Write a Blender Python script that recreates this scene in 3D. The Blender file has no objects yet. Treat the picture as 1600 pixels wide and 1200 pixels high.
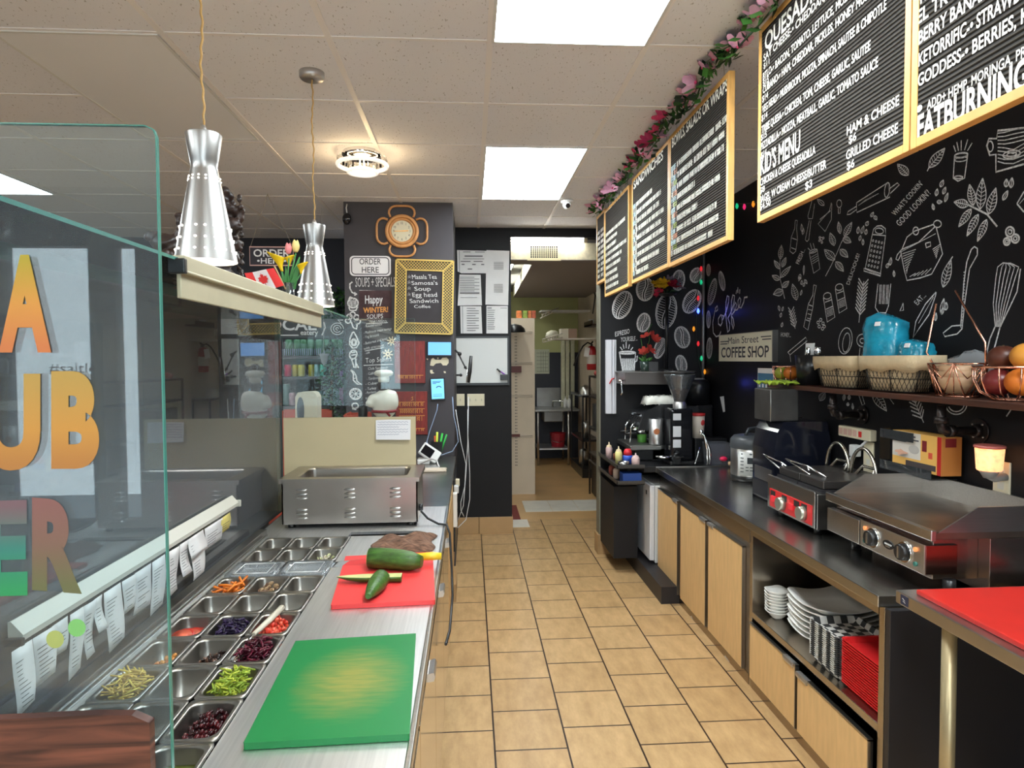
import bpy, bmesh, math, random
from mathutils import Vector, Matrix, Euler
R = math.radians
rnd = random.Random(7)
S = bpy.context.scene
COL = S.collection
# ---------------------------------------------------------------- camera
F, VX, VY, RHO, ZC = 1020.0, 734.5, 561.7, 0.0075, 1.64
_f = Vector(((VX-800)/F, (600-VY)/F, 1.0)).normalized()
_u = Vector((-math.sin(RHO), math.cos(RHO), 0.0)); _u = (_u - _f*_u.dot(_f)).normalized()
_r = _u.cross(_f)
CAM = Vector((0, 0, ZC))
def ray(px, py):
    d = Vector(((px-800)/F, (600-py)/F, 1.0))
    return Vector((_r.dot(d), _f.dot(d), _u.dot(d)))
def P(px, py, x=None, y=None, z=None):
    """the point of a real plane (x=, y= or z=) seen along a line of sight"""
    d = ray(px, py)
    t = (x-CAM.x)/d.x if x is not None else ((y-CAM.y)/d.y if y is not None else (z-CAM.z)/d.z)
    return CAM + d*t
def proj(p):
    v = Vector(p)-CAM; c = _r*v.x+_f*v.y+_u*v.z
    return (800+F*c.x/c.z, 600-F*c.y/c.z)
cd = bpy.data.cameras.new('camera'); cam = bpy.data.objects.new('camera', cd); COL.objects.link(cam)
right, upv, fwd = (Vector((_r[i], _f[i], _u[i])) for i in range(3))
cam.matrix_world = Matrix(((right.x, upv.x, -fwd.x, CAM.x), (right.y, upv.y, -fwd.y, CAM.y), (right.z, upv.z, -fwd.z, CAM.z), (0, 0, 0, 1)))
cd.sensor_width = 36; cd.lens = F/1600*36; cd.clip_start = 0.02
S.camera = cam
# ---------------------------------------------------------------- world, light, exposure
w = bpy.data.worlds.new('daylight'); S.world = w; w.use_nodes = True
w.node_tree.nodes['Background'].inputs[0].default_value = (0.72, 0.84, 1.0, 1)
w.node_tree.nodes['Background'].inputs[1].default_value = 1.0
S.view_settings.view_transform = 'Standard'; S.view_settings.look = 'None'
S.view_settings.gamma = 1.0; S.view_settings.use_curve_mapping = False
S.view_settings.exposure = 0.33
PANEL_W, WINDOW_W, TUBE_W = 17.0, 150.0, 28.0
def area(name, loc, rot, sx, sy, energy, col):
    l = bpy.data.lights.new(name, 'AREA'); l.shape = 'RECTANGLE'; l.size = sx; l.size_y = sy
    l.energy = energy; l.color = col
    o = bpy.data.objects.new(name, l); COL.objects.link(o); o.location = loc; o.rotation_euler = rot
area('shopfront_daylight', (-1.2, -3.4, 1.75), (R(90), 0, 0), 5.6, 2.2, WINDOW_W, (0.86, 0.93, 1.0))
# ---------------------------------------------------------------- materials
MATS = {}
def M(name, col=(.5, .5, .5), rough=.5, metal=0.0, emit=0, noise=0, nscale=20, bump=0, bscale=60, spec=.5, coat=0, alpha=1, stretch=None, trans=0, ior=1.45, sss=0):
    if name in MATS: return MATS[name]
    m = bpy.data.materials.new(name); m.use_nodes = True; MATS[name] = m
    nt = m.node_tree; b = nt.nodes['Principled BSDF']; L = nt.links
    c = (*col, 1)
    b.inputs['Base Color'].default_value = c; b.inputs['Roughness'].default_value = rough
    b.inputs['Metallic'].default_value = metal; b.inputs['Specular IOR Level'].default_value = spec
    if coat: b.inputs['Coat Weight'].default_value = coat; b.inputs['Coat Roughness'].default_value = .08
    if trans: b.inputs['Transmission Weight'].default_value = trans; b.inputs['IOR'].default_value = ior
    if alpha < 1: b.inputs['Alpha'].default_value = alpha
    if emit: b.inputs['Emission Color'].default_value = c; b.inputs['Emission Strength'].default_value = emit
    if noise or bump:
        tc = nt.nodes.new('ShaderNodeTexCoord'); mp = nt.nodes.new('ShaderNodeMapping')
        L.new(tc.outputs['Object'], mp.inputs[0])
        if stretch: mp.inputs['Scale'].default_value = stretch
        if noise:
            n = nt.nodes.new('ShaderNodeTexNoise'); n.inputs['Scale'].default_value = nscale; n.inputs['Detail'].default_value = 4
            L.new(mp.outputs[0], n.inputs[0])
            r = nt.nodes.new('ShaderNodeValToRGB')
            r.color_ramp.elements[0].position = .3; r.color_ramp.elements[1].position = .7
            r.color_ramp.elements[0].color = (*[max(0, x*(1-noise)) for x in col], 1)
            r.color_ramp.elements[1].color = (*[min(1, x*(1+noise)) for x in col], 1)
            L.new(n.outputs['Fac'], r.inputs[0]); L.new(r.outputs[0], b.inputs['Base Color'])
        if bump:
            n2 = nt.nodes.new('ShaderNodeTexNoise'); n2.inputs['Scale'].default_value = bscale; n2.inputs['Detail'].default_value = 3
            L.new(mp.outputs[0], n2.inputs[0])
            bp = nt.nodes.new('ShaderNodeBump'); bp.inputs['Strength'].default_value = bump; bp.inputs['Distance'].default_value = .01
            L.new(n2.outputs['Fac'], bp.inputs['Height']); L.new(bp.outputs[0], b.inputs['Normal'])
    return m
def srgb(r, g, b):
    f = lambda c: (c/255/12.92) if c/255 <= .04045 else ((c/255+.055)/1.055)**2.4
    return (f(r), f(g), f(b))
def glass_mat(name, tint, refl=1.0, haze=0.0, rough=0.0):
    """thin pane: fresnel mix of a clear see-through body and a mirror skin"""
    if name in MATS: return MATS[name]
    m = bpy.data.materials.new(name); m.use_nodes = True; MATS[name] = m
    nt = m.node_tree; nt.nodes.clear(); L = nt.links
    o = nt.nodes.new('ShaderNodeOutputMaterial'); t = nt.nodes.new('ShaderNodeBsdfTransparent'); t.inputs[0].default_value = (*tint, 1)
    g = nt.nodes.new('ShaderNodeBsdfGlossy'); g.inputs['Roughness'].default_value = rough; g.inputs[0].default_value = (refl, refl, refl, 1)
    fr = nt.nodes.new('ShaderNodeFresnel'); fr.inputs[0].default_value = 1.5
    mx = nt.nodes.new('ShaderNodeMixShader'); L.new(fr.outputs[0], mx.inputs[0])
    if haze:
        d = nt.nodes.new('ShaderNodeBsdfDiffuse'); d.inputs[0].default_value = (.75, .8, .85, 1)
        m2 = nt.nodes.new('ShaderNodeMixShader'); m2.inputs[0].default_value = haze
        L.new(t.outputs[0], m2.inputs[1]); L.new(d.outputs[0], m2.inputs[2]); L.new(m2.outputs[0], mx.inputs[1])
    else: L.new(t.outputs[0], mx.inputs[1])
    L.new(g.outputs[0], mx.inputs[2]); L.new(mx.outputs[0], o.inputs[0])
    return m
steel = M('brushed_steel', (.55, .54, .52), .28, 1, noise=.06, nscale=6, bump=.04, bscale=40, stretch=(1, 30, 30))
steel_d = M('worn_steel', (.36, .35, .33), .3, 1, noise=.12, nscale=5)
steel_y = M('steel_deck', (.8, .8, .8), .42, 1, noise=.06, nscale=5, bump=.03, bscale=50, stretch=(30, 1, 1))
chrome = M('chrome', (.8, .8, .8), .08, 1)
alu = M('brushed_aluminium', (.62, .61, .6), .42, 1)
black = M('black_paint', srgb(34, 32, 35), .45)
blackp = M('black_plastic', (.012, .012, .013), .3)
blackg = M('black_gloss', (.008, .008, .01), .08)
wallblack = M('chalkboard_paint', (.0078, .0072, .0085), .55, noise=.12, nscale=3, spec=.3)
white = M('white_plastic', (.75, .75, .73), .4)
whitew = M('white_paint', (.7, .69, .66), .6, noise=.05, nscale=5)
paper = M('paper', (.8, .79, .78), .8, noise=.04, nscale=8)
ink = M('printed_ink', (.06, .06, .07), .8)
chalk = M('chalk', (.62, .62, .62), .9, noise=.35, nscale=90)
letter = M('letter_white', (.85, .82, .72), .5)
beech = M('pale_wood', srgb(214, 176, 122), .5, noise=.07, nscale=8, stretch=(6, 6, 1))
oak = M('oak_frame', srgb(222, 168, 92), .45, noise=.15, nscale=10, stretch=(6, 1, 1))
brownsteel = M('kick_steel', (.34, .27, .2), .22, 1, noise=.08, nscale=4)
red = M('red_plastic', srgb(206, 34, 36), .4, noise=.06, nscale=12)
copper = M('copper_wire', (.85, .45, .32), .22, 1)
green = M('leaf_green', srgb(60, 112, 44), .5, noise=.4, nscale=12)
dgreen = M('dark_leaf', srgb(36, 62, 40), .5, noise=.4, nscale=12)
cable_w = M('white_cable', (.7, .7, .7), .5)
glass = glass_mat('clear_glass', (.95, .98, .97), haze=.004)
glass_e = M('glass_edge', srgb(70, 130, 118), .15, emit=0, spec=.6)
# ---------------------------------------------------------------- mesh helpers
class B:
    def __init__(s): s.v = []; s.f = []; s.m = []; s.s = []
    def add(s, vs, fs, mi=0, sm=False):
        k = len(s.v); s.v += [tuple(v) for v in vs]
        for f in fs: s.f.append([i+k for i in f]); s.m.append(mi); s.s.append(sm)
        return s
    def box(s, x0, x1, y0, y1, z0, z1, mi=0):
        v = [(x, y, z) for z in (z0, z1) for y in (y0, y1) for x in (x0, x1)]
        return s.add(v, [(0, 2, 3, 1), (4, 5, 7, 6), (0, 1, 5, 4), (2, 6, 7, 3), (0, 4, 6, 2), (1, 3, 7, 5)], mi)
    def obox(s, c, size, rot=(0, 0, 0), mi=0):
        q = Euler(rot).to_matrix(); h = Vector(size)/2; c = Vector(c)
        v = [c + q @ Vector((x*h.x, y*h.y, z*h.z)) for z in (-1, 1) for y in (-1, 1) for x in (-1, 1)]
        return s.add(v, [(0, 2, 3, 1), (4, 5, 7, 6), (0, 1, 5, 4), (2, 6, 7, 3), (0, 4, 6, 2), (1, 3, 7, 5)], mi)
    def rings(s, rings, mi=0, caps=True, sm=True, closed=False):
        n = len(rings[0]); vs = [p for r in rings for p in r]; fs = []
        m = len(rings)
        for i in range(m if closed else m-1):
            a, b = i*n, ((i+1) % m)*n
            for j in range(n): fs.append((a+j, a+(j+1) % n, b+(j+1) % n, b+j))
        s.add(vs, fs, mi, sm)
        if caps and not closed:
            k = len(s.v)-len(vs)
            s.f.append([k+j for j in range(n)][::-1]); s.m.append(mi); s.s.append(False)
            s.f.append([k+(m-1)*n+j for j in range(n)]); s.m.append(mi); s.s.append(False)
        return s
    def tube(s, pts, r, n=8, mi=0, closed=False, caps=True):
        pts = [Vector(p) for p in pts]; rr = []
        N = len(pts); up = None
        for i, p in enumerate(pts):
            a = pts[(i-1) % N] if (i > 0 or closed) else p
            b = pts[(i+1) % N] if (i < N-1 or closed) else p
            t = (b-a).normalized()
            if up is None: up = t.orthogonal().normalized()
            up = (up - t*up.dot(t))
            up = up.normalized() if up.length > 1e-6 else t.orthogonal().normalized()
            q = t.cross(up); ri = r[i] if isinstance(r, (list, tuple)) else r
            rr.append([p + (up*math.cos(2*math.pi*j/n) + q*math.sin(2*math.pi*j/n))*ri for j in range(n)])
        return s.rings(rr, mi, caps, True, closed)
    def cyl(s, p0, p1, r0, r1=None, n=16, mi=0, caps=True):
        return s.tube([p0, p1], [r0, r0 if r1 is None else r1], n, mi, caps=caps)
    def lathe(s, prof, c=(0, 0, 0), n=24, mi=0, caps=False, sq=0):
        rr = []
        for r, z in prof:
            ring = []
            for j in range(n):
                a = 2*math.pi*j/n; ca, sa = math.cos(a), math.sin(a)
                k = 1.0
                if sq: k = 1/((abs(ca)**sq+abs(sa)**sq)**(1/sq))
                ring.append((c[0]+r*k*ca, c[1]+r*k*sa, c[2]+z))
            rr.append(ring)
        return s.rings(rr, mi, caps)
    def sph(s, c, r, n=12, m=8, mi=0, jit=0, rot=None):
        if not isinstance(r, (tuple, list)): r = (r, r, r)
        rr = []; c = Vector(c); q = Euler(rot).to_matrix() if rot else None
        for i in range(m+1):
            a = math.pi*i/m; a = min(max(a, .05), math.pi-.05); ring = []
            for j in range(n):
                b = 2*math.pi*j/n; k = 1+(rnd.uniform(-jit, jit) if jit else 0)
                v = Vector((r[0]*math.sin(a)*math.cos(b)*k, r[1]*math.sin(a)*math.sin(b)*k, -r[2]*math.cos(a)*k))
                ring.append(c + (q @ v if q else v))
            rr.append(ring)
        return s.rings(rr, mi, True)
    def poly(s, pts, mi=0):
        k = len(s.v); s.v += [tuple(p) for p in pts]; s.f.append(list(range(k, k+len(pts)))); s.m.append(mi); s.s.append(False); return s
    def prism(s, pts, d, mi=0):
        """closed outline of 3D points pushed along vector d"""
        d = Vector(d); a = [Vector(p) for p in pts]; b = [p+d for p in a]; n = len(a)
        s.poly(a[::-1], mi); s.poly(b, mi)
        return s.add(a+b, [(j, (j+1) % n, n+(j+1) % n, n+j) for j in range(n)], mi)
    def torus(s, c, R_, r, axis=(0, 0, 1), n=32, m=8, mi=0, sx=1, sy=1):
        ax = Vector(axis).normalized(); u = ax.orthogonal().normalized(); v = ax.cross(u); c = Vector(c)
        return s.tube([c + u*R_*sx*math.cos(2*math.pi*i/n) + v*R_*sy*math.sin(2*math.pi*i/n) for i in range(n)], r, m, mi, closed=True)
    def ribbon(s, pts, nrm, w, mi=0, closed=False):
        pts = [Vector(p) for p in pts]; nrm = Vector(nrm); N = len(pts); vs = []
        if N < 2: return s
        for i, p in enumerate(pts):
            a = pts[(i-1) % N] if (i > 0 or closed) else p
            b = pts[(i+1) % N] if (i < N-1 or closed) else p
            t = (b-a)
            t = t.normalized() if t.length > 1e-9 else Vector((0, 0, 1))
            q = nrm.cross(t).normalized()*w/2
            vs += [p+q, p-q]
        fs = [(2*i, 2*i+1, 2*i+3, 2*i+2) for i in range(N-1)]
        if closed: fs.append((2*N-2, 2*N-1, 1, 0))
        return s.add(vs, fs, mi)
    def build(s, name, mats, parent=None, bevel=0, seg=2, loc=None, remesh=0, smooth=None):
        me = bpy.data.meshes.new(name); me.from_pydata(s.v, [], s.f)
        if not isinstance(mats, (list, tuple)): mats = [mats]
        for m in mats: me.materials.append(m)
        for p, mi, sm in zip(me.polygons, s.m, s.s): p.material_index = mi; p.use_smooth = sm
        me.update()
        bm = bmesh.new(); bm.from_mesh(me); bmesh.ops.recalc_face_normals(bm, faces=bm.faces); bm.to_mesh(me); bm.free()
        o = bpy.data.objects.new(name, me); COL.objects.link(o)
        if parent: o.parent = parent
        if loc: o.location = loc
        if remesh:
            md = o.modifiers.new('merge', 'REMESH'); md.mode = 'VOXEL'; md.voxel_size = remesh; md.use_smooth_shade = True
            sm = o.modifiers.new('soft', 'SMOOTH'); sm.factor = .5; sm.iterations = 4
        if bevel:
            md = o.modifiers.new('round', 'BEVEL'); md.width = bevel; md.segments = seg; md.limit_method = 'ANGLE'; md.angle_limit = R(40)
        return o
def tag(o, label, cat, group=None, kind=None):
    o['label'] = label; o['category'] = cat
    if group: o['group'] = group
    if kind: o['kind'] = kind
    return o
def T(name, label, cat, loc=(0, 0, 0), rz=0, group=None):
    o = bpy.data.objects.new(name, None); COL.objects.link(o); o.empty_display_size = .05
    o.location = loc; o.rotation_euler = (0, 0, rz)
    return tag(o, label, cat, group)
def ST(name, b, mats, **k):
    o = b.build(name, mats, **k); o['kind'] = 'structure'; return o
def dup(root, loc, rz=None, label=None, group=None, scale=None):
    r = root.copy(); COL.objects.link(r); r.location = loc
    if rz is not None: r.rotation_euler = (0, 0, rz)
    if label: r['label'] = label
    if group: r['group'] = group
    if scale: r.scale = (scale,)*3
    for ch in list(root.children):
        c = ch.copy(); COL.objects.link(c); c.parent = r
        for g in list(ch.children):
            d = g.copy(); COL.objects.link(d); d.parent = c
    return r
_tc = {}
def glyphs(s, bold=0.0, res=3):
    k = (s, bold, res)
    if k in _tc: return _tc[k]
    cu = bpy.data.curves.new('lettering', 'FONT'); cu.body = s; cu.size = 1.0; cu.resolution_u = res; cu.offset = bold
    o = bpy.data.objects.new('lettering', cu)
    me = o.to_mesh()
    vs = [tuple(v.co) for v in me.vertices]; fs = [tuple(p.vertices) for p in me.polygons]
    o.to_mesh_clear(); bpy.data.objects.remove(o); bpy.data.curves.remove(cu)
    if not vs: _tc[k] = ([], [], 1, 1); return _tc[k]
    x0 = min(v[0] for v in vs); x1 = max(v[0] for v in vs)
    vs = [((v[0]-x0), v[1]/.7) for v in vs]     # cap height -> 1
    _tc[k] = (vs, fs, x1-x0, 1); return _tc[k]
def text(b, s, o, r, u, h, width=None, mi=0, bold=0.0, condense=1.0, center=False, res=3):
    """letters on a plane: o = baseline start, r/u = unit vectors, h = cap height"""
    vs, fs, w0, _ = glyphs(s, bold, res)
    if not vs: return 0
    o, r, u = Vector(o), Vector(r).normalized(), Vector(u).normalized()
    kx = (width/w0) if width else h*condense/.7
    if center: o = o - r*(w0*kx/2)
    b.add([o + r*(v[0]*kx) + u*(v[1]*h) for v in vs], fs, mi)
    return w0*kx
def text_px(b, s, p0, p1, h, mi=0, bold=0.0, res=2, up=None, **pl):
    """lettering painted on a wall plane along the line p0-p1, h = letter height in pixels"""
    vs, fs, w0, _ = glyphs(s, bold, res)
    dx, dy = p1[0]-p0[0], p1[1]-p0[1]; L_ = math.hypot(dx, dy)
    ux, uy = up if up else (dy/L_, -dx/L_)
    b.add([P(p0[0]+dx*v[0]/w0+ux*h*v[1], p0[1]+dy*v[0]/w0+uy*h*v[1], **pl) for v in vs], fs, mi)
# ================================================================ SETTING
CH = 2.86; WX = 1.97; FY = 5.38; PY = 5.15; BY = 6.1
def tile_floor():
    m = bpy.data.materials.new('floor_tiles'); m.use_nodes = True; nt = m.node_tree; L = nt.links; b = nt.nodes['Principled BSDF']
    tc = nt.nodes.new('ShaderNodeTexCoord'); sp = nt.nodes.new('ShaderNodeSeparateXYZ'); L.new(tc.outputs['Object'], sp.inputs[0])
    a = nt.nodes.new('ShaderNodeMath'); a.inputs[1].default_value = -3.745+30.6; L.new(sp.outputs['Y'], a.inputs[0])
    c = nt.nodes.new('ShaderNodeMath'); c.inputs[1].default_value = -.0915+.3085*40; L.new(sp.outputs['X'], c.inputs[0])
    cb = nt.nodes.new('ShaderNodeCombineXYZ'); L.new(a.outputs[0], cb.inputs[0]); L.new(c.outputs[0], cb.inputs[1])
    br = nt.nodes.new('ShaderNodeTexBrick'); L.new(cb.outputs[0], br.inputs[0])
    br.offset = .5; br.offset_frequency = 2; br.inputs['Scale'].default_value = 1; br.inputs['Brick Width'].default_value = .306; br.inputs['Row Height'].default_value = .3085
    br.inputs['Mortar Size'].default_value = .0042; br.inputs['Mortar Smooth'].default_value = .1; br.inputs['Bias'].default_value = 0
    br.inputs['Color1'].default_value = (*srgb(200, 166, 120), 1); br.inputs['Color2'].default_value = (*srgb(189, 154, 108), 1)
    br.inputs['Mortar'].default_value = (*srgb(48, 30, 22), 1)
    n = nt.nodes.new('ShaderNodeTexNoise'); n.inputs['Scale'].default_value = 7; n.inputs['Detail'].default_value = 8; n.inputs['Roughness'].default_value = .7
    mp = nt.nodes.new('ShaderNodeMapping'); mp.inputs['Scale'].default_value = (2.2, .8, 1); L.new(tc.outputs['Object'], mp.inputs[0]); L.new(mp.outputs[0], n.inputs[0])
    r = nt.nodes.new('ShaderNodeValToRGB'); r.color_ramp.elements[0].position = .3; r.color_ramp.elements[1].position = .72
    r.color_ramp.elements[0].color = (.72, .68, .62, 1); r.color_ramp.elements[1].color = (1.12, 1.12, 1.12, 1); L.new(n.outputs[0], r.inputs[0])
    mx = nt.nodes.new('ShaderNodeMix'); mx.data_type = 'RGBA'; mx.blend_type = 'MULTIPLY'; mx.inputs[0].default_value = 1
    L.new(br.outputs['Color'], mx.inputs[6]); L.new(r.outputs[0], mx.inputs[7]); L.new(mx.outputs[2], b.inputs['Base Color'])
    b.inputs['Roughness'].default_value = .34
    bp = nt.nodes.new('ShaderNodeBump'); bp.invert = True; bp.inputs['Strength'].default_value = .5; bp.inputs['Distance'].default_value = .004
    L.new(br.outputs['Fac'], bp.inputs['Height']); L.new(bp.outputs[0], b.inputs['Normal'])
    return m
ST('floor', B().box(-4.6, -.6, 6.6, 6.8, -.1, 0).box(-4.6, 2.1, -3.5, 6.6, -.1, 0), tile_floor())
kfloor = M('kitchen_floor', srgb(200, 160, 108), .3, noise=.15, nscale=2)
ST('floor_kitchen', B().box(-.6, 2.6, 6.6, 11, -.1, 0).box(2.1, 2.6, 5.5, 6.6, -.1, 0), kfloor)
ptile = M('pale_tile', srgb(214, 208, 196), .4, noise=.08, nscale=6)
t = B()
for x0, x1, y0, y1 in ((.585, .875, 6.93, 7.47), (.88, 1.17, 6.93, 7.47), (1.175, 1.45, 6.93, 7.47), (.40, .57, 6.3, 6.6)): t.box(x0, x1, y0, y1, 0, .003)
ST('trim_1', t, ptile)
def ceil_mat():
    m = M('ceiling_tile', (.6, .56, .54), .9); nt = m.node_tree; L = nt.links; b = nt.nodes['Principled BSDF']
    tc = nt.nodes.new('ShaderNodeTexCoord'); mp = nt.nodes.new('ShaderNodeMapping'); mp.inputs['Scale'].default_value = (120, 50, 60); mp.inputs['Rotation'].default_value = (0, 0, .5)
    L.new(tc.outputs['Object'], mp.inputs[0])
    n = nt.nodes.new('ShaderNodeTexNoise'); n.inputs['Scale'].default_value = 1.1; n.inputs['Detail'].default_value = 2; L.new(mp.outputs[0], n.inputs[0])
    r = nt.nodes.new('ShaderNodeValToRGB'); r.color_ramp.elements[0].position = .29; r.color_ramp.elements[1].position = .34
    r.color_ramp.elements[0].color = (.42, .4, .39, 1); r.color_ramp.elements[1].color = (.83, .83, .87, 1)
    L.new(n.outputs[0], r.inputs[0]); L.new(r.outputs[0], b.inputs['Base Color'])
    return m
ST('ceiling', B().box(-4.6, 2.1, -3.5, 6.75, CH, CH+.1), ceil_mat())
tbar = M('ceiling_bar', (.86, .83, .82), .5)
t = B()
GX = [.085+.61*k for k in range(-7, 4)]; GY = [3.775+.6125*k for k in range(-11, 5)]
for x in GX: t.box(x-.012, x+.012, -3.5, 6.65, CH-.004, CH)
for y in GY: t.box(-4.5, 1.97, y-.008, y+.008, CH-.003, CH)
ST('trim_2', t, tbar)
DR = WX-.0015
# ---- drawing helpers (chalk lines on walls)
def chalk_line(b, pts, w, closed=False, mi=1, **pl):
    n = (-1, 0, 0) if 'x' in pl else (0, -1, 0)
    b.ribbon([P(*p, **pl) for p in pts], n, w, mi, closed)
def ell(cx, cy, rx, ry, ang=0, n=20, a0=0, a1=360):
    c, s_ = math.cos(R(ang)), math.sin(R(ang)); o = []
    for i in range(n+1):
        a = R(a0+(a1-a0)*i/n); x, y = rx*math.cos(a), ry*math.sin(a)
        o.append((cx+x*c-y*s_, cy+x*s_+y*c))
    return o
def leaf(b, lx, ly, x2, y2, wd, w=.005, fill=True, **pl):
    dx, dy = x2-lx, y2-ly; L_ = math.hypot(dx, dy) or 1; nx, ny = -dy/L_, dx/L_
    up_ = [(lx+dx*t+nx*wd*math.sin(math.pi*t**.8), ly+dy*t+ny*wd*math.sin(math.pi*t**.8)) for t in [i/8 for i in range(9)]]
    dn = [(lx+dx*t-nx*wd*math.sin(math.pi*t**.8), ly+dy*t-ny*wd*math.sin(math.pi*t**.8)) for t in [i/8 for i in range(9)]]
    chalk_line(b, up_, w, **pl); chalk_line(b, dn, w, **pl); chalk_line(b, [(lx, ly), (x2, y2)], w*.8, **pl)
    if fill:
        for i in range(2, 8): chalk_line(b, [(lx+dx*(i-.8)/8, ly+dy*(i-.8)/8), up_[i]], w*.6, **pl); chalk_line(b, [(lx+dx*(i-.8)/8, ly+dy*(i-.8)/8), dn[i]], w*.6, **pl)
def bean(b, cx, cy, rx, ry, ang, w=.006, **pl):
    chalk_line(b, ell(cx, cy, rx, ry, ang), w, **pl); chalk_line(b, ell(cx, cy, rx*.88, ry*.9, ang), w*.5, **pl)
    c, s_ = math.cos(R(ang)), math.sin(R(ang))
    rot = lambda u, v: (cx+u*c-v*s_, cy+u*s_+v*c)
    for off in (-.13, .13): chalk_line(b, [rot(rx*(off+.16*math.sin(k*math.pi/4)), ry*(-.95+1.9*k/8)) for k in range(9)], w*.8, **pl)
    for k in range(1, 12):
        v = -.85+1.7*k/12; e = math.sqrt(1-v*v)*.86; m_ = .16*math.sin((v+.95)/1.9*2*math.pi)
        chalk_line(b, [rot(rx*(m_+.2), ry*v), rot(rx*e, ry*(v+.08))], w*.4, **pl); chalk_line(b, [rot(rx*(m_-.2), ry*v), rot(-rx*e, ry*(v-.08))], w*.4, **pl)
# ---- right wall with the chalk mural
wr = B().box(WX, WX+.12, -3.5, FY+.12, 0, CH)
def q(u, v): return (1160+u/3.636, 200+v/3.636)
def cl(pts, w=.0055, closed=False): chalk_line(wr, [q(*p) for p in pts], w, closed, x=DR)
def lf(x, y, x2, y2, wd, fill=True, w=.0045): leaf(wr, *q(x, y), *q(x2, y2), wd/3.636, w, fill, x=DR)
def el(cx, cy, rx, ry, ang=0, w=.005, **k): cl(ell(cx, cy, rx, ry, ang, **k), w)
cl([(240, 970), (215, 860), (213, 760), (222, 670)])
for a in ((215, 745, 222, 665, 14), (212, 800, 180, 752, 12), (225, 790, 248, 735, 12), (215, 850, 275, 785, 13), (212, 862, 168, 838, 14), (228, 905, 265, 870, 14), (232, 925, 175, 945, 20), (308, 978, 284, 885, 18)): lf(*a)
cl([(300, 525), (297, 572), (278, 620), (270, 700), (288, 714), (303, 700), (313, 630), (308, 572), (312, 525), (300, 525)]); cl([(282, 625), (308, 635)]); cl([(278, 680), (303, 690)])
cl([(395, 415), (372, 500), (375, 515), (398, 515), (410, 430)]); cl([(380, 525), (357, 635), (367, 645), (377, 635), (390, 525)])
for a in ((340, 590, 335, 545, 7), (342, 605, 348, 570, 6), (465, 440, 425, 405, 12)): lf(*a, fill=False)
cl([(505, 425), (495, 470), (430, 545), (470, 588), (505, 520), (508, 430)]); cl([(440, 520), (500, 470)]); el(550, 430, 14, 22); cl([(545, 455), (545, 485), (555, 485), (556, 455)]); el(450, 630, 8, 8)
for a in ((438, 640), (460, 625), (452, 650), (440, 622)): el(*a, 5, 5)
cl([(472, 842), (505, 780), (535, 715), (560, 655), (620, 540)])
for a in ((522, 668, 498, 595, 17), (556, 600, 545, 532, 12), (578, 615, 622, 535, 17), (572, 625, 618, 650, 18), (555, 690, 600, 735, 18), (525, 750, 465, 690, 22), (530, 760, 575, 815, 18)): lf(*a)
cl([(380, 712), (405, 825), (440, 800), (425, 690), (380, 712)]); el(403, 700, 24, 9, -20); cl([(395, 690), (385, 655)]); cl([(410, 685), (402, 655)]); cl([(385, 695), (372, 682)])
for i in range(4): cl([(390+3*i, 735+12*i), (425+2*i, 715+12*i)], .003)
for a in ((655, 600, 660, 560, 8), (675, 600, 690, 555, 8), (702, 555, 715, 530, 9), (700, 605, 705, 575, 8), (685, 665, 685, 630, 6), (730, 505, 745, 478, 8), (748, 500, 765, 522, 9), (665, 640, 672, 610, 7)): lf(*a, fill=False)
for a in ((330, 830, 320, 870, 8), (350, 780, 348, 835, 4), (352, 862, 368, 885, 7), (335, 890, 338, 865, 6), (330, 950, 338, 920, 5), (348, 900, 350, 880, 6), (318, 850, 335, 855, 6)): lf(*a, fill=False)
cl([(738, 605), (697, 800), (783, 838), (813, 612)], closed=False); cl([(692, 795), (690, 812), (785, 842), (787, 828), (697, 797)]); cl([(738, 605), (745, 575), (765, 557), (790, 555), (812, 572), (815, 612), (738, 605)]); el(778, 585, 24, 16, 10)
for i in range(6):
    for j in range(4): el(742+17*j-5*i, 640+28*i+4*j, 4, 6, 20, .004, n=8)
cl([(648, 425), (650, 480), (838, 392), (826, 310), (648, 425)]); cl([(648, 445), (600, 475), (594, 492), (612, 490), (650, 462)]); cl([(835, 345), (880, 312), (892, 322), (840, 372)]); el(822, 352, 14, 42, 8)
for i in range(7): cl([(660+6*i, 440-5*i), (690+14*i, 420-8*i)], .003)
for a in (("WHAT'S COOKIN'", (868, 500), (1028, 318), 30), ("GOOD LOOKIN'?", (895, 560), (1072, 372), 36), ('FRESH...', (322, 775), (358, 690), 22), ('DELICIOUS!', (608, 892), (668, 718), 20), ('EAT...', (995, 1008), (1045, 955), 30), ('HONEY...', (218, 1185), (275, 1188), 24)):
    text_px(wr, a[0], q(*a[1]), q(*a[2]), a[3]/3.636, 1, x=DR)
cl([(900, 705), (918, 800), (935, 866), (1010, 852), (1075, 830), (1137, 715), (1120, 640), (1100, 560)]); cl([(905, 692), (935, 620), (980, 585), (1085, 548)]); cl([(905, 690), (1000, 650), (1095, 560)]); cl([(898, 705), (1098, 600)], .003)
el(985, 585, 16, 22); el(1108, 545, 22, 20); cl([(905, 690), (880, 720), (872, 745), (885, 752), (903, 715)])
for i in range(9): cl([(908+3*i, 715+14*i), (985-6*i, 690+14*i)], .0035)
for i in range(6): cl([(1080+4*i, 690+10*i), (1125-4*i, 660+13*i)], .0035)
for i in range(5): cl([(950+22*i, 845-3*i), (985+22*i, 825-7*i)], .0035)
cl([(1040, 655), (1068, 648), (1070, 670), (1045, 680), (1040, 655)])
cl([(1447, 560), (1390, 490), (1280, 435)], .007)
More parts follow.
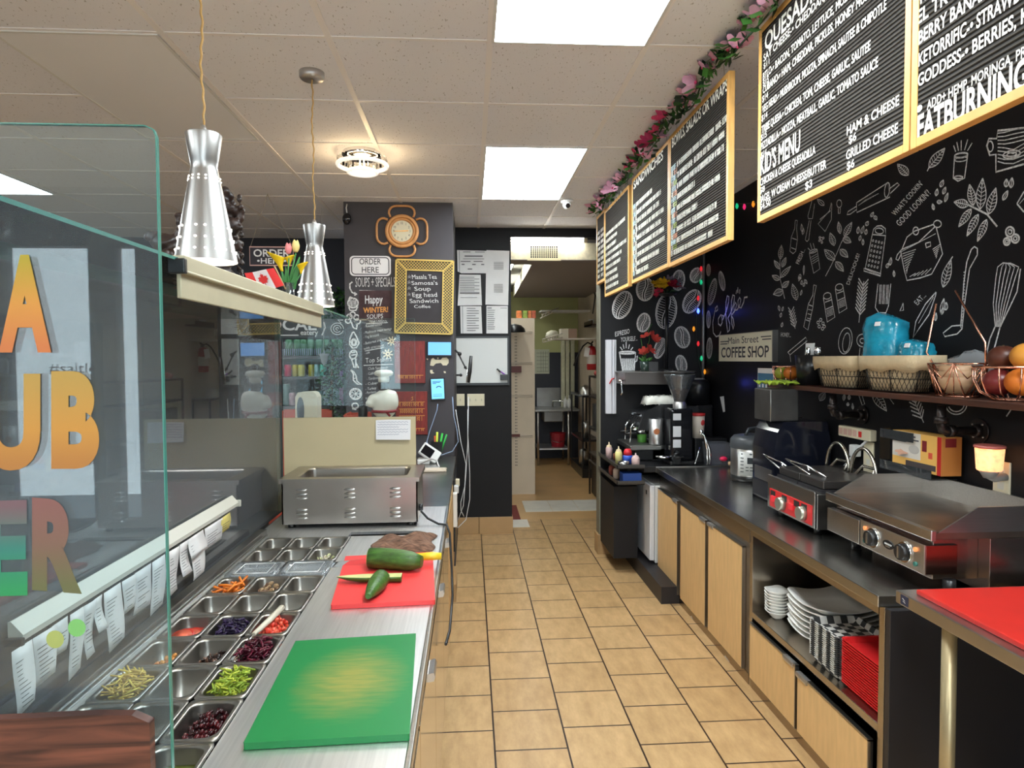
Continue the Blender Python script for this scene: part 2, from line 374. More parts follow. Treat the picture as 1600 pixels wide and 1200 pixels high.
for a in ((1285, 437, 1202, 420, 24), (1312, 440, 1290, 320, 22), (1350, 462, 1365, 285, 28), (1398, 490, 1440, 340, 26), (1300, 460, 1228, 562, 20), (1340, 490, 1275, 615, 20), (1388, 520, 1335, 645, 20)): lf(*a)
cl([(1205, 160), (1198, 285), (1225, 302), (1262, 285), (1280, 150)]); el(1243, 155, 38, 13, -8, .007); el(1243, 178, 36, 12, -8, .004); el(1228, 280, 24, 8)
for a in ((1212, 135, 1200, 100), (1228, 130, 1218, 80), (1243, 128, 1243, 70), (1262, 126, 1280, 65), (1278, 130, 1305, 85)): cl([a[:2], a[2:]], .005)
cl([(1600, 0), (1450, 15), (1445, 60), (1400, 60), (1388, 100), (1405, 155), (1440, 150), (1440, 250), (1600, 205)], .007); el(1408, 105, 16, 30)
for i in range(9): cl([(1450, 30+20*i), (1490, 25+22*i), (1540, 10+24*i if i < 4 or i > 6 else 35+22*i), (1600, 0+22*i)], .004)
el(1530, 150, 50, 22, -10); el(1530, 150, 28, 11, -10); cl([(1560, 430), (1600, 360)]); cl([(1560, 430), (1600, 478)]); cl([(1575, 430), (1600, 400)], .003)
lf(1060, 225, 1150, 115, 26, w=.005); cl([(1050, 245), (1062, 220)]); lf(943, 268, 880, 205, 24)
for a in ((1125, 335, 1142, 295, 10), (1100, 385, 1108, 345, 9), (1140, 375, 1155, 335, 9), (1088, 465, 1080, 430, 7), (1150, 420, 1168, 368, 8), (1105, 420, 1135, 420, 10), (1498, 335, 1500, 290, 12), (1525, 340, 1532, 282, 12), (1480, 410, 1508, 355, 11), (820, 795, 828, 768, 8), (838, 780, 845, 735, 8), (862, 845, 860, 810, 6), (1130, 1060, 1145, 968, 12), (1155, 1035, 1158, 990, 10), (1130, 1060, 1142, 1020, 8), (1097, 1095, 1100, 1050, 7)): lf(*a, fill=False)
lf(1140, 905, 1185, 745, 24); cl([(1185, 745), (1195, 730)])
for a in ((1520, 590, 24, 28), (1550, 628, 22, 24), (1502, 645, 18, 20)): el(*a, 0, .007); el(a[0], a[1], a[2]*.45, a[3]*.45)
cl([(1300, 690), (1275, 760), (1258, 880), (1240, 1130), (1248, 1140), (1262, 1000), (1290, 800), (1335, 720), (1335, 685), (1318, 674), (1300, 690)]); cl([(1250, 1120), (1190, 1125), (1140, 1165), (1150, 1185), (1220, 1170), (1248, 1140)])
for i in range(18): cl([(1256-.6*i, 820+17*i), (1268-.8*i, 818+17*i)], .003)
for k in range(6): cl([(1437+6*k, 1130), (1425+16*k, 1000), (1440+22*k, 850), (1450+24*k, 790), (1480+8*k, 766), (1520, 772)], .004)
cl([(1435, 1130), (1405, 1200), (1385, 1290)], .006); cl([(1465, 1125), (1440, 1220), (1420, 1290)], .006); cl([(1580, 800), (1560, 930), (1470, 1120)], .005)
cl([(770, 885), (755, 1020), (775, 1050), (815, 1050), (830, 1010), (843, 885)], .006)
for k in range(3): cl([(782+20*k, 890), (778+19*k, 1000)], .006); cl([(790+20*k, 890), (786+19*k, 1000)], .005)
cl([(1100, 932), (1040, 1000), (985, 1100), (970, 1190), (1010, 1130), (1060, 1060), (1098, 950), (1100, 932)]); cl([(1085, 960), (1000, 1110)], .003); cl([(913, 995), (895, 1040), (915, 1035), (913, 995)])
cl([(662, 1105), (672, 1000), (690, 870)], .006)
for i in range(9):
    t_ = i/9; x, y = 668+20*t_, 1060-185*t_
    cl([(x, y), (x-26, y-42)], .007); cl([(x, y), (x+30, y-36)], .007)
for cx, cy in ((490, 1020), (558, 970)):
    cl([(cx-30, cy-55), (cx-8, cy+82), (cx+35, cy+55), (cx+12, cy-75)], .006); el(cx-8, cy-66, 22, 18, -20); cl([(cx-20, cy-30), (cx+18, cy-45)]); cl([(cx-15, cy+10), (cx+25, cy-8)])
    for i in range(5): cl([(cx-12+i, cy+20+8*i), (cx+22+i, cy+5+8*i)], .003)
cl([(405, 892), (400, 950), (375, 1000), (348, 1130), (372, 1148), (400, 1020), (408, 955), (420, 895), (405, 892)]); cl([(378, 1005), (398, 1012)]); cl([(360, 1090), (385, 1098)])
for i in range(3): cl([(368+3*i, 1080-25*i), (390+3*i, 1086-25*i)], .004)
for x, y in ((430, 1105), (445, 1090), (458, 1110), (436, 1128), (455, 1140), (465, 1128)): el(x, y, 7, 8)
cl([(300, 1140), (275, 1040)])
for i in range(6): cl([(298-4*i, 1130-17*i), (275-3*i, 1110-18*i)], .007); cl([(298-4*i, 1130-17*i), (308-3*i, 1095-16*i)], .007)
for a in ((205, 1010, 212, 1040, 6), (225, 1040, 232, 1015, 5), (215, 1075, 222, 1050, 6), (222, 1130, 228, 1105, 6)): lf(*a, fill=False)
# lower part of the mural, around the shelf
def q2(u, v): return (1160+u/3.636, 450+v/3.636)
def cl2(pts, w=.005): chalk_line(wr, [q2(*p) for p in pts], w, x=DR)
cl2([(258, 365), (360, 280), (368, 300), (270, 380), (258, 365)]); cl2([(270, 380), (275, 420)]); cl2([(360, 300), (360, 380)])
cl2(ell(585, 300, 38, 75, 8)); cl2(ell(590, 310, 20, 55, 8)); cl2(ell(682, 298, 32, 36)); cl2(ell(682, 300, 14, 14)); cl2([(668, 340), (660, 420)]); cl2([(695, 340), (690, 420)])
for a in ((440, 640, 470, 590, 18), (740, 590, 820, 700, 26), (575, 640, 580, 600, 8), (605, 635, 608, 605, 8), (598, 670, 600, 650, 8), (628, 690, 625, 655, 6)): leaf(wr, *q2(*a[:2]), *q2(*a[2:4]), a[4]/3.636, .004, x=DR)
cl2([(655, 590), (680, 665), (695, 660), (672, 582)]); cl2([(1030, 765), (985, 660), (970, 600)])
for i in range(6): cl2([(1020-9*i, 740-22*i), (965-6*i, 720-24*i)], .006); cl2([(1020-9*i, 740-22*i), (1030-7*i, 690-18*i)], .006)
cl2(ell(1215, 660, 60, 58, 0, 16, -20, 160)); cl2(ell(1215, 660, 45, 42, 0, 16, -20, 160)); cl2([(1500, 730), (1560, 640)]); cl2([(810, 590), (860, 660)], .003)
ST('wall_right', wr, [wallblack, chalk])
# ---- facing wall with coffee beans
wf = B().box(1.083, WX, FY, FY+.12, 0, CH)
wf.box(1.073, 1.083, FY-.005, FY+.125, 0, CH, 2)
DF = FY-.0015
def q4(u, v): return (920+u/5, 420+v/5)
def bn(u, v, rx, ry, a): bean(wf, *q4(u, v), rx/5, ry/5, a, .009, y=DF)
for a in ((262, 283, 70, 112, 22), (440, 160, 68, 90, 4), (428, 420, 50, 74, 12), (605, 330, 80, 138, 8), (840, 50, 46, 60, 25), (805, 255, 62, 98, 28), (730, 535, 58, 84, -14), (555, 620, 40, 82, 18), (722, 745, 42, 70, -12), (700, 90, 48, 80, 8)): bn(*a)
text_px(wf, 'ESPRESSO', q4(205, 530), q4(318, 505), 38/5, 1, up=(0, -1), y=DF); text_px(wf, 'YOURSELF...', q4(250, 570), q4(380, 560), 36/5, 1, up=(0, -1), y=DF)
def cf(pts, w=.009): chalk_line(wf, [q4(*p) for p in pts], w, y=DF)
cf([(240, 660), (265, 800), (355, 800), (365, 655), (240, 660)]); cf(ell(300, 655, 62, 10), .012); cf([(362, 690), (380, 680), (375, 720), (355, 730)])
for i in range(14): cf([(258+8*i, 700), (268+6*i, 795)], .005)
for a in ((262, 635, 245, 610), (275, 625, 268, 590), (292, 620, 292, 570), (310, 625, 318, 590), (328, 635, 345, 612)): cf([a[:2], a[2:]], .007)
edge_grey = M('corner_trim', srgb(120, 116, 100), .5)
ST('wall_facing', wf, [wallblack, chalk, edge_grey])
# side-wall part beyond the corner (beans and the word Coffee)
wc = B()
def q5(pts): return [q4(*p) for p in pts]
for u, v, rx, ry, a in ((965, 180, 28, 105, 12), (1040, 95, 22, 75, -10), (935, 10, 16, 45, 0), (935, 395, 16, 66, 0), (942, 620, 22, 80, 2)): bean(wc, *q4(u, v), rx/5, ry/5, a, .009, x=DR)
for pts in ([(1000, 290), (985, 330), (968, 420), (972, 500), (995, 530), (1020, 520), (1032, 490)], [(985, 310), (1005, 290), (1008, 320), (990, 335)],
            [(1030, 360), (1012, 390), (1012, 430), (1030, 445), (1042, 420), (1040, 380), (1030, 360), (1055, 370)],
            [(1045, 400), (1075, 330), (1092, 260), (1095, 220), (1082, 210), (1072, 260), (1070, 350), (1078, 440), (1085, 495), (1098, 480), (1102, 430), (1085, 380)],
            [(1085, 390), (1115, 330), (1135, 260), (1138, 210), (1125, 205), (1115, 250), (1112, 340), (1118, 430), (1128, 470), (1135, 440), (1128, 390), (1115, 370)],
            [(1118, 360), (1145, 320), (1155, 280), (1146, 262), (1133, 290), (1136, 325), (1160, 320), (1180, 280), (1188, 240), (1178, 225), (1165, 250), (1168, 300), (1190, 305), (1210, 260), (1215, 225), (1240, 220)],
            [(1150, 195), (1158, 165)], [(1165, 190), (1164, 145)], [(1178, 195), (1180, 160)]):
    chalk_line(wc, q5(pts), .012, mi=0, x=DR-.001)
o = wc.build('chalk_lettering', chalk, parent=bpy.data.objects['wall_right']); o['kind'] = 'structure'
# ---- pillar with chalk menu
wp = B().box(-.965, -.127, PY, BY, 0, CH)
DP = PY-.0015
def q6(u, v): return (540+u/8.889, 400+v/8.889)
def cp(pts, w=.011, mi=1): chalk_line(wp, pts, w, mi=mi, y=DP)
text_px(wp, 'SOUPS + SPECIALS', q6(135, 430), q6(690, 425), 15, 1, up=(0, -1), y=DP)
cp([q6(*p) for p in ((95, 360), (60, 385), (60, 450), (90, 505), (140, 530))]); cp([q6(*p) for p in ((120, 548), (155, 530), (120, 505))])
dusty = M('smudged_chalk', srgb(70, 50, 52), .9, noise=.3, nscale=14)
wp.poly([P(*q6(*p), y=DP-.0003) for p in ((185, 480), (185, 890), (640, 890), (640, 480))], 4)
cp([q6(*p) for p in ((190, 485), (640, 500))], .014)
text_px(wp, 'Happy', q6(270, 660), q6(515, 655), 12.5, 1, .02, up=(0, -1), y=DP-.001)
text_px(wp, 'WINTER!', q6(245, 790), q6(590, 775), 8, 2, .03, up=(0, -1), y=DP-.001)
text_px(wp, 'SOUPS', q6(295, 875), q6(520, 862), 7, 1, up=(0, -1), y=DP-.001)
def sun(cx, cy, r0, r1, half=False):
    cp(ell(cx, cy, r0, r0, n=10), .012, 3)
    for k in range(8):
        a = k*math.pi/4+.2; cp([(cx+r0*1.5*math.cos(a), cy+r0*1.5*math.sin(a)), (cx+r1*math.cos(a), cy+r1*math.sin(a))], .009, 3)
sun(605, 471.5, 1.8, 6); sun(612, 533, 2.4, 7.5); sun(606, 553, 2.6, 8)
for s_, a, b_, h in (('VEGETARIAN', (576, 503.5), (604, 503), 4), ('- Roasted tomato', (569, 512), (597, 508), 4), ('- Mushroom cream sausage', (568, 522), (612, 515), 4.2), ('- Veg broccoli', (568, 529), (592, 525), 4.2), ('- Butternut and lentil', (568, 539), (605, 531), 4.4), ('with croissant', (568, 547), (600, 541), 4.2), ('- side', (570, 554), (578, 552), 4), ('crostini', (596, 552), (607, 549), 4),
                     ('Top Sellers', (571, 567), (612, 564), 7.5), ('Club Sandwich', (575, 578), (606, 576), 4.2), ('- California', (573, 586), (592, 584), 4.2), ('- Tandoori', (573, 594), (592, 592), 4.2), ('- Cuban', (571, 602), (590, 600), 4.2), ('- Turkey', (571, 610), (588, 608), 4.2), ('- Porchetta', (571, 616), (588, 614), 4.2), ('tacos', (571, 624), (586, 622), 4.2)):
    text_px(wp, s_, a, b_, h, 1, up=(0, -1), y=DP)
cp([(568, 571), (614, 569)], .006); cp([(570, 548.5), (600, 543)], .006); cp([(572, 506), (606, 504)], .006)
# vegetables down the left side
cp(ell(551.5, 473.5, 8, 7.5)); cp([(545, 480), (547, 485), (556, 485), (559, 479)])
for k in range(5): cp([(547+2.2*k, 469), (546.5+2.4*k, 479)], .006)
cp([(545, 468), (547, 464), (552, 466), (553, 468)])
for c in ((546, 495), (551, 491.5), (557, 496), (544, 501), (559, 502)): cp(ell(*c, 4.2, 4.2, n=10))
cp([(549, 503), (552, 512), (557, 514), (558, 508), (554, 502)])
cp([(551, 519), (547, 528), (546, 538), (551, 544), (557, 543), (561, 536), (557, 526), (553, 519), (551, 519)]); cp(ell(553, 535, 3.4, 4.5, n=10), .02)
cp(ell(552, 554, 5.5, 7, 20)); cp([(549, 560), (553, 574), (556, 575), (556, 560)]); cp([(556, 566), (560, 575)]); cp([(549, 551), (555, 550)]); cp([(549, 555), (556, 554)])
cp([(548, 578), (552, 584), (552, 594), (558, 600), (565, 601), (558, 596), (556, 586), (553, 581), (548, 578)]); cp([(552, 586), (556, 585)], .006); cp([(553, 592), (557, 590)], .006)
cp(ell(555.5, 615.5, 9, 8.5)); cp(ell(555.5, 615.5, 7, 6.5), .005)
for k in range(7): cp([(555.5, 615.5), (555.5+6.5*math.cos(k*.9), 615.5+6*math.sin(k*.9))], .006)
cp(ell(555, 634, 5, 4.2, n=12)); cp([(551, 636), (551, 639), (556, 640), (557, 636)])
# bare plaster patches where fittings were torn off
patch = M('bare_plaster', srgb(214, 206, 180), .8)
for pts in (((674, 561), (677, 559), (680, 562), (689, 562), (691, 559), (698, 558.5), (701, 562), (701, 567), (698, 571), (692, 571), (689, 567), (681, 568), (677, 572), (672, 571), (673, 565)), ((672, 578), (676, 578), (676, 581), (679, 583), (674, 584), (672, 582)), ((693, 580), (696, 580), (697, 583), (694, 583)), ((683, 558.5), (685.5, 558.5), (685, 561), (683.5, 561)), ((666.5, 560), (669, 560.5), (668.5, 562.5), (667, 562))):
    wp.poly([P(*p, y=DP) for p in pts], 5)
ST('wall_pillar', wp, [M('pillar_paint', srgb(62, 59, 64), .6, noise=.1, nscale=3), chalk, M('orange_chalk', srgb(214, 150, 80), .9), M('cream_chalk', srgb(230, 214, 180), .9), dusty, patch])
bt = M('base_tile', srgb(176, 140, 96), .4, noise=.1, nscale=5)
# ---- dark wall with the whiteboard, header, kitchen passage
DB = BY-.002
ST('wall_whiteboard', B().box(-.127, .385, BY, BY+.14, 0, CH), wallblack)
t = B().box(-.126, .07, BY-.02, BY, 0, .158).box(.074, .392, BY-.02, BY+.0, 0, .158).box(.386, .392, BY, BY+.14, 0, .158)
ST('baseboard_left', t, bt, bevel=.003)
ST('baseboard_right', B().box(1.062, 1.245, FY-.018, FY-.005, 0, .165).box(1.055, 1.073, FY-.018, FY+.12, 0, .165), bt, bevel=.003)
ST('wall_header', B().box(.385, 1.78, BY, BY+.1, 2.775, CH), wallblack)
beige = M('kitchen_beige', srgb(196, 180, 160), .6, noise=.08, nscale=3)
kdark = M('kitchen_dark', srgb(44, 46, 56), .5); kgreen = M('kitchen_green', srgb(182, 184, 130), .7, noise=.06, nscale=2)
t = B().box(-.6, 2.6, 10.7, 10.8, 0, 1.75, 0).box(-.6, 2.6, 10.7, 10.8, 1.75, 2.8, 1)
ST('wall_kitchen_back', t, [kdark, kgreen])
ST('wall_kitchen_right', B().box(1.78, 1.9, FY+.12, 10.7, 0, 2.8), beige)
ST('wall_kitchen_left', B().box(-.6, -.5, 6.24, 10.7, 0, 2.8).box(-.5, .385, 6.24, 6.3, 0, 2.8), whitew)
ST('ceiling_kitchen', B().box(-.6, 2.6, 6.2, 10.8, 2.742, 2.86), M('kitchen_ceiling', srgb(120, 116, 112), .8))
duct = M('duct_board', srgb(222, 214, 184), .7, noise=.14, nscale=30)
t = B().box(.385, 1.78, 6.2, 6.5, 2.583, 2.742, 0).box(.385, 1.78, 6.2, 6.5, 2.578, 2.583, 1)
t.poly([(.62, 6.5, 2.583), (.62, 6.5, 2.742), (.665, 10.0, 2.742), (.665, 10.0, 2.583)], 0)
t.poly([(.62, 6.5, 2.583), (.665, 10.0, 2.583), (1.78, 10.0, 2.583), (1.78, 6.5, 2.583)], 1).poly([(.665, 10, 2.583), (.665, 10, 2.742), (1.6, 10, 2.742), (1.6, 10, 2.583)], 0)
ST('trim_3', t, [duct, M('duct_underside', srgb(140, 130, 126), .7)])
# ---- customer side and street front
grey = M('customer_wall', srgb(92, 92, 100), .7, noise=.08, nscale=2)
ST('wall_back', B().box(-4.6, -.965, 6.7, 6.8, 0, CH), M('back_wall', srgb(40, 41, 50), .6))
ST('wall_left', B().box(-4.6, -4.5, -3.5, 6.7, 0, CH), grey)
t = B(); op = [(-4.2, -3.45, .5, 2.45), (-3.25, -2.68, .5, 2.45), (-2.5, -2.36, .5, 2.45), (-1.35, -1.05, 1.2, 2.0), (-.5, 1.7, .5, 2.45)]
xs = -4.5
for x0, x1, z0, z1 in op:
    t.box(xs, x0, -3.3, -3.2, 0, CH); t.box(x0, x1, -3.3, -3.2, 0, z0); t.box(x0, x1, -3.3, -3.2, z1, CH); xs = x1
t.box(xs, WX, -3.3, -3.2, 0, CH)
ST('wall_front', t, grey)
for i, (x0, x1, z0, z1) in enumerate(op):
    b = B().box(x0, x1, -3.255, -3.245, z0, z1)
    ST('door_1' if i == 3 else 'window_%d' % (i+1 if i < 3 else i), b, glass)
b = B()
text(b, '#saltlove', (-2.99, -3.24, 1.56), (1, 0, 0), (0, 0, 1), .07, width=.45)
o = b.build('window_lettering', ink, parent=bpy.data.objects['window_2']); o['kind'] = 'structure'
# ================================================================ CEILING
lit = M('light_diffuser', (.88, .965, 1.0), .5, emit=PANEL_W); frame_w = M('light_frame', (.75, .75, .73), .5)
def panel(x0, x1, y0, y1, label, mat=lit, group=None):
    t = T('ceiling_light', label, 'ceiling light', ((x0+x1)/2, (y0+y1)/2, CH), group=group)
    hx, hy = (x1-x0)/2, (y1-y0)/2
    b = B()
    for a in ((-hx-.012, -hx, -hy-.012, hy+.012), (hx, hx+.012, -hy-.012, hy+.012), (-hx, hx, -hy-.012, -hy), (-hx, hx, hy, hy+.012)): b.box(*a, -.007, -.0005)
    b.build('frame', frame_w, t); B().box(-hx, hx, -hy, hy, -.005, -.001).build('diffuser', mat, t)
    return t
panel(.103, .683, 3.787, 5.0, 'bright rectangular ceiling panel nearer the clock pillar')
panel(.103, .683, 1.33, 2.543, 'bright rectangular ceiling panel over the aisle nearest the camera')
panel(-1.745, -1.165, 2.57, 3.72, 'unlit smooth pale ceiling panel above the glass counter', M('diffuser_off', (.93, .93, .94), .3))
for x, y, l_ in ((.103, -1.15, 'added unseen ceiling panel over the shop entrance'), (-3.0, .2, 'added unseen ceiling panel over the near dining area'), (-3.6, 3.8, 'added unseen ceiling panel at the far left of the dining area'), (.103, -2.9, 'added unseen ceiling panel by the street window'), (-2.35, -1.5, 'added unseen ceiling panel behind the camera by the door'), (1.3, .1, 'added unseen ceiling panel behind the menu boards'), (-3.6, -1.5, 'added unseen ceiling panel in the far street corner')):  # out-of-view panels added to brighten the room and its ceiling
    panel(x, x+.58, y, y+1.2, l_)
def pendant(x, y, ztop, label, rod=True, s=1.0):
    """double-cone brushed shade on a twisted cord"""
    t = T('pendant_lamp', label, 'pendant lamp', (x, y, 0))
    zb = ztop-.345*s
    prof = [(.046, ztop), (.047, ztop-.004), (.036, ztop-.075*s), (.0335, ztop-.088*s), (.036, ztop-.1*s), (.0805*s, zb)]; lin = [(.079*s, zb+.0005), (.0345, ztop-.1*s), (.031, ztop-.088*s), (.034, ztop-.07*s), (.044, ztop-.003), (.001, ztop-.003)]
    B().lathe(lin, n=40).build('added_lining', M('lining_white', (.9, .88, .82), .5), t)  # lining added so the bulb brightens the inside of the shade
    sh = B().lathe(prof, n=40, caps=False).build('shade', M('shade_metal', (.4, .395, .385), .36, 1), t)
    for zf, n, r in ((.16, 14, .0028), (.19, 14, .0028), (.74, 18, .0036), (.83, 18, .0036), (.92, 18, .0036)):
        z = ztop-.345*s*zf if zf > .5 else ztop-.1*s-(zf-.1)*.3*s
        rr = .036+(.0805*s-.036)*((ztop-.1*s-z)/(ztop-.1*s-zb))
        h = B()
        for k in range(n):
            a = 2*math.pi*(k+.5)/n
            h.sph((rr*math.cos(a), rr*math.sin(a), z), (r*1.1, r*1.1, r*.9), 8, 4)
        h.build('hole_ring', M('lamp_glow', (1, .93, .8), .5, emit=3), t)
    B().sph((0, 0, zb+.09*s), (.028, .028, .04), 16, 10).build('bulb', M('lamp_bulb', (1, .9, .72), .5, emit=45), t)
    c = B().lathe([(.012, ztop-.001), (.010, ztop+.012), (.004, ztop+.025)], n=12, caps=True)
    c.build('cord_cap', alu, t)
    pts = [(.0015*math.sin(k*1.1)+.003*math.sin(k*.23), .0015*math.cos(k*1.1), ztop+.02+(CH-.03-ztop-.02)*k/70) for k in range(71)]
    B().tube(pts, .0032, 6).build('cord', M('gold_cord', srgb(186, 146, 84), .6), t)
    m = B().lathe([(.0, CH), (.052, CH), (.052, CH-.022), (.046, CH-.03), (.006, CH-.03)], n=28); m.build('ceiling_rose', alu, t)
    return t
p2_ = P(491, 352, y=2.864); pendant(p2_.x, p2_.y, p2_.z, 'smaller-looking silver cone pendant lamp hanging in front of the clock pillar')
p1_ = P(318, 210, y=1.85); pendant(p1_.x, p1_.y, p1_.z, 'nearest silver cone pendant lamp over the glass shelf rail')
# crystal flush light
c = P(566, 238, z=CH)
t = T('flush_light', 'round tiered crystal ceiling light glowing warm white', 'ceiling light', (c.x, c.y, CH))
B().lathe([(.0, 0), (.11, 0), (.11, -.03), (.0, -.03)], n=40).build('mirror_base', chrome, t)
cry = M('lit_crystal', (1, .93, .82), .2, emit=.6)
B().torus((0, 0, -.075), .142, .012, n=40).build('upper_ring', cry, t); B().torus((0, 0, -.115), .082, .011, n=32).build('lower_ring', cry, t)
b = B()
for k in range(36):
    a = 2*math.pi*k/36; b.obox((.142*math.cos(a), .142*math.sin(a), -.045), (.012, .006, .02), (0, 0, a))
b.build('crystal_drops', glass_mat('crystal', (.9, .9, .9)), t)
b = B()
for k in range(24):
    a = 2*math.pi*k/24; b.obox((.084*math.cos(a), .084*math.sin(a), -.085), (.01, .005, .05), (0, 0, a))
b.build('inner_drops', glass_mat('crystal', (.9, .9, .9)), t)
B().lathe([(.001, -.1), (.06, -.1), (.06, -.106), (.001, -.106)], n=28).build('lamp_core', M('core', (1, .9, .72), .5, emit=1.3), t)
l = bpy.data.lights.new('flush_glow', 'POINT'); l.energy = 7; l.color = (1, .72, .38); l.shadow_soft_size = .03; o = bpy.data.objects.new('flush_glow', l); COL.objects.link(o); o.parent = t; o.location = (0, 0, -.062)
def small_cam(px, py, y, mat, label):
    c = P(px, py, z=CH); t = T('security_camera', label, 'security camera', (c.x, c.y, CH))
    B().lathe([(.001, 0), (.048, 0), (.048, -.022), (.04, -.03), (.001, -.03)], n=24).build('mount', mat, t)
    B().sph((0, -.012, -.042), (.036, .036, .036)).build('ball', mat, t)
    B().cyl((0, -.038, -.052), (0, -.05, -.058), .018, .017).build('lens', blackg, t)
small_cam(886, 312, 5, white, 'white dome security camera under the ceiling near the far boards')
# wall speaker/light hook at the pillar's top left corner
c = P(543, 340, y=PY); t = T('spot_lamp', 'small dark round lamp at the top left of the clock pillar', 'lamp', (c.x, c.y-.001, c.z))
B().sph((0, -.03, -.015), (.034, .03, .045)).build('body', blackg, t); B().tube([(0, -.02, .03), (-.005, -.02, .07), (.0, -.01, .1)], .005, 6).build('hook', white, t)
# ================================================================ MENU BOARDS
felt = M('black_felt', srgb(52, 46, 40), .9); felt.node_tree.nodes['Principled BSDF']
def felt_mat():
    nt = felt.node_tree; L = nt.links; b = nt.nodes['Principled BSDF']
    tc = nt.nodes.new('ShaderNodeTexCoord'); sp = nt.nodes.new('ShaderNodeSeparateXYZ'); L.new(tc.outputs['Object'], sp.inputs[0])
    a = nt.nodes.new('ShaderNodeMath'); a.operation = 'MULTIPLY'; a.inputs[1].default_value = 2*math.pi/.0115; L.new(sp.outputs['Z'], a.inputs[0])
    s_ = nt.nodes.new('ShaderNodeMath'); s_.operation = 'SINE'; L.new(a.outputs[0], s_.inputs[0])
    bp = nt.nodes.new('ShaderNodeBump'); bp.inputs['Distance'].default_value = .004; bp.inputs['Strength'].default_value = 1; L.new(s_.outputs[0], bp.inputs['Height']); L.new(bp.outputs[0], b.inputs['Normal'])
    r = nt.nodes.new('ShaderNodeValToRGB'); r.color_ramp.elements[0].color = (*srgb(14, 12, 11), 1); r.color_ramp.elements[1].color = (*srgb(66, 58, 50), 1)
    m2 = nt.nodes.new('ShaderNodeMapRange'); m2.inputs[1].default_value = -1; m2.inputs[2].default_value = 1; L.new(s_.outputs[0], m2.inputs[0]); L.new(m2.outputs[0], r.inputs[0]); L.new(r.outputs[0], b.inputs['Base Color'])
felt_mat()
BX = 1.05
pinkl, orangel, cyanl = M('letter_orange', srgb(226, 150, 110), .5), M('letter_green', srgb(170, 190, 80), .5), M('letter_pale_blue', srgb(200, 226, 230), .5)
def board(y0, y1, z0, z1, label, fill):
    t = T('menu_board', label, 'menu board', (BX, (y0+y1)/2, z0), group=None)
    h = (y1-y0)/2; H_ = z1-z0; f = .022
    fr = B()
    for a in ((-h, -h+f, 0, H_), (h-f, h, 0, H_), (-h+f, h-f, 0, f), (-h+f, h-f, H_-f, H_)): fr.box(0, .026, a[0], a[1], a[2], a[3])
    fr.build('frame', oak, t, bevel=.0015)
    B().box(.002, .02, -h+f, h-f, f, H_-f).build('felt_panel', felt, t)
    org = Vector((BX, (y0+y1)/2, z0)); fill(org, t)
    b = B()
    for s_ in (-1, 1): b.tube([(.013, s_*h*.8, H_), (.013, s_*h*.78, CH-z0)], .0018, 5)
    b.build('hanging_wire', M('wire', (.5, .5, .5), .4, 1), t)
    return t
LM = [letter, pinkl, orangel, cyanl]
def bt_(lb, t, s, p0, x1, h, bold=.0, mi=0):
    """a row of letters: p0 = left end of the baseline in the photo, x1 = right end column, h = height in px at the left end"""
    a = P(*p0, x=BX+.001); lo, hi = .3, 6.5
    for _ in range(40):
        m_ = (lo+hi)/2
        if proj((BX+.001, m_, a.z))[0] > x1: lo = m_
        else: hi = m_
    b = B(); text(b, s, Vector((BX+.001, a.y, a.z))-lb, (0, -1, 0), (0, 0, 1), h*a.y/F*1.02, width=max(.02, a.y-lo), mi=mi, bold=bold); b.build('letter_row', LM, t)
def fill_e(lb, t):
    for s, p, x1, h in (('QUESADILLAS', (1195, 80), 1318, 25), ("KID'S MENU", (1188, 274), 1250, 28)): bt_(lb, t, s, p, x1, h, .022)
    rows = [('SAY CHEESE-• CHEDDAR, MOZZA, HERBS', (1193, 97), 1375, 11), ('$11', (1193, 108), 1202, 8), ('BTLO-• BACON, TOMATO, LETTUCE, MOZZA, HERBS', (1192, 126), 1370, 11), ('$15', (1192, 135), 1201, 8),
            ('CUBANO-• HAM, CHEDDAR, PICKLES, HONEY MUSTARD', (1192, 147), 1382, 11), ('$14', (1191, 160), 1200, 9), ('VEG HEAD-• MUSHROOM, MOZZA, SPINACH, SAUTEE & CHIPOTLE', (1191, 177), 1385, 11), ('$14', (1190, 190), 1199, 9),
            ('TRIBE QUESA-• CHICKEN, TOM, CHEESE, GARLIC, SAUTEE', (1190, 209), 1360, 11), ('$15', (1189, 220), 1198, 9), ('PIZZADILLA-• MOZZA, MEATBALL, GARLIC, TOMATO SAUCE', (1189, 235), 1372, 11), ('$16', (1189, 248), 1198, 9),
            ('CHICKEN & CHEESE QUESADILLA', (1188, 291), 1274, 11), ('$8', (1187, 303), 1195, 9), ('BAGEL W CREAM CHEESE/BUTTER', (1187, 318), 1291, 11), ('$4.50', (1187, 329), 1204, 10), ('$3', (1258, 297), 1269, 12),
            ('HAM & CHEESE', (1323, 212), 1405, 14), ('$6', (1326, 225), 1338, 12), ('GRILLED CHEESE', (1322, 250), 1403, 14), ('$6', (1323, 266), 1335, 12)]
    for s, p, x1, h in rows: bt_(lb, t, s, p, x1, h, .018)
def fill_f(lb, t):
    for s, p, x1, h in (('TROPICAL', (1434, 9), 1520, 22), ('EL TROPICAL', (1433, 39), 1560, 21), ('BERRY BANANA', (1435, 70), 1560, 20), ('KETORRIFIC-• STRAWBERRY', (1435, 104), 1640, 20), ('GODDESS-• BERRIES, KALE', (1434, 136), 1645, 19), ('ADD+ HEMP, MORINGA, PROTEIN', (1448, 172), 1650, 14)): bt_(lb, t, s, p, x1, h, .02)
    bt_(lb, t, 'FATBURNING', (1433, 220), 1607, 38, .03); bt_(lb, t, '●', (1431, 178), 1441, 10)
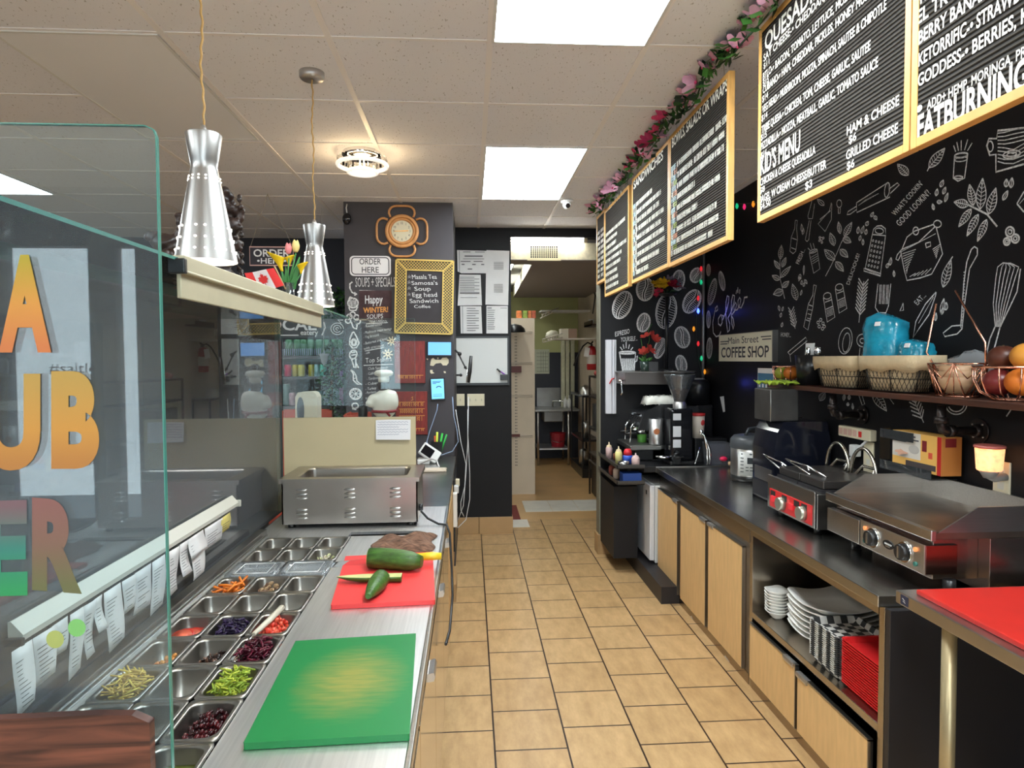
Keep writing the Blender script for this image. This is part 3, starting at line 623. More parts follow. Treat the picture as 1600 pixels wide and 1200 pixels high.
def worn_rows(y0, y1, rows):
    """tightly packed rows of small plastic letters, too small in the photo to read: plain uprights and bars"""
    def fn(lb, t):
        r = random.Random(int(y0*100)); cur = {}
        for z, a0, a1, h, mi in rows:
            b = cur.setdefault((z, a0), B()); y = y1-.03-a0*(y1-y0-.06)-lb.y; ye = y1-.03-a1*(y1-y0-.06)-lb.y; x = .001; zz0 = z-lb.z
            while y > ye:
                wl = h*r.uniform(.3, .42); st = h*.15
                if r.random() < .14: y -= h*.3; continue
                b.poly([(x, y, zz0), (x, y-st, zz0), (x, y-st, zz0+h), (x, y, zz0+h)], mi)
                if r.random() < .75: b.poly([(x, y-wl+st, zz0), (x, y-wl, zz0), (x, y-wl, zz0+h), (x, y-wl+st, zz0+h)], mi)
                for q in r.sample([0, .42, .85], r.choice((1, 2, 2, 3))): b.poly([(x, y, zz0+h*q), (x, y-wl, zz0+h*q), (x, y-wl, zz0+h*(q+.15)), (x, y, zz0+h*(q+.15))], mi)
                y -= wl+h*.08
        for b in cur.values():
            if b.v: b.build('letter_row', LM, t)
    return fn
def rows_for(z0, z1, n, spec, h):
    out = []
    for i in range(n):
        z = z1-.15-(z1-z0-.19)*i/(n-1)
        for a0, a1, mi in spec(i): out.append((z, a0, a1, h, mi))
    return out
zb, zt = 2.13, 2.775
def fill_d(lb, t):
    bt_(lb, t, 'BOWLS, SALADS OR WRAPS', (1050, 231), 1137, 14, .02)
    worn_rows(2.62, 3.405, rows_for(zb, zt-.02, 17, lambda i: ([(0, .1, 3), (.13, (1.0, .97, .98, .5, .93, .55, .86, .9)[i//2 % 8], 0)] if i % 2 == 0 else [(0, .045, 0), (.06, .13, 1 + (i//2) % 2)]) if i < 16 else [(0, .8, 0)], .029))(lb, t)
    return
def fill_c(lb, t):
    bt_(lb, t, 'SANDWICHES', (990, 296), 1036, 12, .02)
    worn_rows(3.42, 4.2, rows_for(zb, zt-.03, 17, lambda i: ([(0, .08, 3), (.1, (.6, .85, .8, .92, .85, .93, .95, .8, .5)[i//2 % 9], 0)] if i % 2 == 0 else [(0, .04, 0), (.08, .12, 0)]), .028))(lb, t)
def fill_b(lb, t):
    bt_(lb, t, 'EXTRAS', (952, 327), 976, 9, .02)
    worn_rows(4.285, 5.05, rows_for(zb, zt-.05, 9, lambda i: [(0, (.9, .55, .5, .95, .75, .72, .55, .6, .6)[i], 0)], .026))(lb, t)
def fill_a(lb, t):
    worn_rows(5.06, 5.36, rows_for(2.256, 2.8, 9, lambda i: [(0, .35, 0), (.5, .95, 0)], .026))(lb, t)
board(1.516, 2.343, 2.133, 2.825, 'oak framed black letter board headed QUESADILLAS, with the KID\'S MENU at its foot', fill_e)
board(.69, 1.512, 2.133, 2.825, 'oak framed black letter board at the right edge ending in FATBURNING', fill_f)
board(2.616, 3.405, zb-.01, zt+.025, 'oak framed black letter board headed BOWLS, SALADS OR WRAPS', fill_d)
board(3.411, 4.2, zb-.005, zt+.018, 'letter board second from the near end of the far row, headed SANDWICHES', fill_c)
board(4.285, 5.05, zb-.01, zt+.01, 'letter board with short rows third from the near end of the far row', fill_b)
board(5.058, 5.375, 2.25, 2.806, 'narrow looking letter board at the far end above the passage', fill_a)
# ---- garland of artificial flowers along the board tops
pinkf = M('pink_petal', srgb(226, 170, 196), .6, noise=.12, nscale=30); rosef = M('rose_petal', srgb(206, 62, 110), .6, noise=.2, nscale=30); yell = M('yellow_petal', srgb(228, 190, 40), .6, noise=.15, nscale=30)
def petals(b, c, r, n=5, mi=0, tilt=.5, seed=0):
    c = Vector(c); rr = random.Random(seed)
    e = Euler((rr.uniform(-1, 1), rr.uniform(-1, 1), rr.uniform(0, 6))).to_matrix()
    for k in range(n):
        a = 2*math.pi*k/n; d = e @ Vector((math.cos(a), math.sin(a), tilt)); s_ = e @ Vector((-math.sin(a), math.cos(a), 0)); u = e @ Vector((0, 0, 1))
        b.add([c, c+d*r*.5+s_*r*.42-u*r*.08, c+d*r*1.0+s_*r*.25, c+d*r*1.08, c+d*r*1.0-s_*r*.25, c+d*r*.5-s_*r*.42-u*r*.08], [(0, 1, 2, 3), (0, 3, 4, 5)], mi, True)
t = T('flower_garland', 'garland of pink and rose artificial flowers along the menu board tops', 'garland', (BX-.034, 3.2, 2.803))
st = B(); lv = B(); fl = [B(), B()]
gp = []
for k in range(90):
    y = -1.95+4.05*k/89; gp.append((.0+.012*math.sin(k*.7), y, .012+.02*math.sin(k*.45)))
st.tube(gp, .004, 5); st.build('stem', dgreen, t)
g = random.Random(3)
for k in range(520):
    y = -1.95+4.05*g.random(); c = Vector((g.uniform(-.04, .02), y, g.uniform(-.02, .05)))
    d = Vector((g.uniform(-1, .3), g.uniform(-1, 1), g.uniform(-.5, 1))).normalized(); s_ = d.orthogonal().normalized(); L_ = g.uniform(.035, .065)
    lv.add([c, c+d*L_*.5+s_*L_*.36, c+d*L_, c+d*L_*.5-s_*L_*.36], [(0, 1, 2, 3)], g.choice((0, 0, 1)), True)
lv.build('leaves', [green, dgreen], t)['kind'] = 'stuff'
for k in range(40):
    y = -1.9+3.95*k/39+g.uniform(-.03, .03); rose = -.1 < y < .95
    fb = B(); petals(fb, (0, 0, 0), g.uniform(.04, .056), 6, 0, .6, k); fb.sph((0, 0, .003), .008, 6, 4, 1)
    fb.build('flower', [rosef if rose and k % 3 else pinkf, rosef], t, loc=(g.uniform(-.05, -.01), y, g.uniform(-.015, .045)))
# ================================================================ PILLAR AND DARK WALL
c = P(628.5, 362, y=PY)
t = T('wall_clock', 'round wicker-look wall clock with four looped petals', 'clock', (c.x, c.y, c.z))
wick = M('cane_tan', srgb(206, 146, 88), .5, noise=.12, nscale=20)
b = B().torus((0, -.02, 0), .116, .0145, (0, 1, 0), 40).torus((0, -.022, 0), .094, .008, (0, 1, 0), 40)
b.build('rim', wick, t)
for k in range(4):
    a = k*math.pi/2; o = Vector((math.sin(a), 0, math.cos(a))); s_ = Vector((math.cos(a), 0, -math.sin(a))); q_ = []
    for i in range(15):
        u = -1+2*i/14; q_.append(o*(.108+.086*(1-abs(u)**2.6))+s_*(.122*math.copysign(abs(u)**.6, u)*(1-.28*abs(u)**6))+Vector((0, -.018, 0)))
    B().tube(q_, .0088, 8).build('petal_loop', wick, t)
B().cyl((0, 0, 0), (0, -.02, 0), .104, n=40).build('back', wick, t)
B().cyl((0, -.018, 0), (0, -.024, 0), .081, n=40).build('dial', M('dial_cream', srgb(216, 208, 180), .5), t)
b = B()
for n in range(1, 13):
    a = n*math.pi/6; text(b, str(n), (.062*math.sin(a), -.0245, .062*math.cos(a)-.009), (1, 0, 0), (0, 0, 1), .018, center=True, condense=.8, bold=.01)
b.build('numerals', ink, t)
b = B()
for a, L_, w_ in ((R(-92), .062, .005), (R(88), .05, .006)): b.ribbon([(0, -.027, 0), (L_*math.sin(a), -.027, L_*math.cos(a))], (0, -1, 0), w_)
b.build('hands', M('brass', srgb(196, 150, 80), .3, 1), t)
def rrect(w, h, r, y=0, n=6, cx=0, cz=0):
    o = []
    for (sx, sz, a0) in ((1, 1, 0), (-1, 1, 90), (-1, -1, 180), (1, -1, 270)):
        for i in range(n+1):
            a = R(a0+90*i/n); o.append((cx+sx*(w/2-r)+r*math.cos(a), y, cz+sz*(h/2-r)+r*math.sin(a)))
    return o
a, b2 = P(546.5, 400, y=PY), P(611, 431.5, y=PY); W_, H_ = b2.x-a.x, a.z-b2.z
t = T('order_sign', 'white rounded road-style ORDER HERE sign on the pillar', 'sign', ((a.x+b2.x)/2, PY-.003, (a.z+b2.z)/2))
B().prism(rrect(W_, H_, .03), (0, -.006, 0)).build('plate', M('sign_white', srgb(232, 230, 232), .4), t)
b = B().ribbon(rrect(W_-.03, H_-.026, .026, -.0068), (0, -1, 0), .007, closed=True); b.build('border', ink, t); b = B()
text(b, 'ORDER', (0, -.0068, .012), (1, 0, 0), (0, 0, 1), .045, width=.165, center=True, bold=.008); text(b, 'HERE', (0, -.0068, -.052), (1, 0, 0), (0, 0, 1), .045, width=.13, center=True, bold=.008)
b.build('lettering', ink, t)
# gold lattice frame with specials
a, b2 = P(614, 405.5, y=PY-.03), P(711.5, 522, y=PY-.03); W_, H_ = .452, a.z-b2.z
t = T('specials_board', 'gold lattice framed chalkboard listing Masala Tea and Samosas', 'chalkboard', ((a.x+b2.x)/2, PY-.03, (a.z+b2.z)/2)); t.rotation_euler = (0, R(1.6), 0)
gold = M('gold_paint', srgb(206, 176, 96), .4, .3, noise=.1, nscale=20)
b = B(); hw, hh, fw = W_/2, H_/2, .088
for x0, x1, z0, z1 in ((-hw, hw, hh-.011, hh), (-hw, hw, -hh, -hh+.011), (-hw, -hw+.011, -hh, hh), (hw-.011, hw, -hh, hh), (-hw+fw, hw-fw, hh-fw, hh-fw+.009), (-hw+fw, hw-fw, -hh+fw-.009, -hh+fw), (-hw+fw-.009, -hw+fw, -hh+fw-.009, hh-fw+.009), (hw-fw, hw-fw+.009, -hh+fw-.009, hh-fw+.009)): b.box(x0, x1, -.012, .0, z0, z1)
for sx in (-1, 1):
    for sz in (-1, 1): b.obox((sx*(hw-fw/2), -.006, sz*(hh-fw/2)), (.008, .01, fw*1.35), (0, sx*sz*R(45), 0))
b.build('frame', gold, t)
b = B(); p = .0165
def inband(x, z): return abs(x) < hw-.008 and abs(z) < hh-.008 and not (abs(x) < hw-fw+.004 and abs(z) < hh-fw+.004)
for sgn in (1, -1):
    for k in range(-60, 61):
        c0 = k*p*1.414; run = None
        for i in range(-120, 121):
            u = i*.005; x = u; z = sgn*u+c0
            ok = inband(x, z)
            if ok and run is None: run = (x, z)
            if not ok and run is not None:
                b.ribbon([(run[0], -.004, run[1]), (x, -.004, z)], (0, -1, 0), .0038); run = None
b.build('lattice', gold, t)
B().box(-hw+fw-.004, hw-fw+.004, -.003, .004, -hh+fw-.004, hh-fw+.004).build('slate', M('slate', srgb(46, 42, 46), .7, noise=.15, nscale=9), t)
b = B()
for s_, x, z, w_, h in (('Masala Tea', -.095, .135, .19, .034), ("Samosa's", -.098, .09, .2, .03), ('Soup', -.075, .045, .125, .032), ('Egg head', -.09, -.003, .19, .034), ('Sandwich', -.11, -.05, .22, .032), ('Coffee', -.075, -.088, .125, .024)): text(b, s_, (x, -.004, z), (1, 0, .04), (-.15, 0, 1), h, width=w_)
for z in (.14, .098, .052, .005):
    b.ribbon([(-.128, -.004, z), (-.119, -.004, z+.026), (-.108, -.004, z), (-.13, -.004, z+.016), (-.105, -.004, z+.016)], (0, -1, 0), .003, closed=True)
b.build('handwriting', chalk, t)
B().box(-hw+.006, hw-.006, .001, .029, -hh+.006, hh-.006).build('backing', blackp, t)
# red wood panels with gold script, on the pillar
rw = M('red_wood', srgb(122, 34, 28), .4, noise=.3, nscale=14, stretch=(8, 1, 1)); gold_l = M('gold_letter', srgb(220, 150, 70), .5)
for i, (p0, p1) in enumerate((((616, 533), (664.5, 598.5)), ((618, 612), (668, 679)))):
    a, b2 = P(*p0, y=PY-.02), P(*p1, y=PY-.02); W_, H_ = b2.x-a.x, a.z-b2.z
    t = T('wood_plaque', ('upper dark red wood plaque with one row of gold script', 'lower dark red wood plaque with several rows of gold script')[i], 'plaque', (a.x+W_/2, PY, a.z-H_/2))
    B().box(-W_/2, W_/2, -.02, 0, -H_/2, H_/2).build('panel', rw, t, bevel=.002)
    b = B(); g = random.Random(i)
    def script(z, x0, x1, h):
        b.ribbon([(x0, -.0212, z+h), (x1, -.0212, z+h)], (0, -1, 0), .004)
        x = x0+.01
        while x < x1-.01:
            b.ribbon([(x, -.0212, z+h), (x, -.0212, z)], (0, -1, 0), .003)
            if g.random() < .7: b.ribbon([(x, -.0212, z+h*.6), (x-.008, -.0212, z+h*.75), (x-.012, -.0212, z+h*.4), (x-.004, -.0212, z+h*.15)], (0, -1, 0), .003)
            x += g.uniform(.014, .022)
    if i == 0: script(-H_/2+.035, -W_/2+.02, W_/2-.015, .026)
    else:
        b.ribbon([(0, -.0212, .12), (.012, -.0212, .13), (.008, -.0212, .115), (.014, -.0212, .105), (-.004, -.0212, .1)], (0, -1, 0), .004)
        for z, h in ((.055, .032), (.0, .034), (-.06, .04), (-.14, .02)): script(z, -W_/2+.025, W_/2-.02, h)
    b.build('gold_script', gold_l, t)
# two screens
blue = M('screen_blue', srgb(96, 160, 236), .3, emit=.75); cyan = M('screen_cyan', srgb(110, 190, 232), .3, emit=.75)
def screen(p0, p1, tilt, label, mat, mark=False):
    a, b2 = P(*p0, y=PY-.03), P(*p1, y=PY-.03); W_, H_ = b2.x-a.x, a.z-b2.z
    t = T('tablet', label, 'tablet', (a.x+W_/2, PY, a.z-H_/2)); t.rotation_euler = (0, R(tilt), 0)
    B().box(-W_/2, W_/2, -.024, -.006, -H_/2, H_/2).box(-.03, .03, -.008, 0, -.03, .03).build('case', blackp, t, bevel=.003)
    B().box(-W_/2+.009, W_/2-.008, -.0255, -.0238, -H_/2+.012, H_/2-.009).build('display', mat, t)
    if mark:
        b = B()
        for z, x1 in ((.06, .03), (.052, .02), (.044, -.01)): b.ribbon([(-W_/2+.02, -.0262, z), (x1, -.0262, z)], (0, -1, 0), .004)
        for z in (-.04, -.05, -.058): b.ribbon([(-W_/2+.02, -.0262, z), (W_/2-.025, -.0262, z)], (0, -1, 0), .002)
        b.ribbon([(-.01, -.0262, .01), (.0, -.0262, .02), (.015, -.0262, .022), (.03, -.0262, .012)], (0, -1, 0), .007)
        b.build('page_text', M('screen_ink', srgb(40, 70, 120), .5), t)
    return t
screen((667, 533), (706.5, 557), .6, 'landscape tablet with a plain blue screen below the gold frame', blue)
screen((672, 590.5), (695.5, 625.5), -2, 'portrait tablet with a printed-looking page on its screen, lower on the pillar', cyan, True)
# papers
def sheet(name, pts, label, rows, cat='paper', y=DB-.002, margin=0, mat=paper, group=None):
    ps = [P(*p, y=y) for p in pts]; c = sum(ps, Vector())/len(ps)
    t = T(name, label, cat, c, group=group); ps = [p-c for p in ps]
    ps = [p+Vector((0, -.006 if i == margin else 0, 0)) for i, p in enumerate(ps)]
    B().prism(ps, (0, -.0012, 0)).build('sheet', mat, t)
    b = B(); x0 = min(p.x for p in ps); x1 = max(p.x for p in ps); z0 = min(p.z for p in ps); z1 = max(p.z for p in ps); W_, H_ = x1-x0, z1-z0
    for f, a, e, th in rows: b.ribbon([(x0+W_*a, -.0095, z1-H_*f), (x0+W_*e, -.0095, z1-H_*f)], (0, -1, 0), th)
    b.build('printed_rows', M('grey_print', srgb(120, 118, 120), .8), t)
    return t
sheet('certificate', ((714, 391), (761, 392), (760, 427), (721, 427), (715, 424)), 'landscape certificate with a dark left binding, top left on the dark wall', [(.08, .2, .45, .006), (.08, .6, .92, .006), (.26, .25, .85, .012), (.38, .2, .9, .005), (.49, .12, .45, .008), (.49, .55, .85, .008), (.62, .15, .25, .01), (.62, .5, .62, .01), (.62, .8, .9, .01), (.82, .35, .5, .01), (.5, .07, .085, .2)], 'certificate')
sheet('poster', ((760, 391), (796, 392), (794, 477), (758.5, 476)), 'tall pale grey sheet of two joined pages reaching down the right side', [(.22+.018*k, .35, .75, .003) for k in range(8)]+[(.62+.02*k, .35, .72, .003) for k in range(8)], 'poster')
sheet('notice', ((718, 429), (751, 429.5), (753, 477), (715, 477.5)), 'printed notice with dense lines in the left middle of the wall papers', [(.09+.055*k, .1, .9 if k % 2 else .7, .005) for k in range(10)]+[(.6, .1, .9, .009), (.74, .12, .8, .004)], 'notice')
sheet('letter_sheet', ((719, 478.5), (752, 478.5), (753.5, 521), (720, 521)), 'letter in a black edged sleeve below the dense notice', [(.08+.09*k, .3, .85 if k % 3 else .7, .006) for k in range(10)]+[(.5, .1, .12, .25)], 'letter')
sheet('letter_sheet', ((760, 478), (793.5, 478), (793.5, 521), (760, 521)), 'letter with a small dark arrow at its top, bottom right of the wall papers', [(.08, .05, .25, .009), (.08, .65, .95, .004)]+[(.16+.075*k, .05, .4-.02*(k % 4), .005) for k in range(10)], 'letter')
a, b2 = P(712, 527, y=DB), P(793.5, 598.5, y=DB); W_, H_ = b2.x-a.x, a.z-b2.z
t = T('whiteboard', 'whiteboard with a dark frame below the wall papers', 'whiteboard', (a.x+W_/2, DB-.004, a.z-H_/2))
B().box(-W_/2, W_/2, -.012, 0, -H_/2, H_/2).build('writing_surface', M('whiteboard_gloss', srgb(206, 206, 202), .2), t)
b = B()
for q_ in ((-W_/2, W_/2, H_/2-.008, H_/2+.008), (-W_/2, W_/2, -H_/2-.018, -H_/2+.004), (W_/2-.004, W_/2+.012, -H_/2-.018, H_/2+.008)): b.box(q_[0], q_[1], -.018, 0, q_[2], q_[3])
b.build('frame', blackp, t)
c = P(787.5, 589, y=DB-.04)
t = T('marker_cup', 'black wire cup at the whiteboard\'s lower right corner', 'cup', (c.x, c.y, c.z-.03))
B().box(-.035, .035, -.02, .022, 0, .055).build('cup', blackp, t, bevel=.004); 
tag(B().cyl((c.x-.03, c.y, c.z+.045), (c.x-.065, c.y-.01, c.z+.075), .008, n=10).build('marker', blackp), 'black marker leaning out of the whiteboard cup', 'marker')
tag(B().cyl((c.x+.01, c.y-.012, c.z+.02), (c.x-.03, c.y-.02, c.z+.05), .007, n=10).build('marker', M('violet', srgb(150, 90, 190), .4)), 'violet and white marker in the whiteboard cup', 'marker')
ivory = M('ivory_plate', srgb(226, 216, 186), .4)
def plate(p0, p1, n, label, y=DB, name='switch_plate', sw=True):
    a, b2 = P(*p0, y=y), P(*p1, y=y); W_, H_ = b2.x-a.x, a.z-b2.z
    t = T(name, label, 'switch', (a.x+W_/2, y, a.z-H_/2))
    B().box(-W_/2, W_/2, -.006, 0, -H_/2, H_/2).build('plate', ivory, t, bevel=.002)
    for k in range(n):
        x = W_*((k+.5)/n-.5); B().box(x-.005, x+.005, -.012, -.005, -.012, .012).build('toggle', M('toggle_ivory', srgb(200, 190, 160), .4), t, bevel=.001)
plate((712.5, 615.5), (726, 634), 1, 'single ivory switch plate hidden partly by cables', )
plate((730, 615.5), (757, 634), 3, 'triple ivory switch plate under the whiteboard')
# ================================================================ RIGHT SIDE: COUNTER
CX, CZ = 1.385, .84
inox_dark = M('worktop_steel', (.46, .45, .42), .27, 1, noise=.1, nscale=4)
def T0(name, label, cat, loc, **k): return T(name, label, cat, loc, **k)
t = T('worktop', 'long dark stainless worktop along the chalk mural wall', 'worktop', (CX, 2.08, CZ))
b = B().box(-.025, .575, 0, 2.62, -.04, 0); b.build('slab', inox_dark, t, bevel=.003)
B().box(-.025, .02, 2.62, 2.626, -.04, .004).box(.02, .575, 2.612, 2.626, -.001, .006).build('end_lip', steel, t)
def handle(t, y, z):
    b = B(); pr = [(-.003, z+.004), (-.022, z+.004), (-.026, z-.006), (-.022, z-.018), (-.003, z-.02), (-.003, z-.014), (-.018, z-.012), (-.02, z-.006), (-.018, z-.002), (-.003, z-.002)]
    b.prism([(x, y-.042, zz) for x, zz in pr], (0, .084, 0)); return b
def doorpart(t, y0, y1, z0, z1, hy):
    d = B().box(-.016, .002, y0+.004, y1-.004, z0, z1-.004).build('door', beech, t, bevel=.002)
    e = B()
    for a in ((y0+.001, y0+.006, z0, z1), (y0+.001, y1-.001, z1-.006, z1+.002)): e.box(-.018, .0, a[0], a[1], a[2], a[3])
    e.build('edge_strip', steel_d, d)
    handle(d, hy, z1).build('pull', alu, d)
    return d
# door cabinet, front face at x = CX
t = T('base_cabinet', 'stainless base cabinet with three tall pale wood doors, far end of the counter', 'cabinet', (CX, 3.14, 0))
B().box(-.004, .0, 0, 1.55, .72, .799).build('apron', M('apron_steel', (.4, .36, .31), .25, 1), t)
B().box(.002, .56, 0, 1.55, .03, .76).build('body', M('cabinet_steel', (.3, .27, .24), .3, 1), t)
B().box(.0, .5, 0, 1.55, 0, .03).build('kick', brownsteel, t)
B().box(-.001, .001, 0, 1.55, .0, .055).build('kick_face', brownsteel, t)
for y0, y1, hy in ((1.085, 1.545, 1.14), (.565, 1.03, .62), (.045, .53, .485)): doorpart(t, y0, y1, .06, .69, hy)
# open shelf cabinet
t = T('open_cabinet', 'stainless open-shelf cabinet with two pale wood doors below the dish stacks', 'cabinet', (CX, 2.08, 0))
st = M('cabinet_steel')
inner = M('shelf_inner', (.16, .15, .14), .3, .9)
b = B().box(.0, .56, 1.03, 1.06, 0, .80); b.build('side_panel', M('side_steel', (.4, .35, .29), .25, 1), t, bevel=.002); B().box(.0, .56, 0, .03, 0, .80).build('side_panel', M('side_steel'), t, bevel=.002)
B().box(-.002, .01, .03, 1.03, .765, .799).build('apron', M('apron_steel'), t)
B().box(.54, .56, .03, 1.03, .05, .80).build('back_panel', inner, t)
B().box(0, .54, .03, 1.03, .355, .385).build('shelf', M('shelf_steel', (.42, .38, .33), .25, 1), t, bevel=.002)
B().box(.0, .54, .03, 1.03, 0, .05).build('kick', brownsteel, t)
B().box(.002, .5, .03, 1.03, .05, .055).build('bottom_panel', inner, t)
doorpart(t, .56, 1.02, .06, .335, .62); doorpart(t, .05, .55, .06, .315, .505)
# ---- dishes on the shelf
porc = M('porcelain', (.78, .77, .73), .25)
def squarebowl(r, h):
    b = B()
    o = [(r*.34, 0), (r*.4, .001), (r*.6, h*.34), (r*.78, h*.72), (r, h), (r*.985, h+.003), (r*.7, h*.74), (r*.32, .006), (.001, .005)]
    rings = []
    for rr, z in o:
        ring = []
        for j in range(32):
            a = 2*math.pi*j/32; k = 1/((abs(math.cos(a))**3.2+abs(math.sin(a))**3.2)**(1/3.2)); lift = .12*h*(abs(math.sin(2*a))**2)*(rr/r)**3
            ring.append((rr*k*math.cos(a), rr*k*math.sin(a), z+lift))
        rings.append(ring)
    return b.rings(rings, 0, True)
px = P(1206, 955, z=.385+.002)
bw = tag(squarebowl(.052, .034).build('bowl', porc, loc=(1.47, 3.02, .386)), 'white bowl at the bottom of the short stack', 'bowl', 'stacked white bowls')
ordn = ['second', 'third', 'fourth', 'fifth', 'sixth', 'seventh', 'topmost']
for i in range(7): dup(bw, (1.47+.001*math.sin(i), 3.02, .386+.0145*(i+1)), .04*i, 'white bowl, %s of the short stack beside the big plates' % (ordn[i]+(' from the bottom' if i < 6 else '')))
def squareplate(r):
    b = B(); rings = []
    for rr, z in ((.001, .0), (r*.55, .0), (r*.62, .004), (r, .03), (r, .034), (r*.6, .008), (.001, .006)):
        ring = []
        for j in range(48):
            a = 2*math.pi*(j+.5)/48; k = 1/((abs(math.cos(a))**7+abs(math.sin(a))**7)**(1/7)); lift = .016*(abs(math.sin(2*a))**3)*(rr/r)**4
            ring.append((rr*k*math.cos(a), rr*k*math.sin(a), z+lift))
        rings.append(ring)
    return b.rings(rings, 0, True)
pl = tag(squareplate(.15).build('plate', porc, loc=(1.6, 2.768, .386)), 'large square white plate at the bottom of its stack', 'plate', 'stacked square white plates')
for i in range(6): dup(pl, (1.6, 2.768, .386+.0235*(i+1)), (.03, -.05, .06, -.02, .1, .02)[i], 'large square white plate, %s' % ('topmost of the stack and partly shaded' if i == 5 else ordn[i]+' from the bottom of its stack'))
# gingham card trays
ging = M('gingham_card', (.5, .5, .48), .6); nt = ging.node_tree; Lk = nt.links
tc = nt.nodes.new('ShaderNodeTexCoord'); ck = nt.nodes.new('ShaderNodeTexChecker'); ck.inputs['Scale'].default_value = 34; ck.inputs[1].default_value = (.6, .58, .54, 1); ck.inputs[2].default_value = (.03, .03, .03, 1)
Lk.new(tc.outputs['Object'], ck.inputs[0]); Lk.new(ck.outputs[0], nt.nodes['Principled BSDF'].inputs['Base Color'])
def tray(hx, hy, h, th=.0015):
    b = B()
    def loop(kx, ky, z, n=5, r=.02):
        o = []
        for sx, sy, a0 in ((1, 1, 0), (-1, 1, 90), (-1, -1, 180), (1, -1, 270)):
            for i in range(n): a = R(a0+90*i/(n-1)); o.append((sx*(kx-r)+r*math.cos(a), sy*(ky-r)+r*math.sin(a), z))
        return o
    e = .012
    return b.rings([loop(hx-e, hy-e, 0), loop(hx, hy, h), loop(hx+.006, hy+.006, h), loop(hx+.006, hy+.006, h-.002), loop(hx-th, hy-th, h-.001), loop(hx-e-th, hy-e-th, th)], 0, True, False)
g0 = tag(tray(.1, .105, .026).build('food_tray', ging, loc=(1.51, 2.5, .386)), 'black and white gingham card tray, lowest of its stack', 'tray', 'gingham card trays')
places = ['second', 'third', 'fourth', 'fifth', 'sixth', 'seventh', 'eighth', 'ninth', 'tenth', 'eleventh', 'twelfth', 'thirteenth', 'fourteenth', 'fifteenth', 'sixteenth', 'seventeenth', 'eighteenth', 'nineteenth', 'twentieth']
for i in range(17): dup(g0, (1.51, 2.5, .386+.0085*(i+1)), 0, 'black and white gingham card tray, %s' % ('on top of its stack' if i == 16 else places[i]+' up in its stack'))
g0 = tag(tray(.17, .125, .02, .003).build('serving_tray', red, loc=(1.585, 2.253, .386)), 'bright red serving tray, lowest of the stack by the end panel', 'tray', 'stacked red serving trays')
for i in range(16): dup(g0, (1.585, 2.253, .386+.0102*(i+1)), 0, 'bright red serving tray, %s by the end panel' % ('on top of the stack' if i == 15 else places[i]+' up in the stack'))
tag(B().lathe([(.001, 0), (.1, 0), (.15, .028), (.155, .03), (.15, .033), (.1, .006), (.001, .006)], n=40).build('serving_dish', M('smoked_dish', (.09, .085, .08), .2), loc=(1.885, 2.68, .386+.154)), 'dark round serving dish leaning behind the square plates', 'dish').rotation_euler = (0, R(-76), 0)
# ---- white under-counter fridge, ledge, tray rack
t = T('mini_fridge', 'white mini fridge standing on the black plinth before the cabinets', 'fridge', (1.32, 4.72, .12))
B().box(.04, .5, 0, .46, 0, .58).build('body', white, t, bevel=.006); B().box(0, .037, 0, .46, .02, .58).build('door', M('fridge_white', (.7, .71, .74), .35), t, bevel=.006)
B().box(-.004, .004, .08, .1, .5, .53).build('badge', blackp, t)
ST('trim_4', B().box(1.262, WX, 4.23, FY-.02, 0, .115), black)
t = T('back_counter', 'black counter under the espresso machine and grinder', 'counter', (1.27, 4.71, 0))
B().box(.0, .68, 0, .66, .8, .845).build('top', blackp, t, bevel=.004); B().box(.56, .68, 0, .66, .12, .8).box(.0, .03, .5, .66, .12, .8).build('support', black, t)
t = T('syrup_rack', 'black two-level rack of bottles and cups on the wall end', 'rack', (1.06, 4.66, .72))
wireb = M('black_wire', (.02, .02, .02), .35, .5)
for k, z in enumerate((0, .118)):
    b = B().box(0, .205, 0, .7, z, z+.008)
    b.build('shelf', black, t, bevel=.002)
    r_ = B()
    r_.box(0, .006, 0, .7, z, z+.03).box(0, .205, 0, .006, z, z+.03); r_.build('rail', M('rail_edge', (.1, .1, .1), .3, .8), t, bevel=.001)
B().box(.19, .205, .69, .705, -.6, .15).build('post', black, t)
B().box(.02, .205, .2, .7, -.6, -.05).build('cupboard', wallblack, t)
def bottle(loc, r, h, mats, label, kind='squeeze'):
    t = T('sauce_bottle', label, 'bottle', loc)
    B().lathe([(.001, 0), (r, 0), (r, h*.62), (r*.8, h*.7), (.001, h*.7)], n=16).build('body', mats[0], t)
    B().lathe([(r*.8, h*.7), (r*.75, h*.78), (r*.2, h*.85), (r*.12, h), (.001, h)], n=12).build('nozzle', mats[1], t)
SZ = .72+.127
cream, pinkw = M('cream_sauce', srgb(222, 200, 160), .4), M('pinkish', srgb(206, 176, 172), .4)
bottle((1.1, 5.12, SZ), .026, .13, (pinkw, cream), 'squeeze bottle with a pointed nozzle at the rack\'s far end')
bottle((1.12, 4.87, SZ), .027, .13, (M('pale_yellow', srgb(226, 214, 140), .4), cream), 'pale yellow squeeze bottle in the middle of the rack')
bottle((1.21, 4.71, SZ), .03, .1, (pinkw, pinkw), 'pinkish squeeze bottle at the rack\'s near right corner')
tag(B().lathe([(.001, 0), (.038, 0), (.042, .05), (.036, .062), (.001, .06)], n=20).build('tub', M('blue_lid', srgb(46, 86, 190), .4), loc=(1.19, 4.87, SZ)), 'blue tub under the red lid on the rack', 'tub')
tag(B().lathe([(.001, 0), (.034, 0), (.03, .03), (.02, .045), (.001, .05)], n=20).build('lid', M('red_lid', srgb(212, 40, 52), .4), loc=(1.19, 4.87, SZ+.0625)), 'bright red domed lid on the blue tub', 'lid')
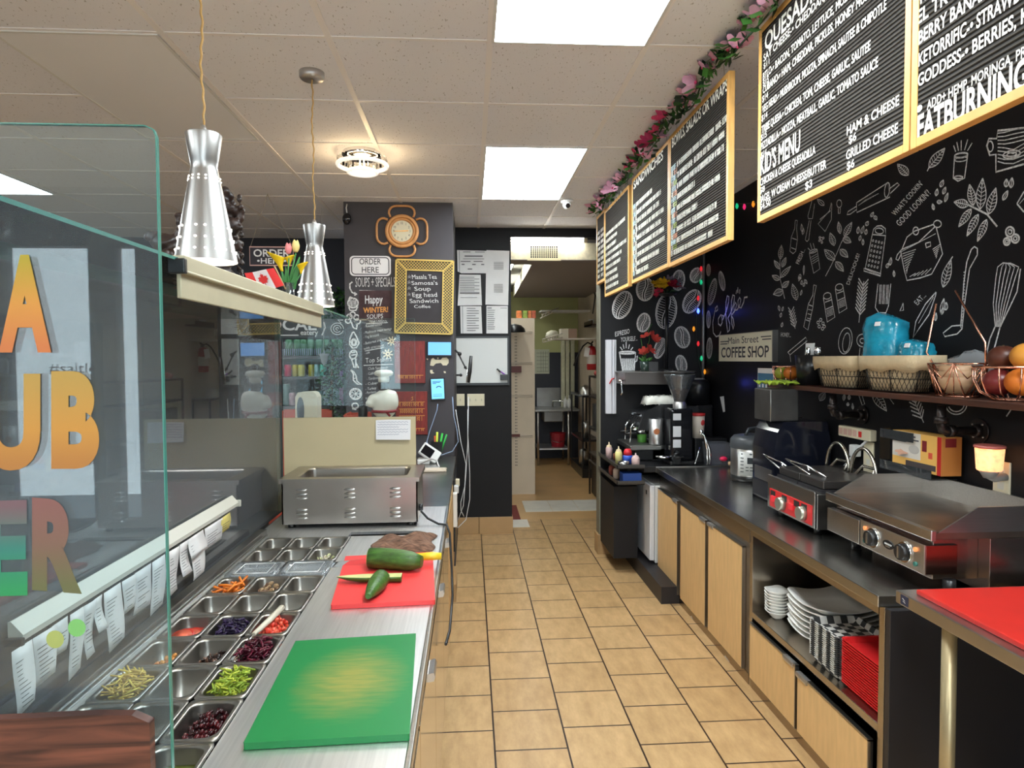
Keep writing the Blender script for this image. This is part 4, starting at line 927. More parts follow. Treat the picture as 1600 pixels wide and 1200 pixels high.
tag(B().lathe([(.001, 0), (.04, 0), (.042, .035), (.038, .035), (.036, .004), (.001, .004)], n=24).build('tin', steel_d, loc=(1.125, 4.73, SZ)), 'low metal tin at the front of the rack', 'tin')
tag(B().lathe([(.001, 0), (.036, 0), (.036, .05), (.001, .05)], n=20).build('jar', M('brown_jar', srgb(120, 66, 44), .3), loc=(1.15, 5.03, SZ)), 'brown jar behind the yellow squeeze bottle', 'jar')
LZ = .7285
tag(B().box(-.07, .07, -.05, .05, 0, .07).build('carton', [M('blue_carton', srgb(34, 72, 150), .5)], loc=(1.18, 4.74, LZ), bevel=.002), 'blue and white carton on the lower rack shelf', 'carton')
tag(B().lathe([(.001, 0), (.028, 0), (.028, .06), (.02, .075), (.001, .075)], n=16).build('jar', M('rust_jar', srgb(150, 74, 60), .4), loc=(1.11, 5.05, LZ)), 'rust coloured jar on the lower rack shelf', 'jar')
tag(B().lathe([(.001, 0), (.026, 0), (.026, .06), (.018, .075), (.001, .075)], n=16).build('jar', M('cream_jar', srgb(216, 190, 168), .4), loc=(1.11, 4.9, LZ)), 'cream coloured jar on the lower rack shelf', 'jar')
# ---- white trunking strip on the facing wall
a, b2 = P(945.5, 531, y=FY), P(962, 646, y=FY)
t = T('cable_trunking', 'tall white plastic trunking strip on the dark facing wall', 'trunking', (a.x, FY, b2.z))
w_, h_ = b2.x-a.x, a.z-b2.z
B().box(0, w_*.55, -.03, 0, 0, h_).box(w_*.6, w_*.8, -.036, 0, 0, h_).box(w_*.82, w_, -.024, 0, 0, h_).build('cover', M('trunk_white', srgb(206, 206, 212), .4), t, bevel=.003)
c = P(956, 594, y=FY-.04); tag(B().tube([(c.x+.02, c.y, c.z+.015), (c.x, c.y-.005, c.z+.01), (c.x-.02, c.y, c.z-.03)], .006, 6).build('tag_tie', M('tie_red', srgb(214, 60, 64), .5)), 'small red tie on the white trunking strip', 'tie')
# ---- hot water shelf / steel box above the espresso machine
a, b2 = P(977, 581.5, y=5.05), P(1046, 603, y=5.05)
t = T('steel_shelf', 'dark steel shelf unit above the espresso machine', 'shelf', (a.x, 5.05, b2.z)); w_, h_ = b2.x-a.x, a.z-b2.z
B().box(0, w_+.12, 0, .32, .012, h_).build('box', M('smoked_steel', (.2, .18, .17), .3, .8), t, bevel=.004)
B().box(-.02, w_+.12, -.02, .32, h_-.006, h_+.004).build('top_plate', steel_d, t, bevel=.001)
B().tube([(-.03, .0, .05), (-.03, .0, .0), (-.025, 0, -.05), (-.035, 0, -.07)], .006, 6).cyl((-.06, .0, .045), (.0, .0, .045), .007).build('tap', chrome, t)
ztop = b2.z+h_+.005
# plants and flowers on it
c = P(1009, 577, y=5.2)
t = T('flower_pot', 'small glass pot with red orchids and green leaves on the steel shelf', 'potted flowers', (c.x, 5.2, ztop))
B().lathe([(.001, 0), (.04, 0), (.05, .08), (.047, .08), (.037, .006), (.001, .006)], n=20).build('pot', M('dark_glass', (.03, .05, .04), .1), t)
b = B()
for k in range(8): a_ = k*.8; b.tube([(0, 0, .05), (.03*math.cos(a_), .03*math.sin(a_), .09), (.06*math.cos(a_), .04*math.sin(a_), .1+.01*(k % 3))], [.006, .012, .002], 6)
b.tube([(0, 0, .06), (.0, 0, .16), (.03, 0, .25), (.02, 0, .33), (.05, 0, .38)], .003, 5).tube([(0, 0, .06), (-.03, 0, .2), (-.04, 0, .26)], .003, 5); b.build('leaves', green, t)
for k, (x, z, r_, m_) in enumerate(((-.02, .155, .045, 0), (.03, .17, .05, 0), (.05, .27, .055, 1), (.0, .28, .05, 1), (.075, .26, .04, 1))):
    b = B(); petals(b, (0, 0, 0), r_, 6, 0, .3, k); b.build('blossom', [M('orchid_red', srgb(206, 70, 60), .5, noise=.2)], t, loc=(x, -.02, z))
c = P(1021, 572, y=5.12); tag(B().box(-.03, .03, -.03, .03, 0, .075).build('carton', M('dark_carton', srgb(60, 60, 62), .5), loc=(c.x, 5.12, ztop), bevel=.002), 'small dark box with a pale label beside the flower pot', 'box')
# black pole with bouquet
c = P(1042, 500, y=5.25)
t = T('flower_stand', 'tall black pole with a bouquet of yellow and red flowers on top', 'flower stand', (c.x, 5.25, ztop))
zt_ = P(1042, 462, y=5.25).z-ztop
B().cyl((0, 0, 0), (0, 0, zt_), .014, n=12).lathe([(.001, 0), (.05, 0), (.05, .01), (.001, .012)], n=20).build('pole', blackp, t)
B().lathe([(.02, zt_-.01), (.075, zt_+.01), (.078, zt_+.016), (.02, zt_)], n=24).build('dish', blackp, t)
for k, (x, z, r_, m_) in enumerate(((-.06, .06, .055, 0), (-.02, .075, .055, 0), (-.04, .1, .05, 0), (-.08, .09, .05, 0), (.03, .07, .06, 1), (.06, .085, .05, 1), (-.07, .025, .045, 1), (.02, .12, .05, 2), (.09, .06, .05, 2), (.1, .1, .045, 2))):
    b = B(); petals(b, (0, 0, 0), r_, 7, 0, .5, k+9); petals(b, (0, 0, .005), r_*.7, 5, 0, .8, k+30); b.build('blossom', [(yell, M('deep_red', srgb(170, 30, 60), .5), M('dull_mauve', srgb(120, 110, 130), .6))[m_]], t, loc=(x, -.03+.04*(k % 2), zt_+z))
b = B()
for k in range(14): a_ = k*.9; b.tube([(0, 0, zt_), (.05*math.cos(a_), .05*math.sin(a_), zt_+.04), (.11*math.cos(a_), .08*math.sin(a_), zt_+.03)], [.004, .014, .002], 5)
b.build('foliage', dgreen, t)
# ---- espresso machine: long side along the wall end, front to the aisle
t = T('espresso_machine', 'black two-group espresso machine with steam wands and drip tray', 'coffee machine', (1.28, 4.975, .845))
b = B(); pr = [(.14, .0), (.5, .0), (.5, .42), (.2, .42), (.05, .36), (.03, .25), (.14, .22)]
b.prism([(x, 0.02, z) for x, z in pr], (0, .38, 0)); b.build('body', M('machine_black', (.03, .03, .032), .22), t, bevel=.015)
B().prism([(x, -.0, z) for x, z in ((.02, .24), (.06, .37), (.2, .44), (.34, .44), (.34, .24))], (0, .03, 0)).build('side_cover', blackp, t, bevel=.012)
B().box(-.06, .185, -.06, .0, .09, .125).box(-.06, .3, 0, .4, .09, .125).build('drip_tray', steel_d, t, bevel=.006)
b = B()
for k in range(21): b.box(-.05, .12, -.04+.02*k, -.03+.02*k, .125, .129)
b.build('grate', steel_d, t)
B().box(.0, .3, .02, .4, .0, .09).build('base', blackp, t, bevel=.008); B().box(.132, .14, .03, .38, .13, .25).build('chrome_panel', chrome, t)
for k, y in enumerate((.1, .27)):
    B().cyl((.07, y, .265), (.07, y, .215), .03, .04, n=20).build('group_head', chrome, t); 
    B().cyl((.09, y, .215), (.09, y, .2), .036, n=20).tube([(.06, y, .208), (-.06, y, .2)], .012, 8).build('portafilter', blackp, t)
    B().tube([(-.0, y-.06, .3), (-.03, y-.06, .26), (-.035, y-.06, .14)], .006, 8).build('steam_wand', chrome, t)
b = B()
for k in range(10): b.sph((.045+.002*(k % 2), .05+.033*k, .31+.012*(k % 2)), .005, 6, 4)
b.build('buttons', M('button_grey', (.4, .4, .4), .4), t)
b = B()
for k, y in enumerate((.1, .27)): b.box(.02, .09, y-.05, y+.05, .345, .36)
b.build('logo_plate', chrome, t)
zt2 = .845+.42
# white cups/cloth on top of machine
cl_ = B(); n = 14; g = random.Random(5)
vs = [( -.13+.26*i/n, -.1+.2*j/8, .052+.02*g.random()+(.012 if 0 < i < n and 0 < j < 8 else -.052)) for j in range(9) for i in range(n+1)]
cl_.add(vs, [(j*(n+1)+i, j*(n+1)+i+1, (j+1)*(n+1)+i+1, (j+1)*(n+1)+i) for j in range(8) for i in range(n)], 0, True)
o = cl_.build('cloth', M('white_cloth', (.72, .71, .64), .9), loc=(1.5, 5.1, zt2+.002)); md = o.modifiers.new('thick', 'SOLIDIFY'); md.thickness = .004; tag(o, 'white cloth lying folded on top of the espresso machine', 'cloth')
# steel cup and green cup on the drip tray
c = P(1030, 686, y=4.96)
t = T('steel_cup', 'tall steel cup with a round orange emblem on the drip tray', 'cup', (1.435, 4.965, .845+.13))
B().lathe([(.001, 0), (.05, 0), (.053, .005), (.054, .2), (.051, .2), (.05, .008), (.001, .008)], n=28).build('cup', alu, t)
b = B(); b.poly([(-.01+.024*math.cos(a_*.35), -.0575+.004*abs(math.cos(a_*.35)), .105+.024*math.sin(a_*.35)) for a_ in range(18)]); b.build('emblem', M('emblem_orange', srgb(176, 104, 60), .5), t)
tag(B().lathe([(.001, 0), (.034, 0), (.042, .13), (.039, .13), (.03, .006), (.001, .006)], n=20).build('cup', M('green_cup', srgb(86, 150, 60), .3), loc=(1.36, 5.1, .976)), 'green cup under the espresso group head', 'cup')
# ---- grinder
t = T('coffee_grinder', 'tall black coffee grinder with a clear cone hopper', 'grinder', (1.58, 4.84, .845))
B().box(-.1, .1, -.1, .12, .0, .03).build('base', blackp, t, bevel=.008)
B().box(-.09, .08, -.08, .11, .03, .42).build('body', blackg, t, bevel=.02)
for z0, z1 in ((.335, .385), (.21, .29), (.13, .19)): B().box(-.075, -.015, -.083, -.079, z0, z1).build('label_plate', M('label_silver', (.6, .6, .62), .4), t, bevel=.001)
B().lathe([(.05, .42), (.05, .45), (.04, .47)], (0, 0, 0), 24).build('collar', alu, t)
B().lathe([(.04, .465), (.05, .5), (.115, .66), (.118, .68), (.112, .68), (.11, .66), (.045, .5), (.036, .466)], n=32).build('hopper', glass_mat('smoky_plastic', (.8, .78, .78), haze=.07), t)
B().lathe([(.001, .685), (.118, .685), (.12, .7), (.001, .705)], n=32).build('hopper_lid', M('lid_smoke', (.05, .05, .05), .2), t)
B().lathe([(.001, .47), (.04, .475), (.07, .56), (.001, .575)], n=24).build('beans', M('coffee_beans', srgb(70, 46, 36), .5, bump=1, bscale=120, noise=.5, nscale=90), t)
B().tube([(-.05, -.08, .1), (-.05, -.15, .1), (-.09, -.16, .09)], .01, 8).torus((-.05, -.13, .07), .035, .006).cyl((-.06, -.07, .05), (-.06, -.13, .05), .03, n=20).build('dosing_fork', blackp, t)
B().lathe([(.001, 0), (.06, 0), (.062, .012), (.001, .014)], (-.13, -.03, .05), 24).build('dosing_tray', chrome, t)
# tub of lids leaning behind
t = T('snack_tub', 'pale tub with a red lid and red emblem beside the grinder', 'tub', (1.745, 4.9, 1.0305))
B().lathe([(.001, 0), (.042, 0), (.05, .17), (.001, .17)], n=24).build('tub', M('tub_cream', srgb(214, 200, 184), .5), t); B().lathe([(.001, .17), (.053, .17), (.053, .19), (.001, .19)], n=24).build('lid', M('tub_red', srgb(190, 48, 46), .4), t)
B().sph((.018, -.04, .12), (.02, .01, .024)).build('emblem', M('tub_red'), t)
tag(B().box(-.13, .12, -.065, .06, 0, .185).build('box', blackp, loc=(1.83, 4.9, .845), bevel=.006), 'black box behind the clear bin, under the pale tub', 'box')
# clear bin with tongs
smoky = glass_mat('bin_plastic', (.7, .68, .76), haze=.1)
c = P(1118, 726, z=.845)
t = T('storage_bin', 'clear square plastic bin on the far end of the worktop', 'bin', (1.835, 4.755, .846))
b = B(); o1 = [(-.085, -.07), (.085, -.07), (.085, .07), (-.085, .07)]; 
b.rings([[(x*.85, y*.85, 0) for x, y in o1], [(x, y, .16) for x, y in o1], [(x*1.07, y*1.08, .16) for x, y in o1], [(x*1.07, y*1.08, .165) for x, y in o1], [(x*.97, y*.96, .164) for x, y in o1], [(x*.83, y*.83, .004) for x, y in o1]], 0, True, False)
b.build('bin', smoky, t)
t = T('tongs', 'steel tongs hooked over the clear bin', 'tongs', (1.705, 4.66, .85))
for dx in (0, .018): B().tube([(.03+dx, -.0, .01), (.02+dx, -.012, .12), (.0, -.01, .22), (-.02, .0, .25)], [.008, .01, .009, .006], 8).build('arm', chrome, t)
B().sph((-.02, 0, .25), (.015, .012, .02)).build('hinge', chrome, t)
tag(B().tube([(1.655, 4.71, .858), (1.675, 4.71, .92), (1.695, 4.72, .98)], .004, 6).build('spoon', chrome), 'thin steel spoon handle beside the black grinder', 'spoon')
# scoop with red end
c = P(1148, 712, z=.86)
t = T('scoop', 'wooden handled scoop with a red end behind the multicooker', 'scoop', (1.945, 4.62, .87))
B().tube([(-.06, .02, .0), (.0, -.05, .015)], .016, 10).build('handle', M('handle_wood', srgb(206, 170, 130), .5), t); B().sph((-.09, .05, .03), (.03, .02, .018)).build('red_end', M('neon_pink', srgb(240, 40, 90), .4), t)
# ---- multicooker
c = P(1182, 752, z=CZ)
t = T('multicooker', 'white and grey electric multicooker with a keypad on the worktop', 'multicooker', (1.835, 4.15, CZ))
B().lathe([(.001, 0), (.12, 0), (.128, .02), (.128, .04)], n=40, caps=True).build('base', blackp, t)
B().lathe([(.128, .04), (.13, .05), (.13, .21), (.126, .215), (.001, .215)], n=40).build('body', steel, t)
B().lathe([(.131, .215), (.134, .22), (.132, .27), (.11, .295), (.05, .305), (.001, .305)], n=40).build('lid', M('lid_grey', srgb(70, 74, 78), .35), t)
B().tube([(-.06, -.05, .3), (-.04, -.045, .34), (.06, .0, .345), (.09, .02, .3)], .011, 8).build('lid_handle', M('lid_grey'), t)
b = B(); n = 10; th = [R(-150+78*i/n) for i in range(n+1)]
ring = lambda z: [(.137*math.cos(a_), .137*math.sin(a_), z) for a_ in th]
for z0, z1 in ((.05, .2),): 
    b.add(ring(z0)+ring(z1), [(i, i+1, n+2+i, n+1+i) for i in range(n)], 0, True)
o = b.build('control_panel', M('panel_white', srgb(216, 216, 212), .35), t); md = o.modifiers.new('th', 'SOLIDIFY'); md.thickness = .006
b = B()
def onring(a0, a1, z0, z1, mi=0, r=.1385): b.add([(r*math.cos(R(a_)), r*math.sin(R(a_)), z) for z in (z0, z1) for a_ in (a0, (a0+a1)/2, a1)], [(0, 1, 4, 3), (1, 2, 5, 4)], mi)
onring(-124, -102, .125, .165)
for k in range(5):
    for a0 in (-142, -92): onring(a0, a0+9, .07+.022*k, .075+.022*k)
for k in range(3): onring(-128+11*k, -120+11*k, .1, .105); onring(-128+11*k, -120+11*k, .08, .085)
onring(-140, -90, .183, .19)
b.build('keypad_marks', M('keypad_dark', srgb(50, 56, 60), .4), t)
B().obox((.0, -.134, .11), (.012, .012, .2), (0, 0, 0)).build('trim_bar', chrome, t)
# ---- black appliance with steel box on top
t = T('rice_dispenser', 'black glossy rounded appliance under the metal box on the worktop', 'appliance', (1.79, 3.53, CZ))
b = B(); pr = [(-.16, .0), (-.16, .3), (-.145, .4), (-.11, .455), (.13, .455), (.15, .36), (.15, .0)]
b.prism([(x, -.135, z) for x, z in pr], (0, .27, 0)); b.build('body', M('blue_black', (.008, .009, .016), .1), t, bevel=.025, seg=3)
B().box(-.166, -.158, -.1, .1, .12, .19).build('steel_band', steel, t)
ap_z = CZ+.4555
t = T('napkin_dispenser', 'dark brushed metal box dispenser on top of the black appliance', 'dispenser', (1.7, 3.53, ap_z))
B().box(-.08, .08, -.1, .1, 0, .175).build('box', M('dark_brushed', (.14, .135, .13), .35, .85, noise=.2, nscale=8), t, bevel=.006)
B().tube([(-.079, -.103, .17), (-.079, -.103, .0)], .003, 6).build('seam_bead', steel_d, t)
cl_ = B(); n = 12; g = random.Random(11)
vs = [(-.085+.17*i/n, -.1+.2*j/8, .012+.02*abs(math.sin(i*1.1+j*.6))+.012*g.random()) for j in range(9) for i in range(n+1)]
cl_.add(vs, [(j*(n+1)+i, j*(n+1)+i+1, (j+1)*(n+1)+i+1, (j+1)*(n+1)+i) for j in range(8) for i in range(n)], 0, True)
o = cl_.build('cloth', M('lime_cloth', srgb(150, 176, 52), .9, noise=.15, nscale=20), loc=(1.7, 3.53, ap_z+.177)); md = o.modifiers.new('thick', 'SOLIDIFY'); md.thickness = .006; tag(o, 'lime green cloth on top of the metal box', 'cloth')
# ---- panini grill
t = T('panini_grill', 'steel double contact grill with a red control panel and round handles', 'grill', (1.53, 2.8, CZ))
gy = .46
B().box(.012, .4, .0, gy, .03, .19).build('body', steel_d, t, bevel=.003)
B().box(.0, .012, .0, gy, .035, .2).build('front_panel', steel, t, bevel=.002)
B().box(-.003, .0, .02, gy-.03, .045, .135).build('red_label', M('label_red', srgb(206, 42, 44), .4), t)
b = B()
for y in (.06, .13, .25, .37): b.box(-.004, -.0028, y, y+.05, .1, .128)
b.build('label_marks', M('label_black', (.02, .02, .02), .4), t)
for y in (.09, .29): B().cyl((-.003, y, .085), (-.03, y, .085), .034, .03, n=20).build('knob', M('knob_steel', srgb(180, 178, 160), .3, .7), t)
for y in (.2, .38): B().box(-.012, -.003, y-.018, y+.018, .075, .105).build('switch', M('switch_red', srgb(236, 50, 60), .4), t, bevel=.002)
for sy in (.06, gy-.06):
    for sx in (.05, .35): B().cyl((sx, sy, 0), (sx, sy, .03), .018, n=12).build('foot', blackp, t)
for y0, y1 in ((.02, .225), (.235, gy-.02)):
    o = B().box(.04, .38, y0, y1, .19, .205).build('lower_plate', black, t)
    o = B().box(.05, .39, y0, y1, .208, .245).build('upper_plate', M('plate_top', (.1, .09, .085), .35, .8), t, bevel=.004)
    ym = (y0+y1)/2
    B().tube([(.3, ym-.1*math.cos(R(180*k/16)), .245+.13*math.sin(R(180*k/16))) for k in range(17)], .008, 8).build('loop_handle', M('steel_warm', (.6, .56, .48), .25, 1), t)
    B().tube([(.3, ym-.06, .247), (.33, ym-.05, .285), (.33, ym+.05, .285), (.3, ym+.06, .247)], .008, 8).build('spring_arm', M('steel_warm'), t)
for k, (tip, e1, e2, l_) in enumerate((((1193, 710), (1246, 741), (1226, 738), 'bent steel wire handle over the far half of the contact grill'), ((1228, 717), (1292, 746), (1266, 742), 'bent steel wire handle over the near half of the contact grill'))):
    p0, p1, p2 = P(*tip, x=1.6), P(*e1, x=1.64), P(*e2, x=1.6); m1 = p0*.45+p1*.55+Vector((0, 0, .012)); c = p1.copy()
    t2 = T('tongs', l_, 'tongs', c)
    B().tube([p1-c, m1-c, p0-c, p2-c], .0045, 8).build('wire_arm', chrome, t2); B().tube([m1-c, m1*.5+p2*.5-c], .004, 6).build('cross_wire', chrome, t2)
# ---- griddle
t = T('griddle', 'large countertop steel griddle with a splash guard and two dials', 'griddle', (1.51, 2.03, CZ))
gl = .63
redbrown = M('warm_steel', (.3, .17, .14), .2, 1)
B().box(.2, .42, .0, gl, .012, .2).box(.04, .2, .05, gl, .05, .2).build('body', M('griddle_side', (.36, .3, .27), .25, 1), t, bevel=.002)
B().box(.0, .44, .0, gl, .2, .225).build('plate', M('griddle_plate', (.34, .29, .24), .32, 1, noise=.25, nscale=6), t, bevel=.003)
B().box(-.008, .012, -.005, gl+.002, .196, .232).build('front_edge', steel, t, bevel=.003)
b = B().box(.415, .425, .0, gl, .22, .305)
b.prism([(.02, 0, .222), (.16, 0, .305), (.425, 0, .305), (.425, 0, .222)], (0, .006, 0)); b.prism([(.02, gl-.006, .222), (.16, gl-.006, .305), (.425, gl-.006, .305), (.425, gl-.006, .222)], (0, .006, 0))
b.build('splash_guard', steel, t)
B().box(.008, .12, .04, .4, .07, .17).build('control_box', redbrown, t, bevel=.002)
B().box(.003, .008, .04, .4, .07, .17).build('control_panel', M('panel_steel', (.58, .55, .5), .35, 1), t, bevel=.001)
B().box(-.0, .03, .405, gl, .07, .165).build('grease_drawer', steel, t, bevel=.002)
for y in (.135, .315):
    o = B().cyl((.003, y, .12), (-.004, y, .12), .036, n=28).build('dial', chrome, t); B().cyl((-.004, y, .12), (-.022, y, .12), .03, .027, n=28).build('dial_cap', blackp, o)
    B().box(-.026, -.022, y-.004, y+.004, .1, .14).build('pointer', steel, o)
for y, z, m_, n_ in ((.365, .145, M('amber', srgb(236, 140, 84), .3, emit=.6), 'indicator_lamp'), (.08, .145, M('amber'), 'indicator_lamp'), (.365, .095, M('teal_lamp', srgb(50, 110, 100), .3), 'power_lamp'), (.08, .095, M('teal_lamp'), 'power_lamp')): B().cyl((.003, y, z), (-.003, y, z), .008, n=12).build(n_, m_, t)
b = B(); b.prism([(.002, .225+.03*math.cos(a_*.314), .12+.016*math.sin(a_*.314)) for a_ in range(20)], (-.003, 0, 0)); b.build('badge', blackp, t)
for k in range(6): b = B(); b.ribbon([(-.0018, .243-.007*k, .122), (-.0018, .2385-.007*k, .122)], (-1, 0, 0), .0065); b.build('badge_mark', white, t)
B().ribbon([(-.0018, .238, .113), (-.0018, .212, .113)], (-1, 0, 0), .004).build('badge_line', steel, t)
for y in (.05, gl-.05):
    for x in (.1, .36): B().cyl((x, y, 0), (x, y, .05 if x < .2 else .014), .02, n=14).build('foot', blackp, t)
# ---- side table with red board
t = T('prep_stand', 'stainless side table at the right edge carrying the red board', 'table', (1.34, 1.96, 0))
B().box(.0, .62, -1.2, .0, .865, .905).build('top', M('stand_steel', (.5, .49, .47), .3, 1), t, bevel=.003)
for x, y in ((.05, -.17), (.57, -.1), (.05, -1.1), (.57, -1.1)): B().cyl((x, y, 0), (x, y, .865), .02, n=14).build('leg', M('leg_cream', srgb(176, 160, 124), .35, .6), t)
B().box(-.001, .002, -.06, -.025, .87, .9).build('sticker', M('sticker_blue', srgb(36, 42, 66), .5), t)
b = B(); b.ribbon([(-.0012, -.034, .89), (-.0012, -.046, .884), (-.0012, -.036, .882), (-.0012, -.048, .878)], (-1, 0, 0), .0025); b.build('sticker_mark', white, t)
tag(B().box(0, .5, -.68, 0, 0, .016).build('cutting_board', M('board_red', srgb(178, 34, 26), .45, noise=.12, nscale=5), loc=(1.375, 1.915, .9055), bevel=.004), 'red cutting board on the side table at the right edge', 'cutting board')
tag(B().box(0, .58, 0, .025, 0, .8).build('end_panel', black, loc=(CX, 2.05, 0), bevel=.002), 'dark end panel closing the counter beside the side table', 'panel')
# ================================================================ WALL SHELF
t = T('wall_shelf', 'dark wood wall shelf on black pipe brackets', 'shelf', (1.76, 1.6, 1.49))
B().box(0, .205, 0, 2.17, -.024, 0).build('plank', M('walnut', srgb(70, 38, 25), .45, noise=.3, nscale=10, stretch=(8, 1, 8)), t, bevel=.003)
pipe = M('black_pipe', (.035, .028, .026), .35, .7)
for px_, py_ in ((1349, 648), (1532, 673)):
    f = P(px_, py_, x=WX); y = f.y-1.6; z = f.z-1.49
    b = B().tube([(.2, y, z), (.075, y, z), (.055, y, z+.006), (.05, y, z+.025), (.05, y, -.036)], .0165, 12)
    b.build('pipe_bracket', pipe, t)
    o = B().cyl((.209, y, z), (.2, y, z), .048, n=24).cyl((.2, y, z), (.18, y, z), .026, .022, n=20).build('flange', pipe, t)
    b = B()
    for k in range(4): a_ = k*math.pi/2+.7; b.sph((.199, y+.034*math.cos(a_), z+.034*math.sin(a_)), .005, 8, 5)
    b.build('screws', steel_d, o)
    B().cyl((.1, y, z), (.075, y, z), .024, n=14).cyl((.05, y, z+.03), (.05, y, z+.055), .024, n=14).build('elbow_collar', pipe, t)
SZ = 1.4905
def wirebowl(t, r, h, rb, n=9, mat=copper, th=.0028):
    b = B().torus((0, 0, h), r, .0042, n=36, m=8).torus((0, 0, .004), rb, .0035, n=24, m=6)
    b.build('rim', mat, t); b = B()
    for k in range(n):
        a_ = 2*math.pi*k/n; b.tube([(rr*math.cos(a_), rr*math.sin(a_), z) for rr, z in ((rb, .004), (r*.82, h*.25), (r*.98, h*.6), (r, h))], th, 6)
    b.build('wires', mat, t)
limep = M('green_fruit', srgb(150, 160, 50), .4, noise=.1, nscale=8); orangep = M('orange_fruit', srgb(214, 118, 40), .45, bump=.1, bscale=150); mango = M('dark_red_fruit', srgb(112, 36, 36), .35, noise=.3, nscale=6); tomato = M('pale_orange_fruit', srgb(220, 150, 60), .4)
t = T('fruit_bowl', 'small copper wire fruit bowl at the far end of the wall shelf', 'bowl', (1.845, 3.685, SZ)); wirebowl(t, .085, .1, .04, 10)
def fruit(loc, r, m, label):
    t = T('fruit', label, 'fruit', loc); B().lathe([(r*math.sin(a)*(1), -r*.92*math.cos(a)-(.12*r if a > 2.9 else 0)) for a in [math.pi*k/12 for k in range(13)]], n=20).build('flesh', m, t)
    B().cyl((0, 0, r*.78), (0, 0, r*.95), .004, .003, 8).build('stem_end', M('stem_brown', srgb(80, 60, 30), .7), t)
fruit((1.822, 3.72, SZ+.06), .04, limep, 'yellow-green fruit in the small copper wire bowl')
fruit((1.842, 3.645, SZ+.062), .042, orangep, 'orange in the small copper wire bowl, nearer the black cup')
t = T('cutlery_cup', 'black cup holding spoons and napkins on the wall shelf', 'cup', (1.86, 3.475, SZ))
B().lathe([(.001, 0), (.06, 0), (.075, .165), (.071, .165), (.056, .006), (.001, .006)], n=26).build('cup', blackp, t)
tag(B().obox((0, 0, .11), (.004, .06, .2), (0, .12, .3)).obox((.02, -.01, .1), (.004, .05, .18), (.1, .2, .9)).build('napkin', white, loc=(1.86, 3.485, SZ+.02)), 'white napkins standing in the black cup', 'napkin')
g = random.Random(4); sp = None
for k in range(4):
    loc = (1.86+.03*math.cos(k*1.7), 3.445+.03*math.sin(k*1.7), SZ+.012)
    if sp is None:
        sp = T('spoon', 'steel spoon standing in the black cup', 'spoon', loc, group='spoons in the black cup'); B().tube([(0, 0, 0), (.004, 0, .14)], .003, 6).build('handle', chrome, sp); B().sph((.006, 0, .168), (.006, .016, .028)).build('bowl', chrome, sp)
    else: o = dup(sp, loc, k*1.3)
cloth = M('linen', srgb(196, 176, 142), .9, noise=.08, nscale=30, bump=.2, bscale=200); dwire = M('dark_wire', (.05, .045, .04), .4, .8)
def linenbasket(y, label, L_=.33):
    t = T('wire_basket', label, 'basket', (1.845, y, SZ)); hx, hy = .085, L_/2
    def loop(k, z, n=28):
        o = []
        for j in range(n): a_ = 2*math.pi*j/n; q_ = 1/((abs(math.cos(a_))**5+abs(math.sin(a_))**5)**.2); o.append((hx*k*q_*math.cos(a_), hy*k*q_*math.sin(a_), z))
        return o
    b = B().rings([loop(.7, .006), loop(.78, .06), loop(.89, .12), loop(1.0, .155), loop(.97, .15), loop(.85, .1), loop(.68, .012)], 0, True); b.build('linen_lining', cloth, t)
    b = B()
    rr = [[(p[0]*(1.03+.03*(i == 1)), p[1]*(1.03+.02*(i == 1)), p[2]+.0) for p in loop(k, z)] for i, (k, z) in enumerate(((1.02, .157), (1.0, .125), (.96, .092)))]
    rr[2] = [(p[0], p[1], p[2]+.008*math.sin(j*1.7)) for j, p in enumerate(rr[2])]
    b.rings(rr, 0, False); o = b.build('linen_cuff', cloth, t); md = o.modifiers.new('t', 'SOLIDIFY'); md.thickness = .004
    b = B()
    for k, z in ((.71, .006), (.8, .06), (.88, .1)): b.tube([Vector(p)*1 + Vector((p[0]*.03, p[1]*.02, 0)) for p in loop(k, z)], .0018, 5, closed=True)
    lo_, hi_ = loop(.73, .006, 44), loop(.9, .105, 44)
    for j in range(44):
        for s_ in (-2, 2): a_, c_ = lo_[j], hi_[(j+s_) % 44]; b.tube([(a_[0]*1.03, a_[1]*1.03, a_[2]), (c_[0]*1.04, c_[1]*1.03, c_[2])], .0011, 4)
    for j in range(0, 44, 6): b.tube([(lo_[j][0]*1.04, lo_[j][1]*1.03, lo_[j][2]), (hi_[j][0]*1.05, hi_[j][1]*1.04, hi_[j][2])], .0025, 5)
    b.build('wire_mesh', dwire, t)
    return t
linenbasket(3.1, 'linen lined wire basket beside the black cutlery cup', .38); linenbasket(2.7, 'linen lined wire basket holding the blue bags', .39)
bagm = M('blue_bag', srgb(30, 140, 168), .18, noise=.35, nscale=14, bump=.6, bscale=25, coat=.5)
def bag(loc, dims, label, seed, rz=0):
    g = random.Random(seed); b = B(); rings = []
    for i in range(13):
        v = i/12; k = min(1, .82+v*1.2)*(1 if v < .8 else 1-(v-.8)*.9)*(.45 if v > .99 else 1); ring = []
        for j in range(20):
            a_ = 2*math.pi*j/20; ca, sa = math.cos(a_), math.sin(a_); q_ = (1+g.uniform(-.06, .06))/((abs(ca)**3.4+abs(sa)**3.4)**(1/3.4)); ring.append((dims[0]*k*q_*ca*(1-.5*max(0, v-.6)), dims[1]*k*q_*sa*(1+.3*max(0, v-.75)*(1 if sa > 0 else .2)), dims[2]*(v+(.05*sa if v > .85 else 0))))
        rings.append(ring)
    b.rings(rings, 0, True)
    t = T('food_bag', label, 'bag', loc, rz); b.build('bag', bagm, t); B().obox((-dims[0]*.88, -.01, dims[2]*.82), (.004, .03, .018), (0, .3, 0)).build('price_label', paper, t)
